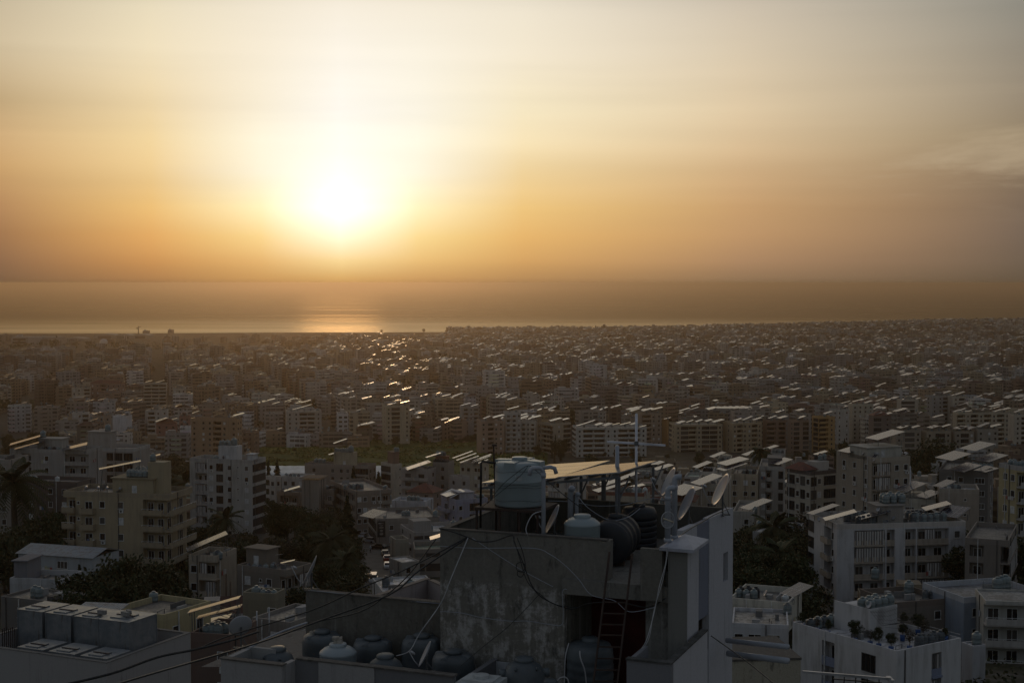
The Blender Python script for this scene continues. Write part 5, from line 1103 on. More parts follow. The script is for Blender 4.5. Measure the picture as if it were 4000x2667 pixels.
for i, (a, c, tp, Y, lab) in enumerate([(557, 577, 1292, 4180, 'small dark shed beside the coast crane'), (655, 672, 1288, 4200, 'stepped dark works building on the shore'), (2318, 2372, 1281, 4080, 'dark works block with chimneys on the shore'), (2463, 2540, 1278, 3950, 'wide dark hall on the coastal skyline'), (3047, 3094, 1276, 3900, 'square block on the skyline right of the bay'), (1330, 1420, 1305, 3600, 'long dark low building on the plain'),
     (3310, 3352, 1277, 3800, 'slab on the ridge skyline'), (2880, 2945, 1283, 4000, 'open frame building on the shore skyline'), (2556, 2640, 1292, 3700, 'long block with a bright panel roof on the skyline'), (2650, 2735, 1303, 3600, 'lower long block with a bright panel roof')]):
    rt, w_, h = coast_box('coastal_block', lab, 'building', a, c, tp, Y, 25, (.2, .18, .16)); MB().box(w_ * .2, w_ * .5, 5, 12, h, h + 3).build('roof_room', WALL, rt)
p = at(2360, 1268, 4085); g = gz(p.x, p.y); q = root('chimney', 'square dark chimney tower above the shore works', 'chimney', (p.x, p.y, g)); MB().box(-3.2, 3.2, -3, 3, 0, p.z - g).build('shaft', DFRAME, q); MB().box(-3.6, 3.6, -3.4, 3.4, p.z - g, p.z - g + 1).build('rim', DFRAME, q)
for i, (sx, tp, rr) in enumerate(((2327, 1272, 1.6), (2334, 1275, 1.2), (2352, 1272, 1.5))):
    p = at(sx, tp, 4084); g = gz(p.x, p.y); q = root('stack_pipe', 'slender stack %s on the shore works' % ('nearest the minaret', 'beside the first', 'beside the chimney tower')[i], 'chimney', (p.x, p.y, g)); MB().tube([(0, 0, 0), (0, 0, p.z - g)], rr, 8).build('shaft', DFRAME, q)
p = at(2274, 1275, 3900); g = gz(p.x, p.y); q = root('minaret', 'minaret with a gallery on the coastal skyline', 'minaret', (p.x, p.y, g)); hh = p.z - g
MB().lathe([(1.8, 0), (1.8, hh * .7), (3, hh * .72), (3, hh * .76), (1.5, hh * .77), (1.5, hh * .9), (.1, hh)], 12).build('shaft', DFRAME, q)
for i, (sx, tp, Y) in enumerate([(1655, 1284, 4150), (1945, 1285, 4100), (1745, 1287, 4100), (3130, 1270, 3850), (3150, 1274, 3850), (3112, 1276, 3850), (1490, 1288, 4150), (1930, 1290, 4080), (2130, 1288, 4050), (2150, 1286, 4050)]):
    p = at(sx, tp, Y); g = gz(p.x, p.y); tree('b%d' % (i % 3), (p.x, p.y, g), max(1., (p.z - g) / 8), 'dark round tree silhouetted on the coast, %s' % ('by the point', 'big one mid shore', 'low one', 'tallest by the bay', 'second by the bay', 'third by the bay', 'near the dark shed', 'small one mid shore', 'first of a pair', 'second of a pair')[i], 'trees on the coastal skyline')
# ---------------------------------------------------------------- the rooftop in front
YAW = math.radians(-21.73); O_ = Vector((-2.177, 42.779, H)); LM = Matrix.Translation(O_) @ Matrix.Rotation(YAW, 4, 'Z')
def Lw(u, v, z): return LM @ Vector((u, v, z))
PA = 'grey concrete rooftop block with stained wall'
br = root('concrete_building', 'stained concrete building with a fenced tank roof and tank terrace', 'building', tuple(LM.translation), YAW)
CG = (.2, .187, .163); CW = (.47, .47, .5); CBL = (.2, .215, .27)
b = MB(); b.col = CG
b.box(0, 4., 0, .25, -12.4, -8.6); b.box(0, 5.15, 0, .16, -8.6, -7.44); b.box(0, .16, .16, 7.3, -8.6, -7.44); b.box(0, .25, .25, 7.3, -12.4, -8.6)
b.box(5.15, 5.32, -.02, .5, -8.6, -7.46)
b.build('stained_wall', CONC, br)
b = MB(); b.col = (.13, .12, .1); b.box(.16, 7.1, 7.15, 7.3, -8.6, -7.44); b.box(3.8, 4.1, .25, 2.6, -12.4, -9.02); b.box(4., 7., 2.6, 2.8, -12.4, -9.02); b.build('rear_parapet', CONC2, br)
b = MB(); b.col = (.2, .19, .17); b.box(.25, 7., .16, 7.15, -9.02, -8.6); b.box(4., 7.2, -.22, .16, -9.04, -8.6); b.build('roof_slab', CONC2, br)
b = MB(); b.col = (.17, .16, .14); b.box(6.42, 7.05, -.4, -.24, -8.98, -7.5); b.box(6.88, 7.05, -.24, .7, -8.98, -7.5); b.box(6.42, 6.58, -.24, .1, -8.6, -7.6); b.build('corner_parapet', CONC2, br)
b = MB(); b.col = (.19, .185, .17); b.box(6.45, 7.18, .05, .5, -12.4, -9.04); b.box(7.06, 7.2, -.05, 1., -9.04, -8.2); b.build('pillar', CONC2, br)
b = MB(); b.col = (.2, .195, .18); b.box(7.2, 7.25, -.28, 1., -12.4, -7.55); b.box(7.25, 7.75, -.3, -.25, -12.4, -7.55); b.col = CW; b.box(7.7, 7.76, -.25, 1., -12.4, -7.56); b.box(7.25, 7.7, .95, 1., -12.4, -7.56); b.build('chimney', PLAS, br)
b = MB(); b.col = (.5, .5, .54); cz = -7.42; q = [(7.0, -.5, cz), (8.0, -.55, cz), (8.0, 1.25, cz), (7.0, 1.25, cz)]; ap = (7.5, .4, -7.16)
for i in range(4): b.poly([q[i], q[(i + 1) % 4], ap])
b.poly(q[::-1]); q2 = [(x, y, z - .09) for x, y, z in q]
for i in range(4): b.poly([q2[i], q2[(i + 1) % 4], q[(i + 1) % 4], q[i]])
b.poly(q2[::-1]); b.build('chimney_cap', plain('painted_metal_cap', (.36, .37, .42), .5), br)
# right wall in pieces round the opening and the window
def wp(v): return 6.9 + (v - 2.56) * .0855
def wseg(b, v0, v1, z0, z1, off=0., th_=.22):
    a, c = wp(v0) + off, wp(v1) + off; b.rings([[(a - th_, v0, z0), (a, v0, z0), (c, v1, z0), (c - th_, v1, z0)], [(a - th_, v0, z1), (a, v0, z1), (c, v1, z1), (c - th_, v1, z1)]])
b = MB(); b.col = CW; wseg(b, 2.5, 3.75, -20, -7.44); wseg(b, 4.95, 6.35, -20, -7.44); wseg(b, 6.35, 6.85, -20, -9.75); wseg(b, 6.35, 6.85, -8.8, -7.44); wseg(b, 6.85, 7.35, -20, -7.44); b.col = (.4, .4, .42); wseg(b, 3.75, 4.95, -20, -11.6, -.02)
b.box(wp(7.35) - 4, wp(7.35) - .22, 7.2, 7.36, -20, -8.61); b.build('side_wall', PLAS, br)
b = MB(); b.col = CBL; wseg(b, 3.75, 4.95, -10.5, -7.5, -.03); b.build('blue_grey_strip', PLAS, br)
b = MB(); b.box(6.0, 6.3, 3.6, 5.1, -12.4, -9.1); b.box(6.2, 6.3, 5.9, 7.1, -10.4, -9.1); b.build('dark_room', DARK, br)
b = MB(); b.box(4.1, 6.45, 2.2, 2.3, -12.4, -9.2); b.build('red_curtain', plain('dark_red_cloth', (.07, .012, .01), .95), br)
b = MB(); b.col = CW; b.box(7.86, 8.02, -2.68, 1.02, -20, -10.04); b.col = (.2, .2, .215); b.box(6.78, 8.02, -2.86, -2.68, -20, -10.05); b.box(6.78, 6.9, -2.68, -1.2, -12.4, -10.06); b.build('balcony_parapet', PLAS, br)
b = MB(); b.col = (.07, .07, .068); b.box(7.84, 8.04, -2.9, 1.04, -10.04, -10.0); b.box(6.76, 7.84, -2.9, -2.66, -10.05, -10.0); b.build('mouldy_coping', CONC2, br)
# terrace
b = MB(); b.col = (.2, .19, .18); b.box(-5.2, 7.86, -3.9, 2.6, -12.6, -12.4); b.build('terrace_floor', CONC2, br)
b = MB(); b.col = (.15, .14, .12); b.box(-5.18, -.0, .9, 1.1, -20, -9.93); b.build('terrace_rear_wall', CONC2, br)
b = MB(); b.col = (.33, .32, .32); b.box(-5.2, -3.16, -3.98, -3.8, -20, -10.93); b.box(-3.3, -3.14, -3.8, -3.22, -20, -10.94); b.box(-2.35, -.55, -3.3, -3.1, -20, -10.9)
b.col = (.17, .17, .18); b.box(-3.14, -2.35, -3.26, -3.1, -20, -10.92); b.box(-.55, 1.9, -3.26, -3.1, -20, -10.92); b.box(1.74, 1.9, -3.1, 1., -20, -11.2); b.col = (.3, .3, .3); b.box(-5.2, -5.04, -3.8, -2.6, -20, -10.94); b.box(-5.2, -4.2, -2.6, -2.45, -12.4, -10.9); b.build('front_parapet', PLAS, br)
for q in ((-5.24, -3.12, -4.02, -3.76, -10.93, -10.89), (-3.1, 1.94, -3.32, -3.06, -10.9, -10.86), (-5.22, 0., .86, 1.14, -9.93, -9.89), (-.03, 5.3, -.03, .19, -7.44, -7.4), (-.03, .19, .19, 7.3, -7.44, -7.41)):
    b = MB(); b.col = (.12, .11, .1); b.box(*q); b.build('coping', CONC2, br)
b = MB(); b.col = (.42, .43, .45); b.M = Matrix.Translation((2.2, -.06, -12.4)) @ Matrix.Rotation(.04, 4, 'X'); b.box(-.4, .42, -.05, -.01, 0, 1.15); tag(b.build('metal_sheet', PLAS, None), 'white rusty sheet leaning on the stained wall', 'sheet').matrix_world = LM
# foreground tanks
def big_tank(kind, p, r, h, label, m, group='tanks on the terrace', rz=0.):
    rt = root('water_tank', label, 'water tank', p, rz, group); pr = [(r * .97, 0)]
    n = 40
    if kind == 'cone':
        pr += [(r, .05), (r, h * .8), (r * 1.02, h * .81), (r * 1.02, h * .83), (r * .985, h * .85), (r * .75, h * .91), (r * .5, h * .94)]
        lid = [(r * .46, h * .9), (r * .48, h * .92), (r * .48, h * .975), (r * .44, h * .99), (r * .1, h)]
    elif kind == 'cap':
        pr += [(r, .05), (r, h * .5), (r * 1.012, h * .51), (r * 1.012, h * .53), (r, h * .54), (r, h * .78), (r * .985, h * .84), (r * .93, h * .895), (r * .8, h * .92), (r * .3, h * .935)]
        lid = [(r * .32, h * .92), (r * .32, h * .985), (r * .3, h), (r * .05, h)]
    elif kind == 'rib':
        for k in range(6): z = h * .78 * (k + .5) / 6; pr += [(r * .975, z - .1), (r, z - .04), (r, z + .04), (r * .975, z + .1)]
        pr += [(r * .97, h * .82), (r * .85, h * .9), (r * .5, h * .93)]; lid = [(r * .34, h * .92), (r * .36, h * .94), (r * .36, h * .98), (r * .25, h)]
    elif kind == 'lobed':
        pr += [(r, .06)]
        for k in range(3): z = h * (.14 + .2 * k); pr += [(r * .985, z), (r, z + .05), (r, z + .1)]
        pr += [(r, h * .7), (r * .985, h * .78), (r * .93, h * .85), (r * .8, h * .89), (r * .42, h * .91)]; lid = [(r * .36, h * .9), (r * .42, h * .93), (r * .42, h * .97), (r * .34, h * .985), (r * .1, h)]
    else:
        pr += [(r, .1), (r * 1.01, h * .3), (r, h * .5), (r * .93, h * .68), (r * .75, h * .83), (r * .42, h * .92)]
        lid = [(r * .42, h * .9), (r * .45, h * .92), (r * .45, h * .96), (r * .38, h * .985), (r * .1, h)]
    b = MB().lathe(pr, n); b.build('body', m, rt, True)
    l = MB().lathe(lid, 24); l.build('lid', m, rt, True)
    if kind in ('dome', 'cone'):
        if kind == 'dome':
            s = MB()
            for a in (0, math.pi): s.lathe([(.02, -.02), (.2 * r, 0), (.2 * r, .3 * r), (.18 * r, .34 * r)], 14, (math.cos(a) * r * .8, math.sin(a) * r * .8, h * .68), (math.cos(a), math.sin(a), .05))
            s.build('side_port', m, rt, True)
        for a in (-2.2, -.9): MB().lathe([(.04, 0), (.05, .03), (.03, .07), (.01, .08)], 8, (math.cos(a) * r * .78, math.sin(a) * r * .78, h * .8)).build('knob', m, rt, True)
    if kind == 'lobed' or kind == 'cap':
        for k in range(4):
            a = math.pi / 4 + k * math.pi / 2; M = Matrix.Translation((0, 0, h * (.86 if kind == 'lobed' else .9))) @ Matrix.Rotation(a, 4, 'Z')
            s = MB(M); x1 = r * .99
            if kind == 'cap': s.rings([[(r * .25, -.2 * r, -h * .03), (r * .25, .2 * r, -h * .03), (r * .25, .2 * r, h * .05), (r * .25, -.2 * r, h * .05)], [(x1, -.24 * r, -h * .1), (x1, .24 * r, -h * .1), (x1, .22 * r, h * .035), (x1, -.22 * r, h * .035)]])
            else: s.lathe([(.2 * r, 0), (.21 * r, .1), (.21 * r, .44 * r), (.17 * r, .5 * r)], 14, (r * .42, 0, -.035), (1, 0, -.06))
            s.build('shoulder', m, rt, kind == 'lobed')
    return rt
TG2 = plain('pale_green_plastic', (.26, .31, .325), .38, 0, .08, .9)
T2C = plain('pale_blue_plastic', (.3, .345, .37), .42, 0, .1, 1.)
et = big_tank('cap', Lw(2.02, 1.45, -6.78), .77, 1.46, 'large pale green tank raised on a rusty steel table', TG2, None, .35)
lb = MB(); rr = .775
for k in range(4):
    a0, a1 = -2.02 + k * .045, -2.02 + (k + 1) * .045; lb.poly([(rr * math.cos(a0), rr * math.sin(a0), .82), (rr * math.cos(a1), rr * math.sin(a1), .82), (rr * math.cos(a1), rr * math.sin(a1), .95), (rr * math.cos(a0), rr * math.sin(a0), .95)])
for k in range(3): lb.box(-.40 + .05 * k, -.37 + .05 * k, -.74, -.70, .95, 1.0)
lb.build('label_plate', plain('sticker', (.42, .45, .46), .5), et)
wb = MB()
for z in (1.08, .68, .6, .2): wb.tube([(.785 * math.cos(a * .2 - 3.2), .785 * math.sin(a * .2 - 3.2), z - .03 * math.sin(a * .25 * 3)) for a in range(17)], .0045, 4)
wb.build('wire', BLACK, et)
st = root('steel_stand', 'rusty steel table carrying the raised green tank', 'stand', Lw(2.02, 1.45, -8.6), YAW)
MB().box(-1.15, .95, -.85, .85, 1.72, 1.8).build('top', RUST, st)
for x in (-1.1, -.35, .3, .88):
    for y in (-.78, .78): MB().bar((x, y, 0), (x, y, 1.72), .06).build('leg', RUST, st)
big_tank('cone', Lw(4.18, 1.05, -8.6), .535, 1.72, 'pale tank with cone lid standing behind the front parapet', TG2, None, .4)
def lying(u, v, r, l, label, ang, k=3):
    rt = root('water_tank', label, 'water tank', Lw(u, v, -8.6), YAW + ang, 'black tanks on the roof'); b = MB(); pr = [(r * .3, -l / 2 - .1), (r * .8, -l / 2 - .08), (r * .93, -l / 2 - .03), (r * .97, -l / 2 + .04)]
    for j in range(k): z = -l / 2 + l * (j + .5) / k; pr += [(r * .94, z - .12), (r, z - .07), (r, z + .07), (r * .94, z + .12)]
    pr += [(r * .97, l / 2), (r * .8, l / 2 + .1), (r * .4, l / 2 + .15)]
    b.lathe(pr, 36, (0, 0, r + .03), (0, 1, 0)); b.build('body', TANKB, rt, True); MB().lathe([(r * .3, 0), (r * .32, .04), (r * .32, .12), (r * .25, .14)], 20, (0, .1, 2 * r - .02)).build('lid', TANKB, rt, True); MB().lathe([(r * .32, 0), (r * .32, .05)], 24, (0, -l / 2 - .15, r), (0, -1, 0)).build('end_boss', TANKB, rt, True)
    for y in (-l * .3, l * .3): MB().box(-r * .6, r * .6, y - .08, y + .08, 0, .12).build('cradle', WOOD, rt)
lying(4.66, 2.75, .68, 1.7, 'black tank lying on its side behind the pale cone tank', .1)
big_tank('rib', Lw(4.62, 5.5, -8.6), .58, 1.42, 'black ribbed tank standing under the solar frame', TANKB, 'black tanks on the roof')
def tt(kind, sx, top, Y, r, h, label, m, rz=0.):
    p = at(sx, top, Y); return big_tank(kind, (p.x, p.y, p.z - h), r, h, label, m, 'tanks on the terrace', rz)
tt('dome', 1085, 2522, 42.2, .56, 1.6, 'dome topped tank, first behind the white front parapet', TANKD, YAW)
ct_ = tt('cone', 1320, 2508, 42.3, .55, 1.75, 'pale blue tank with a stone on its lid', T2C)
p = at(1320, 2510, 42.3); sb = MB(); sb.rings([[(-.13, -.1, 0), (.12, -.12, 0), (.15, .1, 0), (-.1, .12, 0)], [(-.1, -.08, .17), (.13, -.1, .15), (.12, .1, .19), (-.12, .08, .13)]]); sb.box(-.16, .03, -.1, .06, .1, .2)
tag(sb.build('stone', plain('rough_stone', (.32, .29, .25), .9, 0, .3, 9.), None, False, p + Vector((0, 0, .0))), 'rough stone lying on the pale blue tank', 'stone')
tt('lobed', 1257, 2455, 44.4, .62, 1.55, 'dark four lobed tank behind the pale blue tank', TANKD); tt('lobed', 1456, 2480, 43.7, .62, 1.5, 'dark lobed tank in the middle of the terrace', TANKD, .4); tt('lobed', 1647, 2470, 43.3, .62, 1.55, 'dark lobed tank touching the corner of the stained wall', TANKD, .2)
tt('dome', 1505, 2550, 40.9, .58, 1.5, 'low dome topped tank behind the dark front parapet', TANKD, YAW); tt('lobed', 1771, 2532, 41.8, .64, 1.5, 'dark lobed tank against the stained wall foot', TANKD, .3); tt('dome', 2047, 2562, 40., .63, 1.5, 'large round dark tank below the stained wall', TANKD, YAW + .5)
tt('rib', 2305, 2484, 41.4, .7, 2.1, 'largest dark ribbed tank in front of the red curtain', TANKD); tt('dome', 2150, 2650, 38.4, .42, 1.3, 'tank showing only its lid at the bottom edge', TANKD)
p = at(1880, 2640, 39.3); rt = root('box_tank', 'white square tank lid at the foot of the stained wall', 'water tank', (p.x, p.y, p.z - 1.1), YAW); MB().box(-.58, .58, -.5, .5, 0, 1.).build('body', TANKW, rt); b = MB().box(-.45, .45, -.38, .38, 1., 1.07); b.lathe([(.22, 1.07), (.22, 1.15)], 18); b.build('lid', TANKW, rt)
# solar frames over the roof
def quad_panel(q, rows, label, posts):
    q = [Vector(v) + Vector((0, 0, H)) for v in q]; c = sum(q, Vector()) / 4; rt = root('solar_collector', label, 'solar panel', (c.x, c.y, c.z), 0., 'raised solar panels over the tank roof')
    L = [v - c for v in q]; w_ = (q[1] - q[0]).length; d_ = (q[3] - q[0]).length
    for k in range(rows):
        t0, t1 = k / rows + .004, (k + 1) / rows - .006; a, bb = L[0].lerp(L[3], t0), L[1].lerp(L[2], t0); e, f = L[1].lerp(L[2], t1), L[0].lerp(L[3], t1)
        b = MB(); b.i = 1; dn = Vector((0, 0, -.035)); b.rings([[a + dn, bb + dn, e + dn, f + dn], [a - Vector((0, 0, .002)), bb - Vector((0, 0, .002)), e - Vector((0, 0, .002)), f - Vector((0, 0, .002))]]); b.i = 0
        b.poly([a, bb, e, f], [(0.02, 0.02), (.02, w_), (d_ / rows * .98, w_), (d_ / rows * .98, 0.02)]); b.build('panel', [NPAN, ALU], rt)
    g = MB(); dn = Vector((0, 0, -.1))
    for t_ in (.12, .5, .88): g.bar(L[0].lerp(L[1], t_) + dn, L[3].lerp(L[2], t_) + dn, .05, .07)
    g.bar(L[0] + dn * 1.7, L[1] + dn * 1.7, .06, .08); g.bar(L[3] + dn * 1.7, L[2] + dn * 1.7, .06, .08); g.build('rail', STEEL, rt)
    for (s, t_) in posts:
        a = L[0].lerp(L[1], s).lerp(L[3].lerp(L[2], s), t_); MB().bar(a + Vector((0, 0, H - 8.6 - c.z - a.z)), a + dn * 1.7, .085).build('post', STEEL, rt); MB().bar(a + Vector((0, 0, -.9)), a + Vector((.35, .15, -.15)), .04).build('brace', STEEL, rt)
def m_npan(t, b): m_panel(t, b, .12); b.inputs['Coat Weight'].default_value = .0
NPAN = mat('near_photovoltaic_glass', m_npan)
quad_panel([(1.45, 45.2, -6.18), (3.37, 44.4, -5.92), (4.98, 48.5, -6.07), (3.1, 49.3, -6.33)], 4, 'raised golden solar panel frame on the right, over the black tanks', [(.97, .04), (.97, .93), (.1, .9)])
quad_panel([(-1.05, 46.45, -6.55), (1.38, 45.45, -6.25), (3.53, 50.8, -6.35), (1.39, 51.8, -6.62)], 4, 'raised golden solar panel frame behind the green tank', [(.05, .1), (.95, .5), (.95, .95)])
# pipes, masts and poles
def pole(name, label, cat, pts, r, m, n=10, group=None, fit=None):
    c = Vector(pts[0]); rt = root(name, label, cat, tuple(c), 0., group); MB().tube([Vector(p) - c for p in pts], r, n).build('pipe' if cat == 'pipe' else 'pole', m, rt, True)
    for a, d, rr_, l in fit or []: MB().lathe([(rr_, 0), (rr_, l)], 12, Vector(a) - c, d).build('collar', m, rt, True)
    return rt
def elbow(base, z1, dirx, r_=.16, ln=.18):
    b0 = Vector(base); top = Vector((b0.x, b0.y, z1)); d = Vector(dirx).normalized(); pts = [b0, top]
    for k in range(1, 6): a = k / 5 * math.pi / 2; pts.append(top + Vector((0, 0, math.sin(a) * r_)) + d * (1 - math.cos(a)) * r_)
    pts.append(pts[-1] + d * ln); return pts
b0 = Lw(3.22, .32, -8.6); e1 = elbow(b0, H - 5.62, (-1, -.2, 0)); e1 += [e1[-1] + Vector((-.06, 0, -.06)), e1[-1] + Vector((-.08, 0, -.22))]
vp = pole('vent_pipe', 'tall grey vent pipe with two elbows beside the raised green tank', 'pipe', e1, .062, PVC, 12, None, [((b0.x, b0.y, H - 5.75), (0, 0, 1), .075, .14)])
c0 = Vector((b0.x, b0.y, H - 5.5)) - b0; MB().tube([c0 + Vector((0, 0, .04)), c0 + Vector((.2, .03, .06)), c0 + Vector((.33, .05, .02)), c0 + Vector((.38, .05, -.14))], .062, 12).build('elbow', PVC, vp, True)
for i, (du, tp) in enumerate(((0., -6.45), (.2, -6.62))): bb = Lw(3.06 + du, 3.2, -8.6); pole('vent_pipe', ['thicker', 'thinner'][i] + ' vent pipe of the pair behind the pale cone tank', 'pipe', elbow(bb, H + tp - .1, (.3, -1, 0), .1, .1), .095 - .03 * i, PVC)
for i, (sx, tp, Y, dx) in enumerate(((2608, 1905, 40., (1, -.2, 0)), (2634, 1862, 40.3, (1, -.1, 0)))):
    bb = at(sx, 2115 - i * 12, Y); tpz = at(sx, tp, Y).z; pole('vent_pipe', ['shorter', 'taller'][i] + ' vent pipe with an elbow on the chimney cap', 'pipe', elbow(bb, tpz - .1, dx, .1, .1), .085, PVC, 12, 'vent pipes on the chimney cap', [((bb.x, bb.y, tpz - .35), (0, 0, 1), .095, .12), ((bb.x, bb.y, bb.z), (0, 0, 1), .11, .1)])
pz = at(2411, 1740, 47.3); pole('steel_post', 'thick bluish post rising behind the solar panels', 'post', [(pz.x, pz.y, H - 8.6), (pz.x, pz.y, pz.z)], .07, PVC)
pz = at(2486, 1615, 48.2); ap_ = root('tv_antenna', 'tall white T shaped antenna pole behind the solar panels', 'antenna', (pz.x, pz.y, H - 8.6)); hh = pz.z - H + 8.6; MB().tube([(0, 0, 0), (0, 0, hh)], .045, 8).build('mast', plain('whitish_steel', (.6, .6, .65), .5), ap_, True)
cz = at(2486, 1731, 48.2).z - H + 8.6; MB().bar((-1.0, 0, cz + .06), (.99, 0, cz - .07), .05, .07).build('crossbar', MATS['whitish_steel'], ap_); MB().box(-.07, .07, -.06, .06, cz - .08, cz + .08).build('clamp', STEEL, ap_)
a, c = at(1940, 2085, 43.3), at(1928, 1742, 43.3); m_ = pole('steel_rod', 'thin dark mast standing before the raised green tank', 'mast', [a, c, c + Vector((0, 0, .02))], .03, RUST, 6); MB().box(-.06, .1, -.05, .05, c.z - a.z, c.z - a.z + .06).build('cap', RUST, m_).location = (c.x - a.x, 0, 0)
a = [at(1877, 2060, 43.2), at(1879, 1808, 43.2), at(1884, 1801, 43.2), at(1996, 1817, 43.6)]; pole('steel_pipe', 'bent dark pipe feeding the top of the raised green tank', 'pipe', a, .035, BLACK, 8)
for i, (s0, s1) in enumerate((((2838, 2500, 45.5), (3080, 2525, 44.)), ((2842, 2550, 45.3), (3080, 2580, 43.8)))): pole('drain_pipe', ['upper', 'lower'][i] + ' grey drain pipe sticking out of the white side wall', 'pipe', [at(*s0), at(*s1)], .1 if i else .085, PVC, 12, 'drain pipes on the side wall')
a = at(2836, 2525, 45.3); 
# dishes
def dsh(cx, cy_, Y, d, az_, el_, mast, label): p = at(cx, cy_, Y); return dish((p.x, p.y, p.z - mast), az_, el_, d, label, mast, 'satellite dishes round the tank roof')
dsh(2165, 2030, 42.5, .95, -93, 26, .75, 'thin tilted dish between vent pipe and pale cone tank'); dsh(2617, 1886, 44.8, 1.02, -93, 26, 1.3, 'satellite dish half hidden behind the vent pipes'); dsh(2690, 1971, 44., 1.16, -93, 26, .8, 'big tilted dish in the middle above the side wall')
dsh(2823, 1916, 45.9, 1.16, -93, 26, .8, 'big tilted dish at the outer corner of the side wall'); dsh(1217, 2231, 45.7, 1.06, -93, 26, .6, 'tilted dish standing alone on the terrace rear wall'); dsh(1666, 2556, 40.2, .8, -93, 26, .5, 'small tilted dish on the dark front parapet')
dsh(941, 2446, 45., .76, -25, 22, .7, 'wide open dish seen from behind at the terrace corner')
gp = at(2609, 2030, 39.6); gd = root('grid_dish', 'small round grid dish on the chimney pipe', 'satellite dish', tuple(gp), .2); b = MB()
for a_ in range(0, 360, 12):
    pass
ring = [(.19 * math.cos(k * math.pi / 12), 0, .23 * math.sin(k * math.pi / 12)) for k in range(25)]; b.tube(ring, .014, 5)
for i in range(-4, 5):
    for j in range(-5, 6):
        cx, cz_ = i * .045 + (.022 if j % 2 else 0), j * .042
        if (cx / .19) ** 2 + (cz_ / .23) ** 2 < .92:
            hx = [(cx + .024 * math.cos(k * math.pi / 3 + .52), .03 - .6 * (cx * cx + cz_ * cz_), cz_ + .024 * math.sin(k * math.pi / 3 + .52)) for k in range(7)]; b.tube(hx, .005, 3)
b.build('grid', DISH, gd); MB().tube([(-.16, -.05, .06), (0, -.1, 0), (.16, -.02, -.06)], .018, 6).build('arm', plain('cream_plastic', (.45, .4, .28), .5), gd, True)
# roof parapet of the neighbour just behind the terrace rear wall
q0, q1, q2 = at(1473, 2330, 58.6), at(1670, 2264, 62.), at(1722, 2286, 60.8); q2 = q1 + (q2 - q1) * 3; q3 = q1 + Vector((0, 0, 0)); pk = root('house', 'pinkish inner corner of a roof parapet behind the terrace rear wall', 'house', (q1.x, q1.y, q1.z - 8))
for nm, (A_, B_) in (('parapet', (q0, q1)), ('parapet', (q1, q2))):
    d_ = (B_ - A_); L_ = d_.length; b = MB(Matrix.Translation(A_ - Vector(pk.location)) @ Matrix.Rotation(math.atan2(d_.y, d_.x), 4, 'Z')); b.col = (.36, .31, .3); b.box(-2 if A_ is q0 else .0, L_ + (.18 if A_ is q0 else 0), .0, .18, -8, 0); b.col = (.2, .17, .15); b.box(-2 if A_ is q0 else .19, L_ + (.19 if A_ is q0 else 0), -.03, .21, .0, .05); b.build(nm, PLAS, pk)
b = MB(); b.col = (.16, .15, .14); zc = 6.6; b.poly([(-8, -9, zc), (9, -9, zc), (9, -.3, zc), (-.2, -.2, zc), (-6, -4, zc)]); b.build('roof', CONC2, pk)
# a person on the roof of the pale worn block
q = local('wl', *rpos('wl', 872, .15))
JS = [((0, 0, .95), .14, None), ((0, 0, 1.2), .15, 0), ((0, 0, 1.42), .15, 1), ((0, 0, 1.53), .06, 2), ((.01, 0, 1.66), .1, 3), ((.01, 0, 1.76), .085, 4), ((0, .19, 1.42), .06, 2), ((0, .26, 1.15), .045, 6), ((.12, .25, .92), .04, 7), ((0, -.19, 1.42), .06, 2), ((0, -.26, 1.15), .045, 9), ((.12, -.22, .95), .04, 10),
      ((0, .1, .88), .09, 0), ((.02, .11, .48), .065, 12), ((0, .11, .06), .05, 13), ((.14, .12, .03), .035, 14), ((0, -.1, .88), .09, 0), ((.02, -.11, .48), .065, 16), ((0, -.11, .06), .05, 17), ((.14, -.12, .03), .035, 18)]
figure(tuple(q), -1.4, JS, plain('dark_clothes', (.07, .07, .09), .9), 'person standing in dark clothes on the roof of the pale worn block')
# ladder
ld = root('ladder', 'rusty iron ladder leaning on the roof slab before the red curtain', 'ladder', tuple(at(2381, 2155, 40.55)))
o0 = at(2381, 2155, 40.55); la, lb_ = at(2381, 2155, 40.55) - o0, at(2314, 2700, 39.1) - o0; ra, rb_ = at(2470, 2160, 40.3) - o0, at(2408, 2700, 38.85) - o0
MB().bar(la, lb_, .05).build('rail', RUST, ld); MB().bar(ra, rb_, .05).build('rail', RUST, ld)
for y in (2354, 2398, 2441, 2482, 2528, 2573, 2617, 2660): t_ = (y - 2155) / 545; MB().bar(la.lerp(lb_, t_), ra.lerp(rb_, t_), .035).build('rung', RUST, ld)
# cables
def sag(pts, n=6):
    out = []
    for k in range(len(pts) - 1):
        p0, p1, p2, p3 = pts[max(k - 1, 0)], pts[k], pts[k + 1], pts[min(k + 2, len(pts) - 1)]
        for j in range(n):
            t_ = j / n; out.append(.5 * ((2 * p1) + (p2 - p0) * t_ + (2 * p0 - 5 * p1 + 4 * p2 - p3) * t_ * t_ + (3 * p1 - p0 - 3 * p2 + p3) * t_ ** 3))
    return out + [pts[-1]]
def cable(label, pts, r=.014, m=BLACK, name='cable'):
    P_ = sag([at(*p) for p in pts]); c = P_[0]; o = MB().tube([p - c for p in P_], r, 5).build(name, m, None, True, c); return tag(o, label, 'cable', 'loose cables around the rooftop' if name == 'cable' else None)
cable('thick black cable from the wall knot down past the terrace corner', [(1829, 2098, 42.4), (1640, 2225, 41.6), (1520, 2322, 41), (1230, 2430, 40), (1000, 2512, 38), (560, 2640, 34), (300, 2720, 32)], .028)
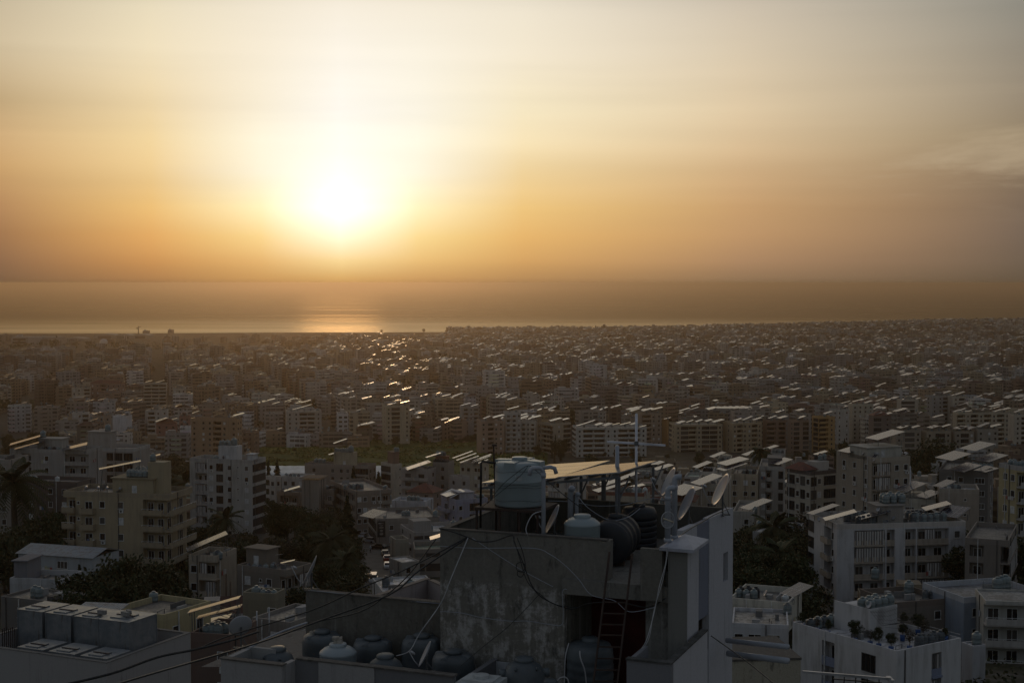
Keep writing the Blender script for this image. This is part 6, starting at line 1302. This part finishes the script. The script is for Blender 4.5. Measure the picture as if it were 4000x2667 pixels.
cable('second black cable running just above the thick one', [(1829, 2096, 42.4), (1600, 2215, 42), (1400, 2300, 42), (1210, 2385, 42), (900, 2480, 42), (780, 2530, 42)], .022)
cable('slack black cable hanging across the terrace rear wall', [(1702, 2105, 43), (1600, 2240, 43), (1500, 2330, 43), (1400, 2390, 43), (1205, 2432, 43)], .02)
cable('white cable from the wall knot down to the dome tanks', [(1829, 2098, 42.3), (1765, 2250, 41.8), (1722, 2354, 41.6), (1641, 2470, 41.2), (1600, 2540, 41), (1548, 2560, 41)], .017, WHITEC)
cable('long black cable crossing the lower corner of the picture', [(170, 2690, 30), (430, 2630, 31), (612, 2566, 32), (760, 2535, 33), (900, 2500, 34), (1010, 2465, 35)], .03)
cable('dark cable bundle along the top of the stained wall', [(1720, 2062, 42.6), (1780, 2080, 42.4), (1829, 2098, 42.3), (1870, 2114, 42), (1930, 2112, 41.9), (2000, 2090, 41.7), (2010, 2120, 41.6), (2040, 2190, 41.4), (2080, 2290, 41.2), (2130, 2340, 41.1), (2230, 2377, 41), (2300, 2355, 40.6), (2420, 2352, 40.2), (2530, 2370, 40), (2600, 2335, 39.8)], .018)
cable('second dark cable swinging below the stained wall bundle', [(2003, 2090, 41.7), (2030, 2180, 41.4), (2060, 2270, 41.2), (2110, 2320, 41.1), (2170, 2360, 41), (2260, 2372, 40.9)], .013)
cable('coiled black cable hanging on the stained wall', [(2020, 2100, 41.5), (2040, 2150, 41.4), (2052, 2210, 41.3), (2035, 2232, 41.3), (2018, 2222, 41.3), (2020, 2200, 41.3), (2040, 2196, 41.3), (2053, 2215, 41.3), (2040, 2250, 41.3), (2022, 2246, 41.3), (2024, 2228, 41.3), (2044, 2236, 41.3)], .014)
cable('pale cable drooping over the stained wall to the curtain', [(1720, 2132, 42.6), (1860, 2140, 42.1), (2080, 2140, 41.3), (2150, 2165, 41), (2205, 2205, 40.9), (2260, 2260, 40.6), (2310, 2322, 40.4), (2400, 2345, 40.2), (2460, 2388, 40), (2560, 2370, 39.9)], .011, PVC)
cable('thin grey wire slanting over the upper stained wall', [(1845, 2100, 42.2), (1950, 2170, 41.8), (2050, 2232, 41.5), (2160, 2290, 41.1)], .01, PVC)
cable('grey wire stapled level along the stained wall', [(1719, 2387, 42.7), (1800, 2392, 42.3), (1880, 2410, 42), (1990, 2424, 41.6), (2060, 2424, 41.4), (2140, 2436, 41.1), (2192, 2440, 40.9), (2200, 2400, 40.9), (2198, 2310, 40.9), (2215, 2300, 40.9)], .01, PVC)
cable('dark wire from the stained wall down to the dark tanks', [(2110, 2315, 41.2), (2060, 2370, 41), (1980, 2450, 40.6), (1880, 2530, 40), (1800, 2600, 39.5)], .01)
cable('pair of pale wires dropping past the chimney', [(2605, 2135, 39.6), (2600, 2200, 39.6), (2575, 2290, 39.3), (2560, 2370, 39.2), (2540, 2450, 39), (2520, 2510, 38.9), (2490, 2550, 38.8), (2470, 2570, 38.7)], .012, WHITEC)
cable('second pale wire dropping past the chimney', [(2612, 2135, 39.6), (2590, 2260, 39.5), (2555, 2380, 39.2), (2535, 2490, 39), (2500, 2545, 38.8), (2468, 2580, 38.7), (2470, 2640, 38.7)], .01, WHITEC)
cable('white hose curving on the largest ribbed tank', [(2265, 2540, 40.6), (2268, 2570, 40.5), (2285, 2620, 40.4), (2292, 2690, 40.3)], .022, WHITEC); cable('white hose down beside the largest ribbed tank', [(2222, 2510, 40.8), (2208, 2570, 40.6), (2204, 2690, 40.4)], .018, WHITEC)
cable('white hose loop at the bottom edge', [(2175, 2660, 38.6), (2190, 2645, 38.6), (2215, 2648, 38.6), (2228, 2690, 38.6)], .022, WHITEC)
cable('wires tied over the pale green tank', [(1905, 1965, 42.6), (1960, 1895, 42.5), (2020, 1845, 42.3), (2064, 1818, 42.3), (2095, 1838, 42.2), (2120, 1860, 42)], .01); cable('second wire tied over the pale green tank', [(1870, 1990, 42.6), (1950, 1925, 42.4), (2030, 1860, 42.3), (2062, 1820, 42.3)], .009)
cable('wire bundle from the panels to the black tanks', [(2140, 1880, 44), (2200, 1930, 43.8), (2260, 1975, 43.6), (2320, 2010, 43.4), (2400, 2035, 43.2), (2460, 2005, 44), (2520, 1960, 45)], .014); cable('pale wire swinging over the rear parapet', [(2140, 1955, 45), (2240, 1960, 45), (2330, 1975, 45), (2440, 1970, 45), (2560, 1945, 45), (2640, 1980, 44)], .011, PVC)
cable('second pale wire over the black tanks', [(2260, 1940, 44), (2300, 1985, 43.6), (2380, 2030, 43.2), (2450, 2020, 43.4), (2500, 1985, 44)], .01, PVC); cable('pale hose from the green tank to the parapet', [(2118, 1995, 42.4), (2080, 2010, 42), (2055, 2060, 41.8), (2062, 2092, 41.7)], .016, WHITEC)
cable('black cable from the balcony corner down to the edge', [(2778, 2482, 40), (2860, 2540, 38), (2940, 2600, 36), (3050, 2690, 33)], .016); cable('wires tangled at the chimney foot', [(2660, 2090, 41), (2700, 2062, 42), (2740, 2040, 43), (2790, 2010, 44), (2850, 1985, 45.5)], .016)
cable('grey cable along the terrace rear wall', [(1205, 2304, 45.5), (1340, 2318, 45), (1500, 2338, 44.6), (1719, 2356, 43.6)], .014, PVC); cable('bundle of pale cables leaving the terrace corner', [(1200, 2430, 43), (1120, 2458, 42.6), (1040, 2492, 42.3), (975, 2530, 42)], .03, PVC)
# bottom left roof with steel tanks
zt = H - 18.7; n_, r_, l_ = atz(417, 2588, zt), atz(744, 2470, zt), atz(20, 2536, zt)
ex = (r_ - n_); ex.z = 0; Lx = ex.length; ex.normalize(); ey = Vector((-ex.y, ex.x, 0)); ang = math.atan2(ex.y, ex.x)
g2 = root('apartment_building', 'white plaster roof with parapet full of steel box tanks', 'apartment building', (n_.x, n_.y, zt), ang)
M2 = Matrix.Translation((n_.x, n_.y, zt)) @ Matrix.Rotation(ang, 4, 'Z'); MI = M2.inverted(); Wd = 9.2
b = MB(); b.col = (.36, .345, .34); b.box(0, Lx, 0, .18, -22, 0); b.box(0, .18, .18, Wd, -22, 0); b.box(Lx - .18, Lx, .18, Wd, -22, 0); b.box(.18, Lx - .18, Wd - .18, Wd, -22, 0); b.build('wall', PLAS, g2)
b = MB(); b.col = (.12, .115, .11); b.box(.18, Lx - .18, .18, Wd - .18, -1.9, -1.7); b.build('roof', CONC2, g2); b = MB(); b.col = (.2, .19, .18); b.box(-.03, Lx + .03, -.03, .21, 0, .03); b.box(-.03, .21, .21, Wd, 0, .03); b.box(Lx - .21, Lx + .03, .21, Wd, 0, .03); b.box(.21, Lx - .21, Wd - .21, Wd + .03, 0, .03); b.build('coping', CONC2, g2)
def m_stl(t, b):
    tc = t.a('ShaderNodeTexCoord').outputs['Object']; n = t.noise(tc, 1.6, 6., .7, .5); n2 = t.noise(t.mapv(tc, (6, 6, .5)), 1., 5.)
    c = t.mix(t.mr(n, .35, .65), (.17, .19, .21, 1), (.26, .27, .28, 1)); c = t.mix(t.mr(n2, .6, .72, 0, .7), c, (.1, .06, .04, 1)); t.put(b.inputs['Base Color'], c); t.put(b.inputs['Roughness'], t.mr(n, .3, .7, .38, .6)); b.inputs['Metallic'].default_value = .35
STK = mat('sheet_steel', m_stl)
def sbox(x0, x1, y0, y1, z0, z1, label, lid=(.1, .55, .3, .8)):
    rt = root('steel_tank', label, 'water tank', tuple(M2 @ Vector((x0, y0, z0))), ang, 'steel box tanks on the plaster roof'); w_, d_, h_ = x1 - x0, y1 - y0, z1 - z0
    MB().box(0, w_, 0, d_, 0, h_).build('body', STK, rt); b = MB()
    for x, y in ((0, 0), (w_, 0), (0, d_), (w_, d_)): b.box(x - .025, x + .025, y - .025, y + .025, -.01, h_ - .01)
    b.box(-.02, w_ + .02, -.02, d_ + .02, h_, h_ + .03); b.build('edge_frame', STK, rt)
    l = MB().box(w_ * lid[0], w_ * lid[1], d_ * lid[2], d_ * lid[3], h_ + .03, h_ + .09); l.build('hatch', STK, rt); MB().box(w_ * (lid[0] + lid[1]) / 2 - .04, w_ * (lid[0] + lid[1]) / 2 + .04, d_ * lid[2] - .2, d_ * lid[3], h_ + .09, h_ + .13).build('handle', RUST, rt)
    return rt
for i in range(3): y0 = .3 + i * 2.05; sbox(.35, 2.15, y0, y0 + 1.65, -1.7, .06, 'flat steel box tank with a hatch, %s from the sharp parapet corner' % ('first', 'second', 'third')[i])
sbox(2.9, 5.1, 1.0, 3.0, -1.7, 1.25, 'largest steel box tank with concrete blocks on top', (.2, .7, .3, .8))
for i in range(3): y0 = 3.25 + i * 1.95; sbox(3.3, 5.4, y0, y0 + 1.7, -1.7, 1.12, 'tall steel box tank, %s after the largest one' % ('next', 'second', 'farthest')[i])
def blk(x, y, z, rz, label): b = MB().box(-.25, .25, -.1, .1, 0, .2); [b.box(-.2 + .14 * k, -.1 + .14 * k, -.104, -.1, .04, .16) for k in range(3)]; o = b.build('concrete_block', plain('concrete_block', (.25, .24, .23), .9, 0, .2, 6.), None, False, tuple(M2 @ Vector((x, y, z))), ang + rz); tag(o, label, 'block', 'concrete blocks on the steel tanks')
blk(3.7, 1.9, 1.38, 1.3, 'concrete block on the largest steel tank'); blk(4.1, 2.0, 1.38, .9, 'second concrete block on the largest steel tank'); blk(3.9, 3.6, 1.26, 1.5, 'hollow block on the steel tank next to the largest')
for k, (u, v) in enumerate(((2.7, 1.5), (2.6, 2.8))): pass
o = MB().tube([M2 @ Vector(q) - n_ for q in ((2.9, 1.2, -.2), (2.7, 1.2, -.2), (2.7, 1.2, -.9), (2.7, 3.1, -.9), (3.2, 3.2, -.4))], .035, 6).build('water_pipe', RUST, None, True, tuple(n_)); tag(o, 'rusty water pipe bent around the largest steel tank', 'pipe')
for i in range(7): pp_ = at(10 + 8 * i, 2535, 74); o = MB().tube([(0, 0, -1), (0, 0, 1.1 + .05 * (i % 3))], .03, 5).build('steel_bar', RUST, None, False, tuple(pp_)); tag(o, 'rusty starter bar sticking up at the left edge', 'bar', 'starter bars at the left edge')
# cream wall and metal canopy at the bottom right
p = at(3128, 2575, 96); cb = root('house', 'cream mouldy house front just below the grey drain pipes', 'house', (p.x, p.y, p.z - 22), .1); b = MB(); b.col = (.42, .38, .3); b.box(-7, 0, 0, 6, 0, 22); b.build('wall', CONC, cb); b = MB(); b.col = (.12, .11, .1); b.box(-7.05, .05, -.05, 6, 22, 22.15); b.build('coping', CONC2, cb); MB().box(-2.2, -1.1, -.04, 0, 17, 18.6).build('window', GLASS, cb)
p = at(3135, 2622, 92); q = at(3480, 2650, 89); cn = root('metal_canopy', 'white tubular canopy frame at the bottom edge', 'canopy', tuple(p)); d_ = q - p; MB().bar((0, 0, 0), d_, .16).build('beam', ALU, cn); MB().box(-.12, .2, -.1, .9, -.2, -.05).build('bracket', ALU, cn).location = d_
for k in range(5): MB().bar(d_ * (.35 + k * .13) - Vector((0, 0, .1)), d_ * (.35 + k * .13) - Vector((0, 0, 2.5)), .06).build('bar', BLACK, cn)
MB().bar(d_ * .35 - Vector((0, 0, .3)), d_ * .9 - Vector((0, 0, .3)), .07).build('bar', BLACK, cn)
# menu board on the shop block, hip roof, hanging details
bb = BLD['m5']; b = MB(); b.box(.25, 2.35, -.14, -.03, bb['Hr'] - 3.9, bb['Hr'] + .3); sg = b.build('menu_board', plain('black_board', (.012, .012, .013), .6), bb['root'])
lt = plain('board_print', (.45, .45, .44), .7); b = MB(); zt_ = bb['Hr'] - .15; x0 = .55
GLY = {'H': '101101111101101', 'A': '111101111101101', 'R': '110101110110101', 'D': '110101101101110', '-': '000000111000000', 'Z': '111001010100111'}
for ci, ch in enumerate('HARD-Z'):
    for k, bit in enumerate(GLY[ch]):
        if bit == '1': xx, zz = x0 + ci * .22 + (k % 3) * .055, zt_ - (k // 3) * .055; b.box(xx, xx + .055, -.15, -.141, zz - .055, zz)
b.box(.8, 1.8, -.15, -.141, zt_ - .6, zt_ - .56); b.box(.95, 1.65, -.15, -.141, zt_ - .8, zt_ - .74); b.build('lettering', lt, sg)
def blob(b, cx, cz, w_, h_, n=16): b.poly([(cx + w_ * math.cos(2 * math.pi * k / n), -.151, cz + h_ * math.sin(2 * math.pi * k / n)) for k in range(n)])
b = MB(); blob(b, 1.3, zt_ - 1.25, .62, .16); blob(b, 1.3, zt_ - 1.95, .38, .14); b.box(.92, 1.68, -.151, -.141, zt_ - 2.2, zt_ - 2.12); blob(b, 1.3, zt_ - 2.32, .36, .09); b.box(.85, 1.75, -.151, -.141, zt_ - 3.1, zt_ - 2.7); b.box(.95, 1.65, -.151, -.141, zt_ - 3.24, zt_ - 3.16); b.build('food_pictures', plain('board_pictures', (.3, .28, .24), .7), sg)
def hip(key, over, hgt, label='roof', x0=0, x1=None, y0=0, y1=None, m=TILE):
    q = BLD[key]; x1 = x1 or q['Wr']; y1 = y1 or q['Wl']; z = q['H'] + .02; b = MB(); A = [(x0 - over, y0 - over, z), (x1 + over, y0 - over, z), (x1 + over, y1 + over, z), (x0 - over, y1 + over, z)]; w_, d_ = x1 - x0, y1 - y0
    if w_ > d_: R1, R2 = (x0 + d_ * .5, (y0 + y1) / 2, z + hgt), (x1 - d_ * .5, (y0 + y1) / 2, z + hgt); fs = [(A[0], A[1], R2, R1), (A[1], A[2], R2), (A[2], A[3], R1, R2), (A[3], A[0], R1)]
    else: R1, R2 = ((x0 + x1) / 2, y0 + w_ * .5, z + hgt), ((x0 + x1) / 2, y1 - w_ * .5, z + hgt); fs = [(A[0], A[1], R1), (A[1], A[2], R2, R1), (A[2], A[3], R2), (A[3], A[0], R1, R2)]
    for f in fs:
        f = [Vector(v) for v in f]; e = (f[1] - f[0]); L_ = e.length; e.normalize(); nrm = e.cross(f[2] - f[0]).normalized(); g = nrm.cross(e); b.poly(f, [((v - f[0]).dot(e), (v - f[0]).dot(g)) for v in f])
    b.poly([(v[0], v[1], v[2] - .01) for v in A[::-1]]); b.build('tiled_roof', m, q['root'])
hip('m7', .5, 2.6)
def sheet(key, x0, x1, y0, y1, za, zb, col, m=CORR, name='sheet_roof'):
    q = BLD[key]; b = MB(); b.col = col; z = q['H']; b.rings([[(x0, y0, z + za), (x1, y0, z + zb), (x1, y1, z + zb), (x0, y1, z + za)], [(x0, y0, z + za + .06), (x1, y0, z + zb + .06), (x1, y1, z + zb + .06), (x0, y1, z + za + .06)]]); b.i = 0
    b.poly([(x0, y0, z + za + .065), (x1, y0, z + zb + .065), (x1, y1, z + zb + .065), (x0, y1, z + za + .065)], [(0, 0), (0, x1 - x0), (y1 - y0, x1 - x0), (y1 - y0, 0)]); b.build(name, m, q['root'])
q = BLD['m8']; sheet('m8', -.3, q['Wr'] * .35, q['Wl'] * .3, q['Wl'] + .3, .1, 1.6, (.6, .6, .6)); q = BLD['c9']; sheet('c9', -.4, q['Wr'] * .5, -.4, q['Wl'] + .4, .02, 1.1, (.2, .24, .28)); sheet('c9', q['Wr'] * .5, q['Wr'] + .4, -.4, q['Wl'] + .4, 1.1, .02, (.22, .25, .28))
q = BLD['c6']; sheet('c6', -.4, q['Wr'] + .4, -.4, q['Wl'] + .4, .05, .5, (.22, .25, .28)); q = BLD['m2']; sheet('m2', -.6, q['Wr'] + .6, -.6, q['Wl'] + .6, .5, .55, (.3, .26, .2), RUST)
hip('s6', .5, 1.6, x0=0, x1=BLD['s6']['Wr'] * .5, y0=BLD['s6']['Wl'] * .3); hip('s3', .4, 1.6); hip('f7', .4, 3.); 
# hipped caps for some red roofed blocks
for k in ('e9', 'b3'): hip(k, .4, 2.6)
# roof terrace of the planted block
q = BLD['s20']; TP_ = 'plant tubs on the white roof terrace'
def tub(x, y, hh_, kind, label):
    p = local('s20', x, y); rt = root('potted_plant', label, 'potted plant', tuple(p), 0., TP_); MB().lathe([(.28, 0), (.34, .75), (.3, .78)], 12).build('tub', BLUE, rt, True); cr, tk = TR[kind]; s = hh_ / 8; obj('foliage', cr, rt, (0, 0, .5), RN.random() * 6, (s, s, s)); obj('stem', tk, rt, (0, 0, .5), None, (s, s, s))
TB_ = [(.05, .93, 1.7), (.05, .78, 1.5), (.06, .68, 1.4), (.06, .42, 2.4), (.1, .3, 1.6), (.1, .22, 2.), (.12, .12, 1.8), (.3, .06, 2.2), (.95, .5, 1.6), (.93, .35, 2.2), (.75, .2, 2.4), (.93, .1, 1.2), (.6, .3, 1.6), (.8, .55, 1.8)]
ORD = ['first', 'second', 'third', 'fourth', 'fifth', 'sixth', 'seventh', 'eighth', 'ninth', 'tenth', 'eleventh', 'twelfth', 'thirteenth', 'fourteenth']
for i, (fx, fy_, hh_) in enumerate(TB_): tub(fx * q['Wr'], fy_ * q['Wl'], hh_, ('b0', 'b3', 'b2')[i % 3], '%s blue tub with a small bush on the white roof terrace' % ORD[i])
x0, x1, y0, y1 = q['Wr'] * .42, q['Wr'] * .85, q['Wl'] * .5, q['Wl'] * .85; z = q['Hr'] + .05; b = MB(); b.col = (.56, .55, .55); b.box(x0, x1, y0, y1, z, z + 3.0); b.box(x0, x1, y0, y0 + .15, z + 3, z + 3.5); b.box(x0, x0 + .15, y0 + .15, y1, z + 3, z + 3.5); b.build('stair_tower', WALL, q['root'])
for i in range(7): tank(local('s20', x0 + 1 + (i % 4) * 1.15, y0 + .9 + (i // 4) * 1.3, 3.02), 'g', 1.15, 'tall grey green tank clustered on the white stair tower', 'tanks on the white stair tower')
for i in range(6): tank(local('s20', q['Wr'] * .55 + i * .95, q['Wl'] * .12 + (i % 2) * .2), 'd', 1.05, 'dark tank in the row on the white roof terrace', 'tanks on the roof terrace')
for i in range(4): tank(local('s20', 1.5 + i * 1.2, q['Wl'] * .9), 'dg'[i % 2], 1.1, 'tank behind the bushes of the white roof terrace', 'tanks on the roof terrace')
ne = MB(); 
for k in range(12): u0 = k / 12; ne.tube([(x0 + (x1 - x0) * u0, y0 - .05, z + 3.3), (x0 + (x1 - x0) * u0 + .8, y0 - 1.2, z + 1.6), (x0 + (x1 - x0) * u0 + 1.2, y0 - 3, z + 2.1)], .02, 3)
for k in range(5): ne.tube([(x0, y0 - .1 - k * .6, z + 3.2 - k * .35), ((x0 + x1) / 2, y0 - .2 - k * .6, z + 2.9 - k * .4), (x1 + 1, y0 - .1 - k * .6, z + 3.1 - k * .25)], .02, 3)
ne.build('climbing_net', BLACK, q['root'])
dish(local('s20', x0 + .4, y0 + .5, 3.5), -110, 30, .9, 'satellite dish at the edge of the white stair tower', .4); dish(local('s20', q['Wr'] - .3, q['Wl'] * .62), -120, 30, .7, 'satellite dish on the long rail of the roof terrace', .8)
rl = MB(); 
for zz in (.9, 1.3): rl.tube([(q['Wr'] - .1, .1, q['H'] + zz - .9), (q['Wr'] - .1, q['Wl'] - .1, q['H'] + zz - .9)], .035, 5)
rl.build('railing', ALU, q['root'])
# street poles and small antennas
for i, (sx, tp, Y, lab) in enumerate(((1003, 2385, 150, 'thin white post on the low house with cracked roof'), (1051, 2370, 150, 'second thin white post on the low house with cracked roof'), (3556, 1820, 300, 'lattice mast before the terrace awnings'), (1394, 1900, 385, 'drain mast on the corner block with galleries'), (883, 2240, 225, 'wooden pole behind the striped awnings'), (900, 2270, 215, 'second wooden pole behind the striped awnings'))):
    p = at(sx, tp, Y); pole('utility_pole', lab, 'pole', [(p.x, p.y, p.z - (4 if i < 2 else 9)), (p.x, p.y, p.z)], .07 if i < 2 else .13, ALU if i < 3 else WOOD, 6)
for i, (k, fx, fy_, h) in enumerate((('c1', .5, .4, 2.6), ('m4', .7, .5, 3), ('bg', .5, .5, 3), ('s7', .6, .6, 3), ('s12', .9, .2, 3.2), ('m5', .8, .3, 3), ('c4', .4, .6, 3.), ('wl', .4, .5, 3), ('s15', .6, .4, 2.6), ('s14', .4, .3, 2.4), ('lg', .5, .4, 3), ('r3', .5, .5, 3))): antenna(local(k, BLD[k]['Wr'] * fx, BLD[k]['Wl'] * fy_), h, 'comb antenna on the ' + SHORT[k])
flush()
